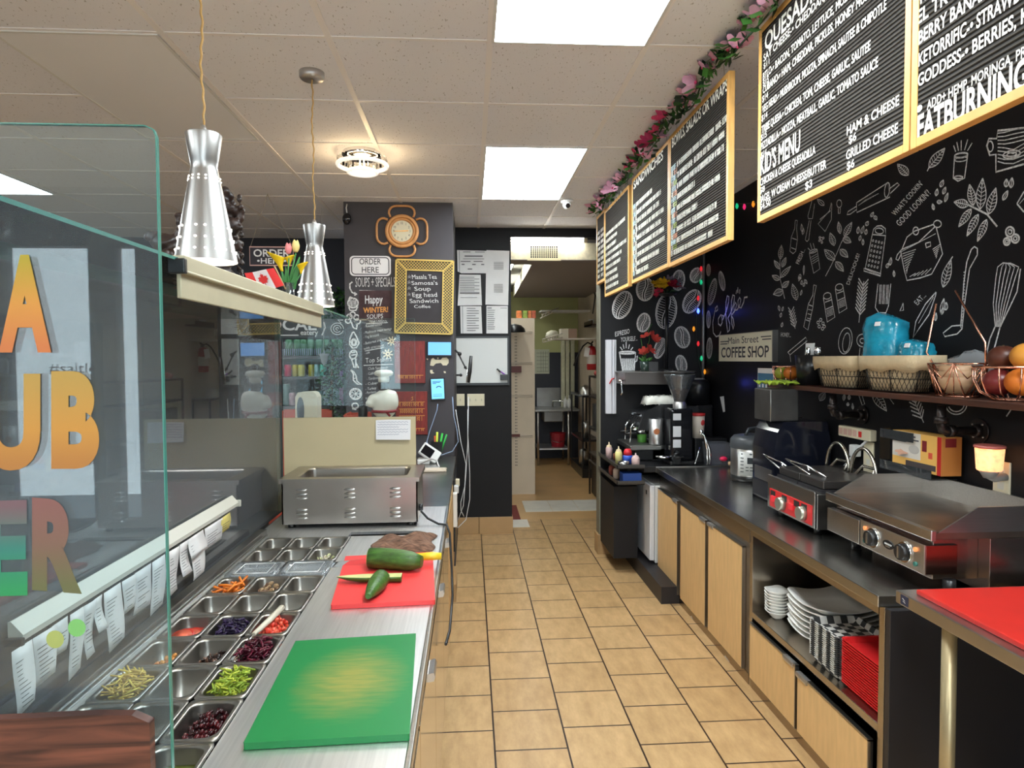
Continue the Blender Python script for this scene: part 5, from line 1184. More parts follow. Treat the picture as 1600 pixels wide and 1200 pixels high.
bag((1.84, 2.79, SZ+.10), (.06, .095, .24), 'tall blue plastic bag standing in the nearer linen basket', 1, .2)
bag((1.85, 2.6, SZ+.10), (.055, .07, .12), 'low blue plastic bag lying in the near end of the linen basket', 2)
film = glass_mat('cling_film', (.82, .82, .82), haze=.3, rough=.15)
b = B(); g = random.Random(9); b.sph((0, 0, .085), (.03, .16, .08), 16, 10, jit=.1); tag(b.build('plastic_bag', film, loc=(1.936, 2.4, SZ+.006)), 'clear crumpled plastic bag behind the copper basket', 'plastic bag')
t = T('wire_basket', 'geometric copper wire basket with a tall handle on the wall shelf', 'basket', (1.835, 2.35, SZ))
b = B(); N_ = 6
lo_ = [(.055*math.cos(2*math.pi*k/N_), .085*math.sin(2*math.pi*k/N_), .003) for k in range(N_)]; hi_ = [(.08*math.cos(2*math.pi*(k+.5)/N_), .135*math.sin(2*math.pi*(k+.5)/N_), .125) for k in range(N_)]
for k in range(N_):
    for p_, q_ in ((lo_[k], lo_[(k+1) % N_]), (hi_[k], hi_[(k+1) % N_]), (lo_[k], hi_[k]), (lo_[k], hi_[k-1])): b.tube([p_, q_], .0028, 6)
    m1 = [(hi_[k][i]+hi_[k-1][i])/2 for i in range(3)]; m0 = [lo_[k][i]*.45+m1[i]*.55 for i in range(3)]
    b.tube([m0, hi_[k]], .002, 5); b.tube([m0, hi_[k-1]], .002, 5); b.tube([hi_[k], [(lo_[k][i]+lo_[(k+1) % N_][i])/2 for i in range(3)]], .002, 5)
b.build('wire_frame', copper, t)
B().tube([hi_[1], (.0, .17, .17), (.0, .12, .36)], .004, 8).tube([hi_[4], (.0, -.13, .2), (.0, .02, .4)], .004, 8).build('handle', copper, t)
wood_bowl = M('birch_bowl', srgb(200, 164, 128), .5, noise=.1, nscale=6)
b0 = None
for k in range(3):
    loc = (1.835, 2.35, SZ+.012+.022*k)
    if b0 is None: b0 = tag(B().lathe([(.001, 0), (.036, 0), (.056, .03), (.064, .062), (.06, .062), (.052, .03), (.032, .006), (.001, .006)], n=30).build('bowl', wood_bowl, loc=loc), 'pale wood-coloured bowl lowest inside the copper wire basket', 'bowl', 'pale bowls in the copper basket')
    else: dup(b0, loc, 0, ('pale wood-coloured bowl in the middle of three inside the copper basket', 'pale wood-coloured bowl on top inside the copper basket')[k-1])
t = T('fruit_bowl', 'copper wire fruit bowl with dark fruit at the right edge of the shelf', 'bowl', (1.85, 2.115, SZ)); wirebowl(t, .115, .115, .055, 12)
fruit((1.83, 2.15, SZ+.062), .05, mango, 'dark red fruit low in the right-edge copper bowl'); fruit((1.83, 2.055, SZ+.065), .05, orangep, 'orange low at the near side of the right-edge copper bowl')
fruit((1.86, 2.17, SZ+.145), .048, M('brown_fruit', srgb(86, 44, 30), .4, noise=.3, nscale=8), 'brown fruit on top of the right-edge copper bowl'); fruit((1.86, 2.07, SZ+.15), .05, tomato, 'yellow-orange fruit on top at the very right edge')
# ================================================================ ON THE RIGHT WALL
a, b2 = P(1123.5, 526, x=WX-.03), P(1207, 563, x=WX-.03)
t = T('shop_sign', 'cream Main Street COFFEE SHOP sign on the black wall', 'sign', (WX, (a.y+b2.y)/2, (a.z+b2.z)/2)); hw, hh = (a.y-b2.y)/2, .1
B().box(-.03, 0, -hw, hw, -hh, hh).build('board', M('sign_cream', srgb(226, 220, 196), .5), t)
b = B().box(-.034, .0, -hw-.012, -hw, -hh-.004, hh+.004).box(-.034, .0, -hw, hw, hh, hh+.004); b.build('edge', steel_d, t)
b = B()
text(b, 'Main Street', (-.031, .27, .03), (0, -1, 0), (0, 0, 1), .05, width=.52); text(b, 'COFFEE SHOP', (-.031, hw-.05, -.07), (0, -1, 0), (0, 0, 1), .075, width=2*hw-.1, bold=.018)
for y0, y1, z in ((hw-.03, hw-.2, .05), (hw-.03, hw-.17, .032), (-hw+.02, -hw+.17, .065), (-hw+.02, -hw+.15, .047)): b.ribbon([(-.031, y0, z), (-.031, y1, z)], (-1, 0, 0), .007)
b.build('lettering', ink, t)
a, b2 = P(1184, 575, x=WX-.004), P(1208, 641, x=WX-.004)
t = T('poster', 'narrow blue instruction poster behind the metal box', 'poster', (WX-.002, (a.y+b2.y)/2, (a.z+b2.z)/2)); hw, hh = (a.y-b2.y)/2, (a.z-b2.z)/2
B().box(-.002, 0, -hw, hw, -hh, hh).build('sheet', paper, t); B().box(-.003, -.002, -hw*.95, hw*.95, -hh*.2, hh*.75).build('blue_field', M('poster_blue', srgb(70, 120, 150), .6), t)
b = B()
for k in range(4): b.box(-.0036, -.003, hw*(.7-.42*k)-.012, hw*(.7-.42*k)+.012, hh*.05, hh*.22)
b.build('pictures', paper, t)
def outlet(pc, label, plugs=(), name='wall_outlet', w_=.07, h_=.115):
    c = P(*pc, x=WX); t = T(name, label, 'outlet', (WX, c.y, c.z)); B().box(-.008, 0, -w_/2, w_/2, -h_/2, h_/2).build('plate', ivory, t, bevel=.002)
    for z in (-.025, .025): B().box(-.0095, -.008, -.014, .014, z-.014, z+.014).build('socket', M('socket_white', (.7, .68, .6), .4), t)
    return t
t = outlet((1359, 714), 'wall outlet with white plugs behind the griddle', w_=.08, h_=.15)
tag(B().box(-.05, -.01, -.025, .02, -.03, .03).build('plug', white, loc=(WX, P(1350, 712, x=WX).y+.03, P(1350, 705, x=WX).z), bevel=.006), 'white plug in the outlet behind the griddle', 'plug')
a, b2 = P(1311, 668, x=WX-.03), P(1361, 686, x=WX-.03)
t = T('power_strip', 'ivory power strip with a red switch on the wall', 'power strip', (WX, (a.y+b2.y)/2, (a.z+b2.z)/2)); hw = (a.y-b2.y)/2
B().box(-.035, 0, -hw, hw, -.028, .028).build('case', ivory, t, bevel=.005); B().box(-.04, -.034, -hw*.5, -hw*.36, -.014, .014).build('switch', M('switch_lamp', srgb(200, 40, 36), .4), t)
for k in range(4): B().box(-.0365, -.034, hw*(.82-.3*k)-.016, hw*(.82-.3*k)+.016, -.016, .016).build('socket', M('socket_pink', srgb(216, 176, 160), .5), t)
a, b2 = P(1358, 686, x=WX-.02), P(1330, 715, x=WX-.02); c2 = P(1318, 730, x=WX-.03)
o0 = t.location.copy(); B().tube([a-o0, (a+b2)/2+Vector((-.01, 0, 0))-o0, b2-o0, c2-o0], .006, 6).build('power_cord', cable_w, t)
# glove box in clear holder
a, b2 = P(1399, 690, x=WX-.11), P(1455, 712, x=WX-.11)
t = T('glove_box', 'orange and white box of disposable gloves in a clear holder', 'box', (WX-.012, 2.62, 1.165))
gy_ = M('glove_yellow', srgb(226, 176, 92), .5); gw_ = M('glove_white', srgb(206, 200, 190), .5); gr_ = M('glove_red', srgb(176, 30, 26), .5); gs_ = M('glove_orange', srgb(190, 124, 60), .5); gm_ = M('glove_maroon', srgb(120, 30, 36), .5)
B().box(-.09, -.006, -.15, .15, 0, .155).build('carton', gy_, t)
B().box(-.091, -.09, -.03, .149, .045, .154).build('glove_picture', gw_, t); B().box(-.0905, -.006, -.1515, -.15, 0, .155).build('end_face', gs_, t)
B().box(-.0912, -.09, -.15, -.128, 0, .155).build('red_band', gr_, t); B().box(-.0918, -.091, .06, .148, .11, .153).build('black_label', blackp, t); B().box(-.0914, -.09, -.12, .06, .012, .035).build('grey_strip', M('glove_grey', srgb(70, 62, 62), .5), t)
B().box(-.0914, -.09, -.066, -.04, .085, .13).build('seal', gm_, t); B().box(-.0914, -.09, -.1, -.078, .06, .085).build('seal', M('glove_coral', srgb(214, 84, 60), .5), t); B().box(-.075, -.03, -.153, -.1515, .115, .15).build('end_label', gm_, t)
for z_, y0, y1 in ((.138, .0, .05), (.124, -.02, .05)): B().ribbon([(-.0914, y1, z_), (-.0914, y0, z_)], (-1, 0, 0), .006).build('printed_line', ink, t)
b = B(); petals(b, (-.0925, .075, .07), .03, 5, 0, .1, 3); b.build('hand_print', M('hand_peach', srgb(196, 150, 126), .6), t)
b = B(); b.sph((-.089, .01, .085), (.004, .04, .022), 14, 8); b.build('glove_print', M('glove_pale', srgb(176, 172, 166), .6), t)
t = T('box_holder', 'clear acrylic holder gripping the glove box', 'holder', (WX, 2.64, 1.15))
acr = glass_mat('acrylic', (.92, .93, .92), haze=.05)
B().box(-.115, -.112, -.02, .2, .13, .17).build('upper_band', acr, t); B().box(-.115, -.112, -.13, .2, -.005, .03).box(-.115, 0, -.13, .2, -.01, -.005).build('lower_band', acr, t); B().box(-.115, 0, .2, .203, -.01, .17).build('end_wall', glass_mat('clear_acrylic', (.95, .96, .95)), t)
# wax warmer night light
c = P(1548, 745, x=WX)
t = T('wax_warmer', 'plug-in wax warmer glowing warm orange on the wall', 'night light', (WX-.075, P(1546, 722, x=WX-.075).y, P(1546, 735, x=WX-.075).z))
wglow = M('warm_shade', srgb(255, 176, 120), .5, emit=1.2, noise=.5, nscale=55); 
B().lathe([(.038, 0), (.041, .005), (.046, .08), (.043, .08), (.037, .006)], n=32).build('pierced_shade', wglow, t)
B().lathe([(.036, .08), (.05, .084), (.05, .092), (.04, .094), (.03, .088), (.001, .086)], n=32).build('dish', M('dish_pink', srgb(200, 110, 100), .3), t)
B().sph((0, 0, .035), (.014, .014, .022)).build('bulb', M('warm_bulb', (1, .6, .25), .5, emit=30), t)
B().lathe([(.001, -.03), (.018, -.028), (.03, -.006), (.036, 0), (.001, .001)], n=24).tube([(0, 0, -.02), (.02, 0, -.03), (.064, 0, -.025)], .014, 10).build('plug_stem', M('stem_grey', srgb(160, 156, 150), .4), t)
outlet((1567, 748), 'wall outlet holding the wax warmer', w_=.075, h_=.13)
# conduit with hood and coloured fairy lights
c = P(1098, 620, x=WX-.02); cy = P(1099, 500, x=WX-.02).y
tag(B().cyl((WX-.02, cy, .9), (WX-.02, cy, CH-.002), .012, n=10).build('conduit', M('conduit_grey', (.25, .25, .25), .4, .6)), 'thin vertical grey conduit in the dark wall corner', 'conduit')
cc = P(1100, 601, y=5.2)
t = T('ceiling_fan_cap', 'black round lidded canister behind the coffee grinder', 'canister', (1.86, 5.24, 1.267)); t.name = 'canister'
B().lathe([(.001, 0), (.1, 0), (.1, .16), (.08, .2), (.001, .2)], n=28).build('body', blackp, t); B().lathe([(.001, .2), (.06, .2), (.055, .21), (.001, .214)], n=24).build('lid', M('lid_pale', srgb(150, 150, 152), .3), t)
tag(B().box(-.05, .1, -.1, .13, 0, .42).build('machine', blackp, loc=(1.86, 5.24, .846), bevel=.02), 'tall black machine casing in the corner behind the grinder', 'machine')
t = T('fairy_lights', 'string of coloured fairy bulbs hanging in the dark wall corner', 'string lights', (0, 0, 0))
sp = [(1096, 405), (1096, 420), (1092, 445), (1090, 465), (1090, 487), (1089, 515), (1090, 538), (1093, 560), (1097, 582), (1096, 598)]
pts = [P(x-1.5, y, y=FY-.02) for x, y in sp]; B().tube(pts, .0025, 5).build('wire', M('wire_dark', (.02, .03, .02), .5), t)
cols = {'r': srgb(220, 40, 50), 'g': srgb(30, 190, 130), 'b': srgb(60, 90, 255), 'o': srgb(240, 150, 40), 'p': srgb(230, 40, 110)}
def bulb(px_, py_, c_, **k):
    p_ = P(px_, py_, **k); B().lathe([(.001, -.022), (.009, -.012), (.0115, 0), (.008, .012), (.006, .02), (.001, .021)], n=12).build('bulb', M('fairy_'+c_, cols[c_], .3, emit={'b': 6}.get(c_, .7)), t, loc=p_)
for a_ in ((1095.5, 420, 'r'), (1095.5, 441, 'g'), (1091, 466, 'r'), (1091, 486, 'b'), (1084, 514, 'o'), (1091, 537, 'r'), (1096, 560, 'g'), (1101, 581, 'o')): bulb(*a_, y=FY-.025)
pts = [P(x, y, x=WX-.03) for x, y in ((1100, 330), (1125, 322), (1150, 318), (1164, 319), (1178, 316), (1200, 318), (1240, 330))]; B().tube(pts, .0025, 5).build('wire', M('wire_dark'), t)
for a_ in ((1151.5, 322, 'g'), (1163, 323, 'p'), (1177, 319, 'o')): bulb(*a_, x=WX-.03)
for px_, py_ in ((1143, 598), (1125, 486)):
    p_ = P(px_, py_, x=WX-.06); l = bpy.data.lights.new('fairy_glow', 'POINT'); l.energy = .12; l.color = (.1, .12, 1); l.shadow_soft_size = .02; o = bpy.data.objects.new('fairy_glow', l); COL.objects.link(o); o.location = p_; o.parent = t

for i, (pts, l_) in enumerate(((((1068, 966), (1081, 962), (1085, 975), (1079, 979), (1070, 976)), 'torn pale tape scrap stuck on the counter kick, far one'), (((1128, 1030), (1133, 1024), (1140, 1034), (1137, 1040), (1131, 1038)), 'torn pale tape scrap stuck on the counter kick, near one'))):
    ps = [P(*p, x=CX-.0015) for p in pts]; tag(B().prism(ps, (-.0006, 0, 0)).build('tape_scrap', M('tape_pale', srgb(176, 160, 140), .5)), l_, 'tape')
ps = [P(*p, x=WX-.004) for p in ((1125, 620), (1131, 619), (1133, 643), (1130, 644))]; tag(B().prism(ps, (-.001, 0, 0)).build('wall_card', paper), 'narrow white card taped to the black wall beyond the sign', 'card')
# ================================================================ LEFT SIDE: PREP TABLE AND GLASS
K = .88; XR = -.118
def px_right(y): return -.505-.006*(y-1.0)       # right edge of the pan strip
PW = .1175; PL = .1675; Y0 = 1.135
t = T('prep_table', 'stainless prep table holding the rows of topping pans', 'prep table', (0, 0, 0))
b = B(); ya, yb = .83, 3.37
def quad(p): b.add([(x, y, K) for x, y in p]+[(x, y, K-.012) for x, y in p], [(0, 1, 2, 3), (7, 6, 5, 4), (0, 4, 5, 1), (1, 5, 6, 2), (2, 6, 7, 3), (3, 7, 4, 0)])
yc, yd = .97, 2.82
r0, r1 = px_right(yc), px_right(yd); l0, l1 = r0-3*PW, r1-3*PW
quad([(r0, yc), (XR, yc), (XR, yd), (r1, yd)]); quad([(-.93, yc), (l0, yc), (l1, yd), (-.93, yd)]); quad([(-.93, ya), (XR, ya), (XR, yc), (-.93, yc)])
quad([(-.93, yd), (-.53, yd), (-.53, 2.9), (-.93, 2.9)]); quad([(-.24, yd), (XR, yd), (XR, 2.9), (-.24, 2.9)]); quad([(-.93, 2.9), (XR, 2.9), (XR, yb), (-.93, yb)]); quad([(-.53, yd), (-.24, yd), (-.24, yd+.012), (-.53, yd+.012)])
b.build('deck', steel_y, t)
b = B().box(XR-.012, XR, ya, yb, K-.045, K+.001); b.build('front_lip', steel, t, bevel=.003)
B().box(-.93, -.895, ya, 2.9, K, K+.022).box(-.886, -.878, ya, 2.86, K, K+.008).build('back_ledge', steel_d, t, bevel=.002)
B().box(-.95, XR-.012, ya, yb, .1, .66).box(-.95, XR-.012, ya, ya+.02, .1, K-.012).box(-.95, XR-.012, yb-.02, yb, .1, K-.012).box(-.95, -.93, ya, yb, .1, K-.012).box(XR-.03, XR-.012, ya, yb, .6, K-.045).build('body', M('table_body', (.18, .175, .17), .35, .9), t)
B().box(-.9, XR-.06, ya+.05, yb-.05, 0, .1).build('kick', black, t)
for i in range(4):
    y0 = .85+.63*i; d = B().box(XR-.014, XR-.002, y0, y0+.61, .12, .8).build('door', M('door_mirror_steel', (.72, .66, .58), .12, 1), t, bevel=.002)
    b = B(); b.prism([(XR-.002, y0+.26, .792), (XR+.014, y0+.26, .796), (XR+.018, y0+.26, .784), (XR+.014, y0+.26, .772), (XR-.002, y0+.26, .77)], (0, .085, 0)); b.build('pull', alu, d)
B().box(-.53, -.24, 2.83, 2.9, K-.05, K-.045).build('slot_floor', blackg, t)
# ---- topping pans
pan_m = M('pan_steel', (.34, .32, .29), .33, 1, noise=.08, nscale=8)
def rr(hx, hy, z, r=.025, n=5):
    o = []
    for sx, sy, a0 in ((1, 1, 0), (-1, 1, 90), (-1, -1, 180), (1, -1, 270)):
        for i in range(n): a = R(a0+90*i/(n-1)); o.append((sx*(hx-r)+r*math.cos(a), sy*(hy-r)+r*math.sin(a), z))
    return o
def mkpan(hx, hy, depth=.1):
    b = B(); b.rings([rr(hx, hy, .002, .012), rr(hx, hy, .006, .012), rr(hx-.009, hy-.011, .006, .024), rr(hx-.011, hy-.013, .0, .024), rr(hx-.012, hy-.014, -.03, .024), rr(hx-.0145, hy-.0165, -.034, .024), rr(hx-.019, hy-.021, -depth, .022)], 0, False, True)
    k = len(b.v)-20; b.f.append(list(range(k, k+20))); b.m.append(0); b.s.append(False)
    return b
pan0 = None
panpos = {}
def food(name, label, cat, c, n, maker, mats, seed, kind='stuff', z=-.045):
    g = random.Random(seed); b = B()
    for _ in range(n): maker(b, g, (g.uniform(-.04, .04), g.uniform(-.062, .062)), z)
    o = b.build(name, mats, loc=(c[0], c[1], K)); o.rotation_euler = (0, 0, R(.3)); tag(o, label, cat, kind=kind); return o
def lump(rx, ry, rz, h=.035, nm=1):
    def f(b, g, p, z):
        hz = z+g.random()*h*(1-abs(p[0])/.06); b.sph((p[0], p[1], hz), (rx*g.uniform(.8, 1.2), ry*g.uniform(.8, 1.2), rz*g.uniform(.8, 1.2)), 7, 5, g.randrange(nm), jit=.12, rot=(g.uniform(0, 3), g.uniform(0, 3), g.uniform(0, 3)))
    return f
def strip(L_, w_, h=.04, nm=1):
    def f(b, g, p, z):
        a = g.uniform(0, 3.1); d = Vector((math.cos(a), math.sin(a), g.uniform(-.5, .5)))*L_/2; c = Vector((p[0]*.8, p[1]*.8, z+.01+g.random()*h)); k = d.cross(Vector((0, 0, 1))).normalized()*.4*L_*g.uniform(-1, 1)*.6
        b.tube([c-d, c+k*.5, c+d], w_, 4, g.randrange(nm))
    return f
FL = M
contents = {}
names = [('nearest', 0)]
rowdesc = {0: 'nearest row', 1: 'second row', 2: 'third row', 3: 'fourth row', 4: 'fifth row', 5: 'sixth row', 6: 'seventh row', 8: 'second-last row before the warmer', 9: 'last row before the warmer'}
coldesc = ('aisle side', 'middle', 'glass side')
what = {(1, 0): 'full of dark red beans', (2, 0): 'half full of chopped lettuce', (2, 1): 'nearly empty', (2, 2): 'half full of yellow shredded cheese', (3, 0): 'of dark beets with a spoon in it', (3, 1): 'of sliced black olives', (3, 2): 'with orange chickpeas at the bottom', (4, 0): 'of diced tomato', (4, 1): 'of purple cabbage', (4, 2): 'of sliced tomato', (5, 2): 'with a few orange scraps', (6, 0): 'with one pale piece left', (6, 1): 'of sliced mushrooms', (6, 2): 'of carrot sticks', (8, 0): 'of pale salad pieces', (8, 1): 'of dark red sauce', (8, 2): 'of brown red paste', (0, 0): 'with green pickles'}
for r_ in range(10):
    if r_ == 7: continue
    for c_ in range(3):
        y = Y0+PL*(r_+.5); x = px_right(y)-PW*(c_+.5); 
        lab = 'steel pan %s, %s of the %s' % (what.get((r_, c_), 'empty'), coldesc[c_], rowdesc[r_])
        if pan0 is None: pan0 = tag(mkpan(PW/2-.0015, PL/2-.0015).build('food_pan', pan_m, loc=(x, y, K)), lab, 'food pan', 'topping pans'); pan0.rotation_euler = (0, 0, R(.3))
        else: dup(pan0, (x, y, K), R(.3), lab)
        panpos[(r_, c_)] = (x, y)
    
beanm = M('dark_bean', srgb(52, 16, 20), .2); beanm2 = M('red_bean', srgb(84, 24, 28), .2)
food('beans', 'dark red beans in the pan nearest the green board', 'beans', panpos[(1, 0)], 260, lump(.0075, .005, .005, .05, 2), [beanm, beanm2], 1)
food('lettuce', 'chopped yellow-green lettuce in a steel pan', 'lettuce', panpos[(2, 0)], 190, strip(.02, .0022, .055, 2), [M('lettuce_a', srgb(186, 196, 66), .5), M('lettuce_b', srgb(140, 164, 50), .5)], 2)
food('cheese', 'yellow shredded cheese in the pan behind the glass', 'cheese', panpos[(2, 2)], 170, strip(.03, .0022, .055, 2), [M('cheese_a', srgb(226, 200, 90), .5), M('cheese_b', srgb(214, 180, 84), .5)], 3)
food('beets', 'shredded dark beets in the pan under the spoon', 'beets', panpos[(3, 0)], 220, strip(.02, .003, .055, 2), [M('beet_a', srgb(70, 14, 32), .25), M('beet_b', srgb(100, 24, 44), .25)], 4)
food('olives', 'sliced black olives in a steel pan', 'olives', panpos[(3, 1)], 150, lump(.008, .008, .003, .035, 2), [M('olive_a', srgb(44, 30, 26), .3), M('olive_b', srgb(90, 60, 44), .3)], 5, z=-.05)
food('chickpeas', 'orange chickpeas in a pan behind the glass edge', 'chickpeas', panpos[(3, 2)], 140, lump(.007, .007, .006, .03, 2), [M('chick_a', srgb(206, 140, 66), .4), M('chick_b', srgb(190, 110, 50), .4)], 6, z=-.055)
food('tomato_dice', 'diced red tomato in the pan under the spoon handle', 'tomato', panpos[(4, 0)], 180, lump(.008, .007, .006, .055, 2), [M('tom_a', srgb(214, 62, 44), .3), M('tom_b', srgb(228, 96, 70), .3)], 7)
food('cabbage', 'shredded purple cabbage in a steel pan', 'cabbage', panpos[(4, 1)], 210, strip(.022, .003, .045, 2), [M('cab_a', srgb(52, 34, 76), .4), M('cab_b', srgb(34, 22, 50), .4)], 8)
ts = None; g = random.Random(8)
tomr, tomf = M('tom_skin', srgb(196, 44, 34), .3), M('tom_flesh', srgb(226, 104, 76), .35)
for k in range(6):
    x, y = panpos[(4, 2)]; loc = (x+g.uniform(-.012, .012), y+.035-.014*k, K-.04+.005*k)
    if ts is None:
        ts = T('tomato_slice', 'slice of tomato fanned in the pan behind the near glass edge', 'tomato slice', loc, group='tomato slices in the glass-side pan'); ts.rotation_euler = (.35, 0, 0)
        B().lathe([(.001, .0), (.03, .0), (.032, .003), (.03, .006), (.001, .006)], n=18).build('skin', tomr, ts); B().lathe([(.001, .0062), (.027, .0062), (.001, .0066)], n=18).build('flesh', tomf, ts)
    else: dup(ts, loc)
food('orange_scraps', 'few orange scraps left in an emptied pan', 'vegetable scraps', panpos[(5, 2)], 16, strip(.02, .003, .01), [M('carrot', srgb(232, 128, 40), .4)], 9, z=-.095)
food('mushrooms', 'sliced mushrooms in a steel pan', 'mushrooms', panpos[(6, 1)], 110, lump(.012, .009, .003, .04, 2), [M('mush_a', srgb(176, 146, 110), .5), M('mush_b', srgb(104, 74, 54), .5)], 10)
food('carrots', 'orange carrot sticks in a steel pan by the glass', 'carrots', panpos[(6, 2)], 34, strip(.05, .0045, .05), [M('carrot')], 11)
tag(B().sph((0, 0, 0), (.014, .012, .008), 10, 6).build('egg_piece', M('egg_white', srgb(226, 220, 196), .4), loc=(panpos[(6, 0)][0]+.02, panpos[(6, 0)][1]-.03, K-.085)), 'single pale piece in the corner of an emptied pan', 'food')
food('salad_pieces', 'pale salad pieces in a steel pan near the warmer', 'salad', panpos[(8, 0)], 70, lump(.009, .007, .004, .04, 2), [M('salad_a', srgb(196, 198, 150), .5), M('salad_b', srgb(220, 210, 190), .5)], 12)
def pool(c, m, name, label, z=-.045): o = B().rings([rr(.043, .066, z-.004, .02), rr(.044, .067, z, .02), rr(.02, .03, z+.002, .01)], 0, True).build(name, m, loc=(c[0], c[1], K)); o.rotation_euler = (0, 0, R(.3)); tag(o, label, 'sauce')
pool(panpos[(8, 1)], M('sauce_dark', srgb(92, 44, 38), .2), 'sauce', 'dark red sauce in the middle pan before the warmer'); pool(panpos[(8, 2)], M('sauce_brown', srgb(130, 62, 46), .25), 'paste', 'brown red paste in the glass-side pan before the warmer'); pool(panpos[(0, 0)], M('pickle', srgb(120, 130, 60), .3), 'pickles', 'green pickles in the pan at the bottom edge', -.03)
pool(panpos[(2, 1)], M('brine', srgb(120, 112, 96), .15), 'brine', 'thin liquid in the nearly empty middle pan', -.09)
# clear lidded tubs in the eighth row
ctub = glass_mat('tub_clear', (.88, .9, .9), haze=.2)
for i in range(2):
    y = Y0+PL*7.5; x = px_right(y)-.089-.178*i
    t = T('lidded_tub', ('clear lidded plastic tub on the aisle side of the pans', 'clear lidded plastic tub on the glass side of the pans')[i], 'tub', (x, y, K)); t.rotation_euler = (0, 0, R(.3))
    b = B().rings([rr(.087, .081, .002, .015), rr(.087, .081, .008, .015), rr(.07, .064, .008, .03), rr(.068, .06, .001, .03), rr(.05, .04, -.002, .02)], 0, False); k = len(b.v)-20; b.f.append(list(range(k, k+20))); b.m.append(0); b.s.append(False)
    b.build('lid', ctub, t); B().rings([rr(.074, .068, 0, .03), rr(.06, .055, -.09, .03)], 0, True).build('tub', ctub, t)
    B().torus((0, 0, .008), .078, .0022, n=4, m=6).build('rim_highlight', M('rim_glint', (.8, .8, .8), .15, .3), t)  # pale bead modelled as a highlight along the lid's rim
t = T('serving_spoon', 'spoon with a white handle resting across two pans', 'spoon', (-.59, 1.78, K))
B().tube([(.022, .19, .02), (.012, .1, .018), (.0, .0, .02)], [.009, .009, .006], 8).build('handle', M('spoon_white', srgb(214, 206, 186), .4), t)
B().tube([(.0, .0, .02), (-.012, -.035, .004), (-.02, -.05, -.006)], [.0045, .004, .004], 8).sph((-.032, -.08, -.014), (.021, .032, .007), 14, 8, rot=(.2, 0, -.35)).build('bowl', chrome, t)
# ---- cutting boards, cucumbers, knife, cloth
def cboard(pts, m, label):
    ps = [P(*p, z=K) for p in pts]; c = sum(ps, Vector())/4; b = B().prism([(p.x-c.x, p.y-c.y, .001) for p in ps], (0, 0, .014)); tag(b.build('cutting_board', m, loc=(c.x, c.y, K), bevel=.004), label, 'cutting board')
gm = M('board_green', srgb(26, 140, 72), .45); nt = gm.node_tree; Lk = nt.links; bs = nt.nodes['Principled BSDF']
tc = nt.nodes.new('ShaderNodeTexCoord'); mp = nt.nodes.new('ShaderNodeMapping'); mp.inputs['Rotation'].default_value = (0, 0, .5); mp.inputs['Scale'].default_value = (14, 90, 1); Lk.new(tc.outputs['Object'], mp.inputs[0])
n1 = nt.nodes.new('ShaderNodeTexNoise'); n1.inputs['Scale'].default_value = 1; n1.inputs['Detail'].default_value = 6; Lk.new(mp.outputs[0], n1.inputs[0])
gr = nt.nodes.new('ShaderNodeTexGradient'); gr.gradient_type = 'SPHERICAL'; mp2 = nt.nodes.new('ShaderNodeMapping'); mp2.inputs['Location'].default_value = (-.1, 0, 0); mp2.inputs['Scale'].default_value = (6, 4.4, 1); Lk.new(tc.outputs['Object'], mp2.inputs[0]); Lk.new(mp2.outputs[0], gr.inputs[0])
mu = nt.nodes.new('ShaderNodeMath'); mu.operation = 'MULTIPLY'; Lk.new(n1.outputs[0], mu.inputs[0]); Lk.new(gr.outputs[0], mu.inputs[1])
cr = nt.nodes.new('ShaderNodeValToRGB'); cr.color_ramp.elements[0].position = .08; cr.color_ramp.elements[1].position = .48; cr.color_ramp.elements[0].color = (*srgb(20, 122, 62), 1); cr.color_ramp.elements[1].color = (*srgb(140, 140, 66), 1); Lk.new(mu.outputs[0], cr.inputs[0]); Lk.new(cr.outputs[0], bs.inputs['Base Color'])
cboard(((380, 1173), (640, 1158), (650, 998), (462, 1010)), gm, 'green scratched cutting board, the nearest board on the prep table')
cboard(((517, 953), (680, 945), (676, 868), (540, 875)), M('board_coral', srgb(232, 62, 62), .45, noise=.06, nscale=6), 'coral red cutting board with the cucumbers on it')
cuke = M('cucumber_skin', srgb(66, 104, 42), .3, noise=.45, nscale=16, bump=.3, bscale=90, stretch=(1, 6, 6)); cflesh = M('cucumber_flesh', srgb(206, 206, 140), .4)
def cuc(name, p0, p1, r, label, taper=(.5, .85, 1, 1, .95, .9), flat=False):
    p0, p1 = Vector(p0), Vector(p1); t = T(name, label, 'cucumber', (p0+p1)/2); c = (p0+p1)/2; n = len(taper)
    pts = [p0-c+(p1-p0)*i/(n-1)+Vector((0, .004*math.sin(i), 0)) for i in range(n)]
    B().tube(pts, [r*k for k in taper], 14).build('skin', cuke, t)
    return t, pts
ZB = K+.0155
t, pts = cuc('cucumber', (-.365, 2.335, ZB+.038), (-.175, 2.295, ZB+.033), .037, 'large peeled-at-one-end cucumber at the back of the coral board', (.97, 1, 1, .98, .9, .55))
d = (pts[0]-pts[1]).normalized(); B().cyl(pts[0], pts[0]+d*.002, .033, n=20).build('cut_face', cflesh, t)
b = B(); n = 10
t = T('cucumber', 'long halved cucumber lying across the coral board', 'cucumber', (-.335, 2.19, ZB))
prof = lambda k, s_: [(s_*k*.026*math.cos(a), 0, k*.026*math.sin(a)) for a in [math.pi*i/8 for i in range(9)]]
rings = [[(x, k_*.023*math.cos(math.pi*i/8), .021-k_*.021*math.sin(math.pi*i/8)) for i in range(9)] for x, k_ in ((-.115, .12), (-.08, .62), (-.03, .95), (.04, 1), (.1, 1))]
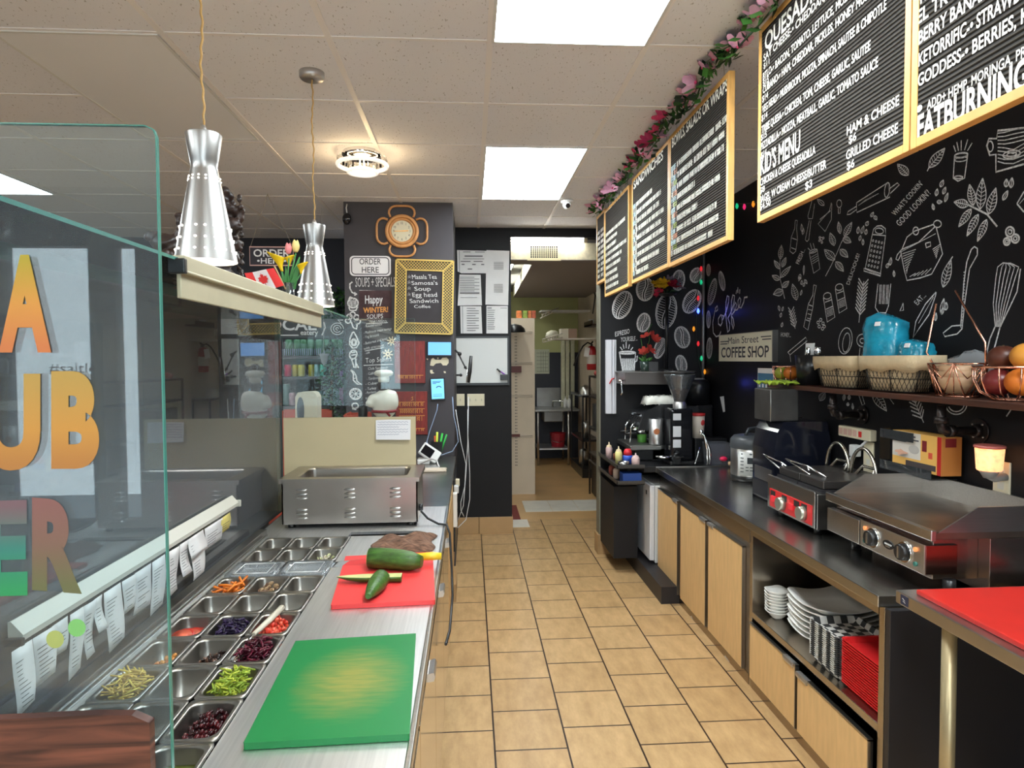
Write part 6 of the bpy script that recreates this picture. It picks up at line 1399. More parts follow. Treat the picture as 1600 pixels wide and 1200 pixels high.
B().rings(rings, 0, True).build('skin', cuke, t); B().add([(p[0], p[1]*.9, .0215) for r_ in rings for p in (r_[0], r_[-1])], [(2*i, 2*i+1, 2*i+3, 2*i+2) for i in range(4)]).build('cut_face', cflesh, t)
t, pts = cuc('cucumber', (-.318, 2.0, ZB+.02), (-.296, 2.145, ZB+.03), .029, 'short dark cucumber end pointing at the camera', (.3, .62, .85, 1, 1, 1)); d = (pts[-1]-pts[-2]).normalized(); B().cyl(pts[-1], pts[-1]+d*.002, .026, n=20).build('cut_face', cflesh, t)
t = T('knife', 'kitchen knife with a yellow handle behind the large cucumber', 'knife', (-.2, 2.36, ZB))
B().tube([(-.0, .0, .03), (.06, .005, .03), (.09, .008, .028)], [.013, .015, .012], 10).build('handle', M('knife_yellow', srgb(236, 204, 50), .4), t); B().prism([(.0, .0, .018), (.0, .0, .042), (-.3, .02, .012), (-.33, .022, -.008), (-.02, .0, .0)], (0, .002, 0)).build('blade', chrome, t)
tw = M('brown_towel', srgb(120, 88, 70), .95, noise=.6, nscale=9, stretch=(4, 14, 1), bump=.5, bscale=30); g = random.Random(21); n, m = 26, 16; vs = []
for j in range(m+1):
    for i in range(n+1):
        u, v = i/n, j/m; x = -.4+.245*u; y = 2.54+.22*v+.03*u
        e = min(1, 5*min(u, 1-u), 5*min(v, 1-v)); z = K+.004+e*(.012+.014*math.sin(u*7+v*4)**2+.012*math.sin(v*9-u*4)**2)+.02*e*max(0, u-.6)*max(0, v-.3)*6
        vs.append((x+.01*math.sin(v*8), y+.012*math.sin(u*7), z))
b = B(); b.add(vs, [(j*(n+1)+i, j*(n+1)+i+1, (j+1)*(n+1)+i+1, (j+1)*(n+1)+i) for j in range(m) for i in range(n)], 0, True)
o = b.build('towel', tw); md = o.modifiers.new('t', 'SOLIDIFY'); md.thickness = .003; tag(o, 'crumpled brown striped towel behind the coral board', 'towel')
# ---- steam warmer
t = T('food_warmer', 'rectangular stainless food warmer with louvred front', 'food warmer', (-.549, 3.155, K))
wm = M('warmer_steel', (.5, .46, .42), .32, 1, noise=.06, nscale=5); hx, hy = .304, .17
B().box(-hx, hx, -hy, -hy+.006, .018, .215).box(-hx, hx, hy-.006, hy, .018, .215).box(-hx, -hx+.006, -hy, hy, .018, .215).box(hx-.006, hx, -hy, hy, .018, .215).build('housing', wm, t)
ix, iy = hx-.05, hy-.04
b = B().rings([rr(hx+.012, hy+.01, .205, .004), rr(hx+.012, hy+.01, .225, .004), rr(ix, iy, .225, .03), rr(ix-.004, iy-.004, .218, .03), rr(ix-.012, iy-.012, .09, .03)], 0, False, False); k = len(b.v)-20; b.f.append(list(range(k, k+20))); b.m.append(0); b.s.append(False)
b.build('well', wm, t)
for x in (-.215, .0, .205):
    for z in (.155, .065):
        b = B()
        for k in range(3): b.sph((x, -hy-.001, z+.019*(k-1)), (.027, .007, .006), 12, 6)
        b.build('louvre', steel, t)
for sx in (-1, 1):
    for sy in (-1, 1): B().cyl((sx*.27, sy*.14, 0), (sx*.27, sy*.14, .018), .016, n=12).build('foot', blackp, t)
B().cyl((hx, -.1, .07), (hx+.02, -.1, .07), .016, n=14).build('knob', blackp, t)
food('noodles', 'pale noodles in the far left corner of the food warmer', 'noodles', (-.72, 3.2), 90, strip(.03, .0022, .03, 1), [M('noodle', srgb(206, 180, 110), .4)], 14, z=.11)
tag(B().tube([(-.232, 3.02, .94), (-.2, 3.0, .91), (-.15, 2.98, .888), (-.112, 2.97, .886), (-.098, 2.95, .85), (-.09, 2.93, .7), (-.085, 2.85, .6), (-.09, 2.6, .55), (-.1, 2.45, .56)], .0055, 8).build('power_cable', M('cable_black', (.015, .015, .015), .4)), 'thick black power cable looping off the counter edge from the warmer', 'cable')
# ---- sneeze guard
t = T('sneeze_guard', 'glass sneeze guard with a tan metal rail along its top shelf', 'sneeze guard', (0, 0, 0))
GX0, SX, GZ = -.95, -.61, 1.85
tallow = M('guard_beige', srgb(186, 178, 150), .4, .2, noise=.06, nscale=10)
hazy_glass = glass_mat('hazy_glass', (.9, .95, .96), haze=.125)  # even pale haze mixed into the customer pane
def pane(name, x0, x1, y0, y1, z0, z1):
    o = B().box(x0, x1, y0, y1, z0, z1).build(name, hazy_glass if name == 'customer_pane' else glass, t)
    dims = [(x1-x0), (y1-y0), (z1-z0)]; k = dims.index(min(dims)); b = B(); e = .0006
    if k == 0:
        for a in ((y0-e, y0, z0, z1), (y1, y1+e, z0, z1)): b.box(x0, x1, a[0], a[1], a[2], a[3])
        b.box(x0, x1, y0, y1, z1, z1+e)
    elif k == 1:
        for a in ((x0-e, x0, z0, z1), (x1, x1+e, z0, z1)): b.box(a[0], a[1], y0, y1, a[2], a[3])
        b.box(x0, x1, y0, y1, z1, z1+e)
    else:
        for a in ((x0-e, x0, y0, y1), (x1, x1+e, y0, y1)): b.box(a[0], a[1], a[2], a[3], z0, z1)
        b.box(x0, x1, y0-e, y0, z0, z1).box(x0, x1, y1, y1+e, z0, z1)
    b.build('green_edge', glass_e, o); return o
pane('customer_pane', GX0-.006, GX0, .86, 3.36, K, GZ); pane('top_shelf', GX0, SX, .88, 3.36, GZ, GZ+.007); pane('end_pane', -.94, -.28, 3.345, 3.351, 1.35, GZ-.002)
B().box(-.94, -.28, 3.34, 3.36, K+.001, 1.35).build('backsplash', M('laminate_beige', srgb(196, 182, 146), .5, noise=.03, nscale=6), t, bevel=.001)
b = B().box(SX-.012, SX+.014, 1.42, 2.72, GZ-.022, GZ+.012).box(SX-.004, SX+.006, 1.42, 2.716, GZ-.078, GZ-.022).box(SX-.012, SX+.018, 1.42, 2.72, GZ-.026, GZ-.02)
b.build('rail', tallow, t, bevel=.002); B().box(SX-.016, SX+.02, 1.405, 1.42, GZ-.028, GZ+.004).build('end_cap', blackp, t, bevel=.003)
b = B()
for y in (1.45, 2.0, 2.5): b.sph((SX+.001, y, GZ+.013), (.004, .004, .002), 8, 5)
b.build('screws', steel_d, t)
# near lettered pane on its wooden end panel
t = T('lettered_glass', 'near upright glass pane with painted letters A, UB and ER', 'glass pane', (0, 0, 0))
g0 = P(247, 197, y=.8); xr, zt_ = -.366, g0.z
ol = [(-1.25, .8, .93), (xr, .8, .93), (xr, .8, zt_-.012), (xr-.003, .8, zt_-.004), (xr-.012, .8, zt_), (-1.25, .8, zt_)]
B().prism(ol, (0, .006, 0)).build('pane', glass_mat('near_glass', (.86, .94, .96), haze=.035), t)
b = B()
ed = ol[1:]
for p, q_ in zip(ed[:-1], ed[1:]):
    d = Vector(q_)-Vector(p); nn = Vector((d.z, 0, -d.x)).normalized()*.0012; b.add([Vector(p), Vector(q_), Vector(q_)+nn, Vector(p)+nn, Vector(p)+Vector((0, .006, 0)), Vector(q_)+Vector((0, .006, 0)), Vector(q_)+Vector((0, .006, 0))+nn, Vector(p)+Vector((0, .006, 0))+nn], [(0, 1, 2, 3), (4, 7, 6, 5), (3, 2, 6, 7), (0, 4, 5, 1)])
b.build('green_edge', glass_e, t)
def grad(name, stops, z0, z1):
    m = M(name, (.5, .5, .5), .45); nt = m.node_tree; L = nt.links; bs = nt.nodes['Principled BSDF']; tc = nt.nodes.new('ShaderNodeTexCoord'); sp = nt.nodes.new('ShaderNodeSeparateXYZ'); L.new(tc.outputs['Object'], sp.inputs[0])
    mr = nt.nodes.new('ShaderNodeMapRange'); mr.inputs[1].default_value = z0; mr.inputs[2].default_value = z1; L.new(sp.outputs['Z'], mr.inputs[0]); cr = nt.nodes.new('ShaderNodeValToRGB'); L.new(mr.outputs[0], cr.inputs[0]); L.new(cr.outputs[0], bs.inputs['Base Color'])
    while len(cr.color_ramp.elements) < len(stops): cr.color_ramp.elements.new(.5)
    for e, (p, c) in zip(cr.color_ramp.elements, stops): e.position = p; e.color = (*[x*.62 for x in srgb(*c)], 1)
    bs.inputs['Metallic'].default_value = .25; return m
lm = [grad('foil_yellow', [(0, (226, 132, 72)), (.5, (232, 160, 66)), (1, (190, 168, 40))], P(40, 541, y=.8).z, P(40, 405, y=.8).z), grad('foil_gold', [(0, (206, 140, 70)), (.4, (226, 162, 72)), (1, (206, 166, 82))], P(40, 725, y=.8).z, P(40, 590, y=.8).z), grad('foil_oil', [(0, (126, 128, 88)), (.5, (150, 116, 100)), (1, (160, 110, 104))], P(40, 915, y=.8).z, P(40, 785, y=.8).z), grad('foil_teal', [(0, (60, 176, 110)), (.5, (70, 150, 136)), (1, (140, 110, 116))], P(40, 922, y=.8).z, P(40, 790, y=.8).z)]
def pxs(b, pts, mi): b.poly([P(*p, y=.7985) for p in pts], mi)
for s_, p0, p1, h, mi, bo in (('A', (-2, 541), (80, 541), 136, 0, .05), ('U', (-28, 724), (63, 724), 134, 1, .05), ('B', (80, 722), (155, 722), 135, 1, .055), ('E', (-28, 922), (43, 920), 132, 3, .055), ('R', (50, 912), (128, 918), 128, 2, .055)):
    b = B(); text_px(b, s_, p0, p1, h, mi, bo, 6, up=(0, -1), y=.7985); b.build('painted_letter', lm, t)
for c_, r_, m_ in (((86, 999), 14, 'dot_olive'), ((120, 981), 14, 'dot_green')):
    b = B(); pxs(b, [(c_[0]+r_*math.cos(a*.4), c_[1]+r_*math.sin(a*.4)) for a in range(16)], 0); b.build('painted_dot', M(m_, srgb(150, 160, 90) if 'ol' in m_ else srgb(110, 170, 96), .5), t)
t = T('end_panel', 'reddish brown woodgrain end panel in the near left corner', 'panel', (0, 0, 0)); t.name = 'wood_end_panel'
wz = P(200, 1105, y=.78).z; xw = P(244, 1150, y=.78).x
wg = M('rosewood', srgb(112, 60, 46), .5); nt = wg.node_tree; L = nt.links; bs = nt.nodes['Principled BSDF']; tc = nt.nodes.new('ShaderNodeTexCoord'); mp = nt.nodes.new('ShaderNodeMapping'); mp.inputs['Scale'].default_value = (2.2, 1, 26); L.new(tc.outputs['Object'], mp.inputs[0]); n1 = nt.nodes.new('ShaderNodeTexNoise'); n1.inputs['Scale'].default_value = 2.6; n1.inputs['Detail'].default_value = 7; n1.inputs['Distortion'].default_value = .6; L.new(mp.outputs[0], n1.inputs[0]); cr = nt.nodes.new('ShaderNodeValToRGB'); cr.color_ramp.elements[0].position = .35; cr.color_ramp.elements[1].position = .68; cr.color_ramp.elements[0].color = (*srgb(50, 25, 19), 1); cr.color_ramp.elements[1].color = (*srgb(112, 64, 48), 1); L.new(n1.outputs[0], cr.inputs[0]); L.new(cr.outputs[0], bs.inputs['Base Color'])
B().prism([(-1.25, .765, 0), (xw, .765, 0), (xw, .765, wz-.012), (xw-.02, .765, wz-.002), (xw-.06, .765, wz), (-1.25, .765, wz-.008)], (0, .012, 0)).build('board', wg, t, bevel=.002)
# ---- ticket rail and paper slips
t = T('ticket_rail', 'pale aluminium ticket rail along the customer glass', 'ticket rail', (-.93, 1.37, 1.08)); 
z0, z1 = P(365, 785, x=-.93).z-1.08, P(20, 975, x=-.93).z-1.08; z0, z1 = z1, z0
L_ = 1.24
B().prism([(-.012, 0, .03), (-.006, 0, .032), (.018, 0, .004), (.018, 0, -.008), (-.012, 0, -.012)], (0, L_, 0)).build('channel', M('rail_ivory', srgb(198, 196, 184), .4), t)
B().box(-.014, .022, -.012, .0, -.016, .0).build('end_cap', blackp, t, bevel=.002); B().box(-.016, .024, L_, L_+.012, -.014, .012).build('far_cap', M('rail_ivory'), t, bevel=.002)
slips = [(19, 51, 1112, .0), (52, 88, 1066, .02), (82, 108, 1024, 0), (110, 131, 1058, .01), (131, 148, 1028, 0), (147, 161, 986, 0), (163, 190, 1012, .01), (191, 211, 956, 0), (211, 237, 954, 0), (238, 259, 956, 0), (264, 279, 928, 0), (281, 295, 898, 0), (294, 319, 866, 0), (299, 318, 902, 1), (320, 348, 852, .02), (346, 361, 832, 2)]
ordw = ['first', 'second', 'third', 'fourth', 'fifth', 'sixth', 'seventh', 'eighth', 'ninth', 'tenth', 'eleventh', 'twelfth', 'thirteenth', 'fourteenth', 'fifteenth', 'sixteenth']
g = random.Random(6); ymat = M('yellow_note', srgb(220, 206, 120), .8)
for i, (xa, xb, yb_, k) in enumerate(slips):
    xp = -.909 if k != 1 else -.914
    ztop = 1.066 if k != 1 else 1.0
    def solve(px_):
        lo, hi = .6, 4.
        for _ in range(40):
            m_ = (lo+hi)/2
            if proj((xp, m_, 1.04))[0] < px_: lo = m_
            else: hi = m_
        return lo
    ya_, yb2 = solve(xa), solve(xb); zb_ = P((xa+xb)/2, yb_, x=xp).z; w_ = yb2-ya_; h_ = ztop-zb_
    lab = 'paper ticket %s, %s from the near end of the rail' % (('long' if h_ > .2 else ('short' if h_ < .1 else 'medium length')), ordw[i])
    if k == 2: lab = 'small yellow note at the far end of the ticket rail'
    if k == 1: lab = 'small paper slip hanging below the other tickets at the far end'
    t = T('ticket', lab, 'ticket', (xp, (ya_+yb2)/2, ztop), group='paper tickets on the rail')
    b = B(); rows = []
    for j in range(7):
        f = j/6; c = .01*math.sin(f*2.4+i)*(f**1.5); tp = w_*.12*f*(1 if i % 3 else -1)*(1 if h_ > .12 else .2)
        rows += [(c, -w_/2+max(0, tp), -h_*f), (c+.003*math.sin(i*2+f*4), w_/2-abs(tp)*.7, -h_*(f*(.94+.06*((i*7) % 3)/2)))]
    b.add(rows, [(2*j, 2*j+1, 2*j+3, 2*j+2) for j in range(6)], 0, True)
    o = b.build('slip', ymat if k == 2 else paper, t); md = o.modifiers.new('t', 'SOLIDIFY'); md.thickness = .0006
    b = B(); z = -.028
    while z > -h_+.012:
        f = -z/h_; c = .01*math.sin(f*2.4+i)*(f**1.5)+.0014; x1_ = w_/2-.006-abs(w_*.12*f)*.9; e = -w_/2+.006+w_*.12*f
        if x1_-e > .006: b.ribbon([(c, e, z), (c, e+(x1_-e)*g.uniform(.5, 1), z)], (1, 0, 0), .0016)
        z -= .009 if g.random() < .85 else .018
    if b.v: b.build('printed_rows', M('slip_print', srgb(70, 70, 76), .8), t)
# note on the backsplash
a, b2 = P(587, 656, y=3.33), P(642, 687, y=3.33)
t = T('note', 'white handwritten note taped to the beige backsplash', 'note', ((a.x+b2.x)/2, 3.337, a.z)); hw, h_ = (b2.x-a.x)/2, a.z-b2.z
b = B(); b.prism([(-hw, -.004, -.002), (-hw*.3, -.002, .0), (hw, -.004, -.001), (hw*.98, -.014, -h_), (-hw*.99, -.012, -h_*.97)], (0, -.0008, 0)); b.build('sheet', M('note_white', (.82, .82, .84), .7), t)
b = B()
for k in range(6):
    z = -.012-.0125*k; b.ribbon([(-hw*.9+hw*1.75*i/24*(.7 if k % 3 == 2 else 1), -.0062-.009*(-z/h_), z+.003*math.sin(i*2.3+k)) for i in range(25)], (0, -1, 0), .0014)
b.build('handwriting', M('blue_ink', srgb(110, 120, 150), .7), t)
# ================================================================ THINGS ON THE GLASS SHELF
SZ2 = GZ+.0075
carv = M('carved_wood', srgb(46, 32, 27), .4, noise=.7, nscale=22)
def carving(loc, lumps, label, name='carving'):
    b = B()
    for c_, r_ in lumps: b.sph(c_, r_, 12, 8, jit=.1)
    o = b.build(name, carv, loc=loc, remesh=.004); tag(o, label, 'carving')
g = random.Random(12); L1 = [((0, 0, .03), (.07, .06, .035)), ((-.02, 0, .08), (.05, .045, .05)), ((-.045, -.01, .13), (.04, .035, .03)), ((-.075, -.01, .15), (.03, .02, .018)), ((.0, 0, .155), (.022, .022, .03)), ((.0, 0, .195), (.016, .016, .02)), ((.0, 0, .215), (.02, .018, .009)), ((.04, 0, .1), (.03, .03, .04)), ((.05, 0, .17), (.018, .02, .05)), ((.055, 0, .215), (.015, .015, .018)), ((-.06, 0, .06), (.03, .03, .03))]
for k in range(60): L1.append(((g.uniform(-.08, .06), g.uniform(-.05, .05), g.uniform(.0, .13)), g.uniform(.007, .014)))
cx1 = P(283, 330, y=2.02).x
carving((cx1, 2.02, SZ2), L1, 'dark carved wooden figure group left of the nearest pendant lamp')
L2 = [((0, 0, .02), (.05, .05, .02)), ((.0, 0, .05), (.028, .03, .04))]
for k in range(26): f = k/25; L2.append(((.012*math.sin(k*1.3)+.02*math.sin(f*3), .01*math.cos(k), .05+.27*f), .012+.009*math.sin(f*3.1)+.003*math.sin(k*2.1)))
for k in range(34): f = k/33; L2.append(((.028+.03*math.sin(k*2.3), .02*math.cos(k*1.7), .05+.27*f), (.009, .008, .011)))
L2 += [((-.0, 0, .33), (.02, .02, .02)), ((.045, 0, .27), (.02, .015, .018)), ((.05, 0, .25), (.012, .012, .02))]
cx2 = P(351, 330, y=2.2).x
carving((cx2, 2.2, SZ2), L2, 'dark carved wooden dragon-like column right of the nearest pendant lamp')
c = P(336, 400, y=1.95); tag(B().sph((0, 0, .012), (.012, .01, .012), 10, 7).sph((.01, 0, .026), (.007, .007, .007), 8, 6).build('figurine', yell, loc=(c.x, 1.95, SZ2+.0)), 'tiny yellow figurine on the rail beside the carving', 'figurine')
# flag
fy = 2.5; t = T('flag', 'small Canadian flag leaning on the glass shelf beside the flowers', 'flag', (P(410, 440, y=fy).x, fy, SZ2+.002)); o0 = t.location
fm = [M('flag_red', srgb(222, 46, 44), .7), M('flag_white', srgb(236, 226, 224), .7)]
def fp(px_, py_, d=0): p_ = P(px_, py_, y=fy+d); return Vector((p_.x-o0.x, d, p_.z-o0.z))
tl, tr, br_, bl = fp(382, 427), fp(428, 419), fp(444, 446), fp(396, 462)
def uv(u, v): return (tl*(1-u)+tr*u)*(1-v)+(bl*(1-u)+br_*u)*v+Vector((0, .006*math.sin(u*6), 0))
b = B(); N_ = 16
b.add([uv(i/N_, v) for v in (0, 1) for i in range(N_+1)], [(i, i+1, N_+2+i, N_+1+i) for i in range(N_)]); b.m = [0 if i < 4 or i >= 12 else 1 for i in range(N_)]
o = b.build('cloth', fm, t); md = o.modifiers.new('t', 'SOLIDIFY'); md.thickness = .001
ml = [(0, 1), (.12, .72), (.3, .8), (.25, .45), (.48, .62), (.52, .48), (.8, .52), (.7, .25), (.85, .12), (.42, -.2), (.48, -.38), (.06, -.32), (.04, -.75), (-.04, -.75), (-.06, -.32), (-.48, -.38), (-.42, -.2), (-.85, .12), (-.7, .25), (-.8, .52), (-.52, .48), (-.48, .62), (-.25, .45), (-.3, .8), (-.12, .72)]
b = B(); b.poly([uv(.5+.2*x, .5-.38*y)+Vector((0, -.003, 0)) for x, y in ml]); b.build('maple_leaf', fm[0], t)
B().cyl(fp(428, 419)+Vector((0, .004, .01)), fp(446, 452)+Vector((0, .004, 0)), .003, n=8).build('stick', M('stick_wood', srgb(180, 150, 110), .6), t)
# vase with tulips and callas
vy = 2.62; vx = P(450, 440, y=vy).x
t = T('flower_vase', 'glass vase of yellow callas and tulips on the glass shelf', 'vase', (vx, vy, SZ2))
B().lathe([(.02, 0), (.021, .002), (.024, .085), (.021, .085), (.018, .006), (.001, .005)], n=24).build('glass', glass_mat('vase_glass', (.85, .95, .88), haze=.05), t)
def vp(px_, py_, d=0): p_ = P(px_, py_, y=vy+d); return Vector((p_.x-vx, d, p_.z-SZ2))
stem = M('stem_green', srgb(62, 128, 62), .5); b = B()
for pts in ([(450, 452), (455, 430), (462, 396)], [(448, 452), (450, 425), (452, 398)], [(446, 452), (442, 435), (438, 412)], [(454, 452), (462, 440), (470, 428)], [(450, 452), (458, 425), (468, 402)]): b.tube([vp(*p) for p in pts], .0032, 6)
for x0, x1, yt in ((444, 440, 420), (452, 458, 410), (456, 469, 398), (449, 446, 415), (458, 462, 418)):
    p0, p1 = vp(x0+3, 452), vp(x1, yt); d = Vector((1, 0, 0)); m_ = (p0+p1)/2; b.add([p0-d*.003, p0+d*.003, m_+d*.009+Vector((0, -.004, 0)), p1, m_-d*.009+Vector((0, -.004, 0))], [(0, 1, 2, 3, 4)], 0, True)
b.build('stems', [stem], t)
def tulip(c, r, h, m, nm): 
    b = B(); rings = []
    for k in range(9):
        f = k/8; rad = r*(math.sin(math.pi*(.12+.75*f))**.8); rings.append([(rad*(1+.1*math.cos(3*a))*math.cos(a), rad*(1+.1*math.cos(3*a))*math.sin(a), h*f+(.004*math.cos(3*a) if f > .85 else 0)) for a in [2*math.pi*j/18 for j in range(18)]])
    b.rings(rings, 0, True); b.build('tulip', m, t, loc=c)
tulip(vp(462, 394), .0145, .045, M('tulip_cream', srgb(232, 206, 130), .5), 0); tulip(vp(450.5, 397, -.01), .013, .04, M('tulip_pink', srgb(230, 134, 134), .5), 1)
def calla(c, dx, s_):
    b = B(); rings = []
    for k in range(9):
        f = k/8; rad = s_*(.12+.9*f**1.6); rings.append([(dx*s_*1.0*f+rad*math.cos(a), rad*math.sin(a)*.8, s_*1.9*f+.35*s_*math.cos(a)*f*(-1 if dx < 0 else 1)) for a in [2*math.pi*j/20 for j in range(20)]])
    b.rings(rings, 0, False); o = b.build('calla', M('calla_yellow', srgb(238, 196, 20), .45), t, loc=c); md = o.modifiers.new('t', 'SOLIDIFY'); md.thickness = .001
calla(vp(441, 424), -.7, .034); calla(vp(470, 428, -.01), .35, .021); calla(vp(452, 416, .01), .1, .02)
# ================================================================ CASHIER COUNTER
t = T('cashier_counter', 'stainless cashier counter running from the warmer to the pillar', 'counter', (0, 3.375, 0))
B().box(-.95, XR, 0, 1.755, K-.04, K).build('top', steel_d, t, bevel=.002); B().box(-.93, XR-.015, 0, 1.75, .08, K-.04).build('body', M('counter_body', srgb(150, 118, 78), .6), t); B().box(-.9, XR-.05, 0, 1.75, 0, .08).build('kick', black, t)
for i in range(2): B().box(XR-.014, XR-.003, .04+.5*i, .5+.5*i, .12, .8).build('door', beech, t, bevel=.002)
B().box(XR-.015, XR+.006, 1.15, 1.74, .3, .8).build('cable_tray', blackp, t)
B().box(XR-.015, XR+.012, 1.0, 1.3, .0, .12).build('tile_base', bt, t)
t = T('power_bar', 'white power bar fixed upright under the cashier counter edge', 'power bar', (XR+.012, 4.25, .55))
B().box(-.012, .015, -.03, .03, 0, .22).build('case', white, t, bevel=.004)
for k in range(3): B().box(.015, .017, -.012, .012, .03+.065*k, .055+.065*k).build('socket', blackp, t)
tag(B().box(-.012, .02, -.03, .03, 0, .05).build('adapter', white, loc=(XR+.013, 4.5, .72), bevel=.005), 'white plug adapter under the counter edge near the pillar', 'adapter')
tag(B().box(-.012, .02, -.03, .03, 0, .05).build('adapter', ivory, loc=(XR+.013, 4.85, .7), bevel=.005), 'ivory plug adapter under the counter edge, nearest the pillar', 'adapter')
c = P(673, 716, z=K)
t = T('card_terminal', 'white card terminal tilted on the cashier counter', 'card terminal', (-.3, 4.8, K))
q_ = Euler((R(58), R(35), 0)); b = B().obox((0, 0, .075), (.15, .1, .03), (R(60), R(35), R(0))); b.build('body', white, t, bevel=.008)
m3 = q_.to_matrix(); b = B().obox(Vector((0, 0, .075))+Euler((R(60), R(35), 0)).to_matrix() @ Vector((-.02, -.005, .0165)), (.085, .07, .003), (R(60), R(35), 0)); b.build('display', blackg, t)
B().box(-.09, .0, -.06, .06, 0, .035).build('stand', white, t, bevel=.008)
tag(B().box(-.085, .085, -.05, .05, 0, .018).build('card_reader', M('reader_pale', srgb(206, 190, 170), .4), loc=(-.25, 4.45, K), bevel=.008), 'flat pale card reader lying on the cashier counter', 'card reader')
tag(B().tube([(-.36, 4.72, K+.01), (-.28, 4.68, K+.05), (-.24, 4.6, K+.05), (-.22, 4.5, K+.022)], .005, 8).build('cable', cable_w), 'short white cable between terminal and card reader', 'cable')
c = P(684, 712, z=K)
t = T('pen_holder', 'black mesh pen holder on the counter against the pillar', 'pen holder', (-.26, 5.06, K)); b = B().rings([[(x*.045*k, y*.045*k, z) for x, y in ((-1, -1), (1, -1), (1, 1), (-1, 1))] for k, z in ((.75, 0), (1, .13), (.94, .13), (.7, .005))], 0, True, False); b.build('cup', blackp, t)
for i, (x, m_, l_) in enumerate(((-.01, M('pen_lime', srgb(206, 220, 70), .4), 'lime yellow pen leaning in the black pen holder'), (.012, M('pen_green', srgb(50, 190, 70), .4), 'bright green pen in the black pen holder'), (.03, M('pen_green2', srgb(40, 160, 66), .4), 'darker green pen at the right of the pen holder'), (-.02, M('pen_orange', srgb(200, 90, 50), .4), 'orange pen at the back of the pen holder'))):
    tag(B().cyl((-.26+x*.6, 5.06+.004*i, K+.012), (-.26+x*1.8+.02, 5.06+.004*i, K+.2-.01*i), .0085, n=10).build('pen', m_), l_, 'pen')
pts = [P(x, y, y=PY-.02) for x, y in ((684, 631), (683, 640), (678, 655), (672, 672), (667, 690))]; tag(B().tube([Vector(p) for p in pts]+[Vector((-.3, 4.95, K+.02))], .0035, 6).build('charging_cable', M('cable_blue', srgb(150, 170, 200), .5)), 'pale cable hanging from the portrait tablet', 'cable')
tag(B().tube([(P(707, 620, y=5.0).x, 5.0, P(707, 620, y=5.0).z), P(709, 650, y=5.0), P(714, 672, y=5.0), P(716, 690, y=5.0), P(707, 705, y=5.0), P(690, 711, y=5.0), P(676, 708, y=5.0)], .0035, 6).build('charging_cable', M('cable_blue')), 'blue-grey cable looping from the pillar edge to the counter', 'cable')
for k, (pts, l_) in enumerate((([(732, 620), (731, 680), (734, 740), (734, 780), (728, 812), (716, 824), (709, 826)], 'longest white cable hanging beside the dark wall to the floor edge'), ([(731, 640), (731, 690), (728, 740), (724, 790), (716, 812)], 'grey cable hanging between the other two white cables'), ([(712, 640), (720, 690), (728, 725), (726, 760), (720, 785), (720, 797), (725, 807)], 'white cable with a loose end hanging beside the counter'))):
    tag(B().tube([P(*p, y=5.2) for p in pts], .0032, 6).build('hanging_cable', cable_w), l_, 'cable')
# desk arm with microphone-like black wand on the wall side
t = T('headset_arm', 'black jointed arm with a long black wand beside the whiteboard', 'arm', (0, 0, 0)); t.name = 'jointed_arm'
fa = lambda x, y: P(x, y, y=5.13)
B().tube([fa(711, 547), fa(718, 553)], .008, 8).sph(fa(718, 553), .017).tube([fa(718, 556), fa(726, 572), fa(729, 577)], .006, 8).sph(fa(727, 574), .012).build('arm', blackp, t)
B().tube([fa(736, 556), fa(734, 580), fa(732, 598)], [.012, .016, .011], 10).build('wand', blackp, t); B().tube([fa(730, 577), fa(729, 598)], .004, 6).build('rod', chrome, t)
B().sph(fa(720, 586), .013).tube([fa(713, 586), fa(720, 586)], .008, 8).build('clamp', blackp, t)
# ================================================================ BEHIND THE COUNTER (customer side)
c = P(478, 640, y=3.75)
t = T('soap_dispenser', 'ivory soap dispenser with a dark window behind the backsplash', 'dispenser', (c.x, 3.75, K))
zt_ = P(478, 612, y=3.75).z-K; w_ = .064
pr = [(-w_, 0, 0), (w_, 0, 0), (w_, 0, zt_-.03), (w_-.012, 0, zt_-.008), (w_-.03, 0, zt_), (-w_+.02, 0, zt_-.004), (-w_+.005, 0, zt_-.03)]
B().prism(pr, (0, .1, 0)).build('shell', M('dispenser_ivory', srgb(206, 200, 182), .35), t, bevel=.01)
b = B(); b.poly([(-.03+.021*math.cos(a*.3), -.001, zt_-.105+.075*math.sin(a*.3)) for a in range(21)]); b.build('window', M('smoke_window', srgb(64, 68, 76), .15), t)
# chef figurine
cx_ = P(600, 620, y=4.2).x
t = T('chef_figurine', 'white chef figurine with tall hat seen from behind', 'figurine', (cx_, 4.2, K))
z = lambda py: P(600, py, y=4.2).z-K
ceramic = M('ceramic_white', srgb(224, 222, 212), .3)
b = B().lathe([(.001, 0), (.085, .0), (.08, .1), (.075, .25), (.08, .33)], n=24, caps=True).sph((.01, 0, z(628)), (.085, .065, .085)).sph((.015, 0, z(618)), (.07, .055, .04)).sph((-.06, -.02, z(622)), (.04, .035, .03)).sph((-.085, -.03, z(630)), (.03, .03, .025)).sph((.0, 0, z(642)), (.075, .06, .05)).sph((.06, .0, z(622)), (.03, .035, .05))
b.build('body', ceramic, t, remesh=.011)
b = B().sph((-.002, 0, z(602)), (.036, .036, .046), 16, 12).sph((-.035, -.0, z(601)), (.01, .012, .01)).sph((.03, 0, z(600)), (.008, .012, .012)); b.build('head', M('figure_skin', srgb(60, 50, 50), .6), t)
B().lathe([(.034, z(597)), (.036, z(590)), (.03, z(589)), (.055, z(586)), (.06, z(582)), (.048, z(579)), (.02, z(577.5)), (.001, z(577.5))], (.0, 0, 0), 28, caps=True).build('hat', ceramic, t)
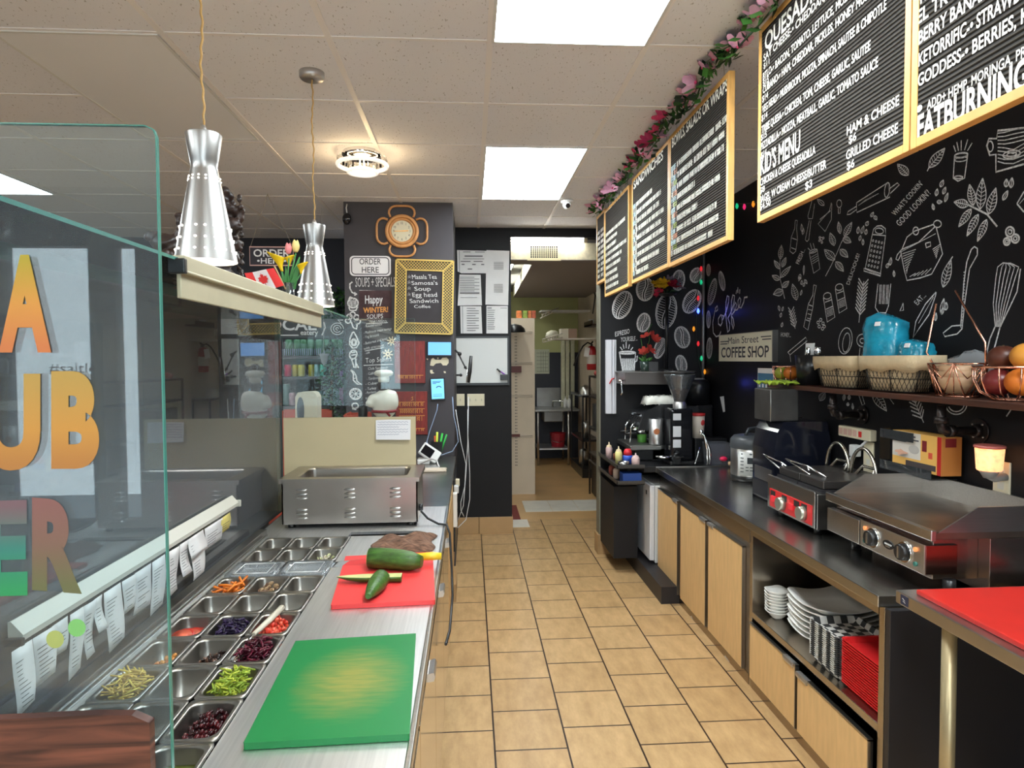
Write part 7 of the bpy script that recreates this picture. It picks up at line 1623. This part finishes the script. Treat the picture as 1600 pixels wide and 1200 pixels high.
B().torus((.0, 0, z(642)), .074, .009, n=28).tube([(.02, -.06, z(642)), (.045, -.07, z(649))], .008, 6).build('sash', M('sash_red', srgb(130, 24, 34), .5), t)
B().lathe([(.034, z(606)), (.038, z(602)), (.034, z(599))], n=20).build('scarf', M('scarf_dark', srgb(44, 44, 52), .6), t)
tag(B().lathe([(.001, 0), (.025, 0), (.03, z(638)-.0), (.022, z(632)), (.001, z(632))], n=18).build('jar', blackp, loc=(P(567, 640, y=4.2).x, 4.2, K)), 'small dark jar beside the chef figurine', 'jar')
# drinks fridge
fx0, fx1, fy = -2.25, -1.12, 6.0
t = T('drinks_fridge', 'black drinks display fridge with a LOCAL eatery header', 'fridge', (0, 0, 0))
B().box(fx0, fx0+.03, fy, 6.6, 0, 2.03).box(fx1-.03, fx1, fy, 6.6, 0, 2.03).box(fx0, fx1, 6.57, 6.6, 0, 2.03).box(fx0, fx1, fy, 6.6, 2.0, 2.03).box(fx0, fx1, fy, 6.6, 0, .3).build('cabinet', blackp, t)
hz0, hz1 = P(443, 528, y=fy).z, 2.02
B().box(fx0, fx1, fy-.03, fy, hz0, hz1).build('header', M('header_black', srgb(24, 24, 30), .3), t)
b = B(); yq = fy-.0315
text(b, 'LOCAL', (P(406, 516, y=fy).x, yq, P(443, 516, y=fy).z), (1, 0, 0), (0, 0, 1), .1, width=P(496, 515, y=fy).x-P(406, 516, y=fy).x, bold=.02); text(b, 'eatery', (P(471, 524, y=fy).x, yq, P(471, 523.5, y=fy).z), (1, 0, 0), (0, 0, 1), .045, width=.155, bold=.015)
b.ribbon([(-2.1, yq, P(443, 524, y=fy).z), (P(468, 524, y=fy).x, yq, P(443, 524, y=fy).z)], (0, -1, 0), .01)
for k in range(3): b.ribbon([(P(528, 514, y=fy).x+(.012+.022*k)*math.cos(a*.35), yq, P(528, 514, y=fy).z+(.012+.02*k)*math.sin(a*.35)) for a in range(16+k)], (0, -1, 0), .008)
b.ribbon([P(503, 524, y=yq), P(508, 512, y=yq), P(506, 503, y=yq)], (0, -1, 0), .012); b.ribbon([P(533, 505, y=yq), P(528, 500, y=yq), P(536, 500, y=yq)], (0, -1, 0), .01)
b.build('header_lettering', M('header_white', (.8, .8, .82), .4), t)
shz = [P(480, 556, y=fy+.1).z, P(480, 588.5, y=fy+.1).z, P(480, 634, y=fy+.1).z]
for z_ in shz: B().box(fx0+.03, fx1-.03, fy+.04, 6.56, z_-.025, z_).build('shelf', M('fridge_shelf', (.05, .05, .06), .3), t)
b = B()
for k in range(60): x = fx0+.04+(fx1-fx0-.08)*k/59; b.box(x-.003, x+.003, fy+.03, fy+.036, shz[0]+.005, shz[0]+.065)
b.build('price_rail', M('rail_blue', srgb(120, 136, 170), .4), t)
B().box(fx0+.05, fx1-.05, 6.02, 6.05, hz0+.03, hz0+.05).build('lamp_strip', M('fridge_lamp', (.8, .9, 1), .5, emit=5), t)
def can(loc, m, label, r=.035, h=.125, group=None):
    t = T('drink_can', label, 'can', loc, group=group); B().lathe([(.001, 0), (r*.8, 0), (r, .01), (r, h-.012), (r*.8, h)], n=18).build('body', m, t); B().lathe([(r*.8, h), (r*.75, h-.003), (.001, h-.003)], n=18).build('lid', alu, t); return t
greenc = M('can_green', srgb(62, 104, 74), .3, .3, noise=.3, nscale=30)
c0 = None; N = ['first', 'second', 'third', 'fourth', 'fifth', 'sixth', 'seventh', 'eighth']
for k, px_ in enumerate((452, 465, 475, 486, 499, 510, 523, 534)):
    x = P(px_, 545, y=fy+.12).x
    lab = 'dark green can on the upper fridge shelf, %s visible from the left' % N[k]
    if c0 is None: c0 = can((x, fy+.12, shz[0]+.001), greenc, lab, .036, .15, 'green cans on the upper fridge shelf')
    else: dup(c0, (x, fy+.12, shz[0]+.001), None, lab)
for px_, col, l_ in ((450, srgb(196, 50, 90), 'pink'), (462, srgb(170, 160, 50), 'first yellow-green'), (471, srgb(196, 190, 70), 'bright yellow'), (487, srgb(168, 166, 70), 'second yellow-green'), (496, srgb(140, 186, 190), 'pale blue'), (505, srgb(60, 170, 140), 'teal'), (536, srgb(120, 100, 140), 'mauve, rightmost')):
    can((P(px_, 580, y=fy+.12).x, fy+.12, shz[1]+.001), M('can_'+l_.split()[0]+str(px_), col, .3, .3), '%s can on the middle fridge shelf' % l_, .031, .11 if px_ < 530 else .05)
for px_, col, l_, h in ((448, srgb(110, 140, 140), 'tall grey-green', .2), (457, srgb(176, 150, 160), 'pink and white', .12), (501, srgb(60, 90, 90), 'dark teal', .14), (511, srgb(120, 140, 150), 'blue-grey', .13), (524, srgb(120, 150, 150), 'pale ringed', .15), (536, srgb(140, 110, 140), 'rightmost mauve', .17)):
    can((P(px_, 625, y=fy+.12).x, fy+.12, shz[2]+.001), M('can_low'+str(px_), col, .3, .3, noise=.4, nscale=30), '%s can on the lower fridge shelf' % l_, .033, h)
# hanging plant and foliage before the fridge
t = T('potted_plant', 'leafy green plant standing in front of the drinks fridge', 'plant', (P(520, 640, y=5.75).x, 5.75, 0)); b = B(); g = random.Random(31)
B().lathe([(.001, 0), (.12, 0), (.15, .28), (.14, .28), (.001, .25)], n=24).build('pot', M('pot_dark', srgb(40, 38, 40), .5), t)
B().tube([(0, 0, .25), (.02, 0, .8), (-.01, 0, 1.3), (.01, 0, 1.75)], .012, 8).build('stem', M('stem_brown2', srgb(84, 66, 44), .7), t)
lv = B()
for k in range(420):
    h = g.uniform(1.0, 1.78); a = g.uniform(0, 6.28); rd = g.uniform(.01, .12)*(1 if h < 1.55 else .7); c = Vector((rd*math.cos(a), rd*math.sin(a), h)); d = Vector((g.uniform(-1, 1), g.uniform(-1, 1), g.uniform(-.6, .8))).normalized(); s_ = d.orthogonal().normalized(); L_ = g.uniform(.03, .06)
    lv.add([c, c+d*L_*.5+s_*L_*.28, c+d*L_, c+d*L_*.5-s_*L_*.28], [(0, 1, 2, 3)], g.randrange(2), True)
o = lv.build('leaves', [dgreen, M('leaf_pale', srgb(84, 120, 90), .5)], t); o['kind'] = 'stuff'
c = P(520, 478, y=5.6); t = T('hanging_plant', 'trailing dark green plant on top of the drinks fridge', 'plant', (c.x, 6.2, 2.032)); lv = B()
for k in range(300):
    c = Vector((g.gauss(0, .12), g.gauss(-.08, .06), g.uniform(.02, .26))); d = Vector((g.uniform(-1, 1), g.uniform(-1, 1), g.uniform(-1, .6))).normalized(); s_ = d.orthogonal().normalized(); L_ = g.uniform(.03, .07)
    lv.add([c, c+d*L_*.5+s_*L_*.28, c+d*L_, c+d*L_*.5-s_*L_*.28], [(0, 1, 2, 3)], g.randrange(2), True)
o = lv.build('leaves', [dgreen, green], t); o['kind'] = 'stuff'; B().lathe([(.001, 0), (.07, 0), (.09, .1), (.001, .1)], n=20).build('pot', blackp, t)
c = P(510, 562, y=5.45); t = T('ornament', 'clear glass ornament hanging in front of the fridge plant', 'ornament', (c.x, 5.36, c.z)); B().lathe([(.001, -.05), (.025, -.02), (.035, .03), (.05, .045), (.03, .05), (.001, .05)], n=14).build('glass', glass_mat('ornament_glass', (.8, .84, .86), haze=.35), t); B().cyl((0, 0, .05), (0, 0, CH-c.z-.002), .0012, n=5).build('thread', cable_w, t)
# hanging order sign
hk = P(418, 303, z=CH); yy = hk.y; a, b2 = P(390.5, 386, y=yy), P(459, 415, y=yy)
t = T('hanging_sign', 'dark ORDER HERE sign hanging on strings over the dining side', 'sign', ((a.x+b2.x)/2, yy, b2.z)); hw, h_ = (b2.x-a.x)/2, a.z-b2.z
B().box(-hw, hw, -.006, .006, 0, h_).build('board', M('sign_dark', srgb(44, 40, 50), .6), t)
b = B(); b.ribbon([(-hw, -.007, 0), (hw, -.007, 0), (hw, -.007, h_), (-hw, -.007, h_)], (0, -1, 0), .009, closed=True); b.build('border', M('sign_rose', srgb(206, 166, 160), .6), t)
b = B(); text(b, 'ORDER', (0, -.0075, h_*.48), (1, 0, 0), (0, 0, 1), .052, width=.26, center=True, bold=.02); text(b, '•HERE•', (0, -.0075, h_*.1), (1, 0, 0), (0, 0, 1), .04, width=.21, center=True, bold=.01); b.build('lettering', M('header_white'), t)
b = B(); top = Vector((hk.x-t.location.x, 0, CH-b2.z-.002))
for s_ in (-1, 1): b.tube([(s_*hw*.98, 0, h_), top], .0018, 5)
b.build('strings', M('string_tan', srgb(150, 140, 126), .7), t)
# chairs with red wooden backs
def chair(x, y, rz, label):
    t = T('dining_chair', label, 'chair', (x, y, 0), rz); m = M('chair_red', srgb(168, 66, 44), .45, noise=.15, nscale=8)
    B().box(-.2, .2, -.2, .2, .43, .46).build('seat', m, t, bevel=.008)
    for sx in (-1, 1):
        B().box(sx*.18-.018, sx*.18+.018, -.2, -.165, 0, .43).build('leg', m, t); B().box(sx*.18-.018, sx*.18+.018, .165, .2, 0, 1.24).build('leg', m, t)
    b = B()
    for k in range(6): b.box(-.15+.06*k-.008, -.15+.06*k+.008, .172, .188, .62, 1.2)
    b.build('back_slats', m, t); B().box(-.18, .18, .168, .198, 1.18, 1.25).box(-.18, .18, .168, .198, .58, .62).build('back_rail', m, t, bevel=.004)
chair(-1.3, 5.1, 0, 'red wooden slat-back chair beyond the backsplash, beside the drinks fridge')
x0, x1 = P(541, 648, y=4.7).x, P(577, 648, y=4.7).x; zt_ = P(560, 645, y=4.7).z-K
t = T('crate', 'red wooden slatted crate on the cashier counter behind the backsplash', 'crate', (x0, 4.6, K)); W_ = x1-x0; m = M('chair_red')
for k in range(5): B().box(0, W_, 0, .012, .02+zt_*.2*k, .02+zt_*.2*k+.05).box(0, W_, .2, .212, .02+zt_*.2*k, .02+zt_*.2*k+.05).build('slat', m, t)
for x in (.006, W_-.02): B().box(x, x+.014, .012, .2, 0, zt_).build('side', m, t)
tt = T('dining_table', 'dark dining table behind the red chairs', 'table', (-1.9, 4.6, 0)); B().box(-.35, .35, -.35, .35, .72, .75).build('tabletop', M('table_dark', srgb(50, 36, 30), .35), tt, bevel=.004); B().cyl((0, 0, .02), (0, 0, .72), .035, n=14).lathe([(.001, 0), (.25, 0), (.25, .015), (.03, .03)], n=28).build('pedestal', black, tt)
# ================================================================ KITCHEN
c0_ = P(799, 773, z=0); py_ = 7.85; xa, xb = P(799.5, 700, y=py_).x, P(836, 700, y=py_).x; zt_ = P(815, 497, y=py_).z
t = T('pegboard_unit', 'cream slotted display unit with wire hooks in the kitchen passage', 'display unit', (xa, py_, 0)); W_ = xb-xa
pegm = M('peg_cream', srgb(206, 190, 168), .6, noise=.05, nscale=4)
B().box(0, W_, 0, .5, 0, zt_).build('panel', pegm, t)
b = B()
for k in range(46): b.box(W_*.17-.004, W_*.17+.004, -.002, .0, .35+.037*k, .365+.037*k); b.box(W_*.17+.012, W_*.17+.02, -.002, .0, .35+.037*k, .365+.037*k)
b.build('slots', ink, t)
for z_ in (P(815, 521, y=py_).z, P(815, 569, y=py_).z, P(815, 620, y=py_).z, P(815, 683, y=py_).z):
    b = B()
    for k in range(2): b.tube([(-.06, -.015, z_+.02*k), (W_*.9, -.015, z_+.02*k)], .0035, 5)
    for k in range(12): b.tube([(-.03+.025*k, -.015, z_), (-.03+.025*k, -.015, z_+.025)], .002, 4)
    b.build('wire_rack', M('rack_white', srgb(200, 190, 176), .4), t)
B().box(-.02, .12, -.04, -.01, P(815, 582, y=py_).z, P(815, 572, y=py_).z).build('hook_basket', M('hook_red', srgb(92, 40, 36), .5), t)
B().box(-.02, .1, -.03, -.01, P(815, 682, y=py_).z, P(815, 678, y=py_).z).build('hook_rail', M('hook_red'), t)
for k, (px0, px1, col, l_) in enumerate(((807, 815, srgb(214, 120, 60), 'orange food packet on top of the cream display unit, leftmost'), (817, 824, srgb(130, 150, 60), 'green food packet on top of the cream display unit'), (825, 830, srgb(196, 110, 60), 'amber food packet on top of the cream display unit'), (831, 837, srgb(170, 80, 50), 'brown-red food packet on top of the cream display unit, rightmost'))):
    x0, x1 = P(px0, 490, y=7.9).x, P(px1, 490, y=7.9).x; tag(B().box(0, x1-x0, 0, .08, 0, .09).build('packet', M('packet_%d' % k, col, .5, noise=.4, nscale=30), loc=(x0, 7.88, zt_+.001), bevel=.004), l_, 'packet')
t = T('wok', 'dark wok hanging from the top wire rack of the display unit', 'pan', (P(804, 515, y=7.7).x, 7.7, P(804, 519, y=7.7).z)); B().lathe([(.13, 0), (.12, .04), (.08, .08), (.001, .1)], n=28).build('shell', M('wok_black', srgb(34, 34, 36), .3, .6), t); B().tube([(-.12, 0, .01), (-.2, 0, .02)], .01, 8).build('handle', blackp, t)
# air vent and tubes
t = T('air_vent', 'white air vent grille in the speckled duct board', 'vent', (P(850, 394, y=6.2).x, 6.199, P(850, 394, y=6.2).z)); vw, vh = .13, .055
b = B().box(-vw-.03, vw+.03, -.008, 0, vh, vh+.025).box(-vw-.03, vw+.03, -.008, 0, -vh-.025, -vh).box(-vw-.03, -vw, -.008, 0, -vh, vh).box(vw, vw+.03, -.008, 0, -vh, vh); b.build('frame', M('vent_cream', srgb(224, 214, 176), .5), t)
B().box(-vw, vw, -.003, -.001, -vh, vh).build('dark_backing', blackp, t)
b = B()
for k in range(1, 13): x = -vw+2*vw*k/13; b.box(x-.0025, x+.0025, -.006, -.003, -vh, vh)
for k in range(1, 6): z_ = -vh+2*vh*k/6; b.box(-vw, vw, -.007, -.003, z_-.002, z_+.002)
b.build('grille', M('vent_cream'), t)
tubem = M('tube_light', (1, .98, .95), .5, emit=TUBE_W)
tubek = M('kitchen_tube', (.95, 1, .96), .5, emit=42)
def tube(x0, x1, y0, y1, z_, label, r=.02):
    t = T('tube_light', label, 'tube light', ((x0+x1)/2, (y0+y1)/2, z_)); hx, hy = (x1-x0)/2, (y1-y0)/2
    B().cyl((-hx, -hy, 0), (hx, hy, 0), r, n=14).build('tube', tubem if y0 < 6.5 else tubek, t); d = Vector((hx, hy, 0)).normalized()
    for s_ in (-1, 1): B().cyl(Vector((s_*hx, s_*hy, 0)), Vector((s_*hx, s_*hy, 0))+d*.035*s_, r*1.25, n=14).build('holder', M('holder_cream', srgb(210, 200, 170), .5), t)
    B().box(-max(hx, .03), max(hx, .03), -max(hy, .03), max(hy, .03), r+.002, r+.03).build('batten', frame_w, t)
a, b2 = P(792, 373, y=6.14), P(917, 374, y=6.14); tube(.39, b2.x-.03, 6.155, 6.155, a.z-.005, 'bright fluorescent tube above the passage')
tube(.46, .46, 6.9, 7.9, 2.68, 'fluorescent tube in the kitchen at left of the duct, nearer'); tube(.5, .5, 8.5, 9.5, 2.68, 'fluorescent tube in the kitchen at left of the duct, farther')
# sink
x0, x1 = P(841, 727, z=0).x, P(889, 727, z=0).x
t = T('sink_table', 'steel sink table with a splash back at the kitchen end', 'sink', (x0, 9.95, 0)); W_ = x1-x0; zt_ = P(860, 640, y=9.95).z
B().box(-.05, W_+.17, 0, .65, zt_-.03, zt_).build('top', steel, t, bevel=.003); B().box(.05, W_-.04, .68, .7, zt_, P(860, 606, y=10.6).z).build('splash_back', steel_d, t)
B().box(.1, W_*.85, .1, .55, zt_-.2, zt_-.031).build('basin', steel_d, t, bevel=.01)
for x in (0, W_):
    for y in (.03, .62): B().cyl((x, y, 0), (x, y, zt_-.03), .018, n=12).build('leg', steel, t)
B().box(0, W_, .03, .62, .24, .262).build('undershelf', steel_y, t); B().tube([(.3, .6, zt_), (.3, .6, zt_+.1), (.45, .45, zt_+.1)], .012, 8).build('tap', chrome, t)
c = P(873, 707, y=10.1); t = T('bucket', 'red plastic bucket under the kitchen sink', 'bucket', (c.x, 10.2, .263)); B().lathe([(.001, 0), (.1, 0), (.125, .21), (.13, .215), (.12, .215), (.09, .006)], n=26).build('pail', M('bucket_red', srgb(176, 34, 48), .4), t); B().tube([(-.125, 0, .2), (-.1, -.1, .1), (0, -.13, .07), (.1, -.1, .1), (.125, 0, .2)], .004, 6).build('bail', steel_d, t)
for k, (px_, l_) in enumerate(((884, 'white soap bottle on the sink table, left'), (888, 'white pump bottle on the sink table, right'))):
    c = P(px_, 638, y=10.2); t = T('soap_bottle', l_, 'bottle', (c.x+.02*k, 10.25, zt_+.001)); B().lathe([(.001, 0), (.03, 0), (.03, .12), (.012, .15), (.001, .15)], n=16).build('body', white, t); B().cyl((0, 0, .15), (0, 0, .18+.02*k), .008, n=10).build('pump', white, t)
# shelves, boxes, curtain-like pipes
t = T('kitchen_shelf', 'upper white kitchen shelf on wire brackets', 'shelf', (1.05, 9.6, P(880, 487, y=9.6).z)); B().box(0, .73, 0, .35, 0, .025).build('board', whitew, t); b = B()
for k in range(5): b.tube([(.0+.05*k, -.05+.02*k, -.1+.025*k), (.02+.05*k, -.05+.02*k, -.05+.025*k)], .006, 5)
b.tube([(-.02, -.05, -.1), (.24, .03, .02)], .007, 5).tube([(.0, -.05, -.05), (.26, .03, .06)], .007, 5); b.build('wire_bracket', M('rack_white'), t)
z2 = P(880, 529, y=9.0).z
t = T('kitchen_shelf', 'lower kitchen wire shelf carrying a cardboard box', 'shelf', (1.1, 8.8, z2)); B().box(0, .68, 0, .4, -.02, 0).build('board', M('rack_white'), t); b = B()
for k in range(9): b.tube([(-.12+.03*k, -.03, -.06+.008*k), (-.12+.03*k, -.03, -.01+.008*k)], .005, 5)
b.tube([(-.12, -.03, -.06), (.15, -.03, .01)], .006, 5).tube([(-.12, -.03, -.01), (.15, -.03, .06)], .006, 5); b.build('wire_edge', M('rack_white'), t)
tag(B().box(0, .1, 0, .2, 0, .13).box(.1, .22, 0, .2, 0, .13, 1).build('carton', [M('carton_white', srgb(206, 196, 176), .6), M('carton_brown', srgb(150, 120, 100), .6)], loc=(1.24, 8.85, z2+.001), bevel=.002), 'white and brown carton on the lower kitchen shelf', 'carton')
b = B(); b.sph((0, 0, .05), (.09, .07, .055), 12, 8, jit=.2); tag(b.build('plastic_bag', M('bag_white', srgb(196, 190, 170), .5), loc=(1.13, 8.95, z2+.001)), 'crumpled pale bag beside the carton on the kitchen shelf', 'bag')
t = T('calendar', 'pale gridded wall planner on the dark kitchen end wall', 'wall planner', (P(847, 565, y=10.69).x, 10.697, P(847, 565, y=10.69).z)); B().box(-.12, .12, -.01, 0, -.2, .2).build('sheet', M('planner', srgb(196, 200, 180), .7), t); b = B()
for k in range(4): b.ribbon([(-.02+.04*k, -.0115, -.17), (-.02+.04*k, -.0115, .17)], (0, -1, 0), .006)
for k in range(6): b.ribbon([(-.09, -.0115, -.16+.06*k), (.1, -.0115, -.16+.06*k)], (0, -1, 0), .006)
b.build('grid', M('planner_grid', srgb(120, 124, 112), .7), t)
for k, (px0, px1, l_) in enumerate(((877, 884, 'nearest left pale pipe duct at the kitchen side'), (884, 891, 'middle pale pipe duct at the kitchen side'), (892, 899, 'right pale pipe duct at the kitchen side'))):
    x0, x1 = P(px0, 600, y=10.45).x, P(px1, 600, y=10.45).x; tag(B().box(0, x1-x0-.01, 0, .08, 0, 1.2).build('pipe_duct', M('duct_pale_%d' % k, srgb(190-14*k, 188-14*k, 160-12*k), .5, noise=.1), loc=(x0, 10.45, zt_+.001), bevel=.01), l_, 'duct')
# right wall of the kitchen: extinguisher, stands
KX = 1.78
c = P(923, 578, x=1.69); t = T('fire_extinguisher', 'red fire extinguisher with a black hose on the kitchen side wall', 'fire extinguisher', (1.7, c.y, c.z))
B().lathe([(.001, 0), (.062, 0), (.066, .02), (.066, .27), (.05, .32), (.02, .34), (.001, .34)], n=24).build('cylinder', M('ext_red', srgb(176, 30, 34), .3), t); B().lathe([(.0666, .085), (.0666, .21)], n=24).build('label_band', M('ext_label', srgb(206, 200, 190), .5), t)
B().tube([(0, 0, .34), (0, 0, .37), (.0, -.08, .39)], .013, 8).tube([(0, 0, .36), (.0, -.07, .35)], .009, 8).build('valve', blackp, t); B().tube([(0, 0, .36), (-.06, -.03, .385), (-.13, -.05, .33), (-.2, -.05, .2), (-.26, -.06, .06)], .011, 8).build('hose', blackp, t); B().obox((-.075, -.06, .25), (.07, .004, .13), (0, .15, 0)).build('tag_card', paper, t)
c = P(925, 510, x=1.7); t = T('wall_bracket', 'small dark bracket with a white cup on the kitchen side wall', 'bracket', (KX, c.y, c.z)); B().box(-.14, 0, -.3, .3, 0, .02).box(-.14, -.125, -.3, .3, .0, .07).build('bracket', M('bracket_rust', srgb(66, 46, 38), .5), t)
tag(B().lathe([(.001, 0), (.035, 0), (.04, .08), (.001, .08)], n=16).build('cup', white, loc=(KX-.08, c.y+.05, c.z+.021)), 'white cup on the small dark bracket of the kitchen wall', 'cup')
tag(B().tube([P(928, 432, x=1.77), P(926, 450, x=1.77), P(930, 462, x=1.77), P(926, 490, x=1.77)], .008, 6).build('wall_cable', blackp), 'dark cable drooping down the kitchen side wall', 'cable')
t = T('kitchen_stand', 'low black equipment stand along the kitchen side wall', 'stand', (1.53, 8.85, 0)); zt_ = P(905, 614, y=9.5).z
for za, zb_ in ((0, .12), (.5, .53), (zt_-.03, zt_)): B().box(0, .24, 0, 1.0, za, zb_).build('shelf', blackp, t)
for x in (.0, .22):
    for y in (0, .98): B().box(x, x+.02, y, y+.02, .12, zt_-.03).build('post', blackp, t)
for k, (z_, r_, h_, l_) in enumerate(((.531, .06, .2, 'tall steel pot on the middle shelf of the black stand'), (.121, .07, .2, 'steel pot low in the black kitchen stand'))): tag(B().lathe([(.001, 0), (r_, 0), (r_, h_), (r_*.6, h_+.03), (.001, h_+.03)], n=20).build('pot', steel, loc=(1.62, 9.1+.15*k, z_)), l_, 'pot')
tag(B().lathe([(.1, 0), (.095, .05), (.07, .1), (.02, .13), (.001, .132)], n=28).build('steel_dome', steel, loc=(1.64, 9.2, zt_+.001)), 'domed steel lid on top of the black kitchen stand', 'lid')
tag(B().box(0, .2, 0, .28, 0, .26).build('toaster_oven', [M('toaster_dark', srgb(60, 58, 58), .3, .5)], loc=(1.535, 8.9, .8), bevel=.01), 'dark countertop oven inside the black kitchen stand', 'oven') if False else None
t = T('kitchen_rack', 'tall brown-black metal rack with a steel counter just inside the kitchen', 'rack', (1.43, 6.7, 0)); zc_ = .83
B().box(.0, .34, 0, 1.12, zc_-.03, zc_).build('counter', steel_d, t, bevel=.003); B().box(.0, .34, 0, 1.12, .5, .52).build('lower_shelf', steel_d, t); B().box(.03, .34, 0, 1.1, .02, .48).build('oven_box', M('oven_black', srgb(34, 33, 34), .35), t)
for y in (0.0, 1.1): B().box(0, .02, y, y+.02, 0, 1.42).build('post', M('rack_brown', srgb(60, 50, 44), .4, .6), t)
for za in (1.18, 1.42): B().box(.0, .3, 0, 1.12, za, za+.02).build('upper_shelf', M('rack_brown'), t)
b = B().tube([(-.02, .15, .44), (-.02, .95, .44)], .01, 8); b.build('door_handle', steel, t)
tag(B().box(0, .24, 0, .5, 0, .28).build('toaster_oven', [M('toaster_dark', srgb(70, 68, 66), .3, .5)], loc=(1.45, 7.2, zc_+.001), bevel=.01), 'dark countertop oven on the kitchen rack', 'oven')
tag(B().sph((0, 0, .03), (.03, .03, .03)).sph((.04, .03, .025), (.025, .025, .025)).sph((.02, -.03, .05), (.022, .022, .022)).build('red_bag', M('red_net', srgb(170, 70, 60), .6), loc=(1.48, 7.6, 1.441)), 'small red net of vegetables on top of the kitchen rack', 'net')
tag(B().box(0, .09, 0, .65, 0, .004).build('floor_mat', M('red_mat', srgb(120, 50, 44), .8, noise=.2, nscale=60), loc=(.415, 6.6, .001)), 'narrow dark red mat at the passage corner', 'mat')
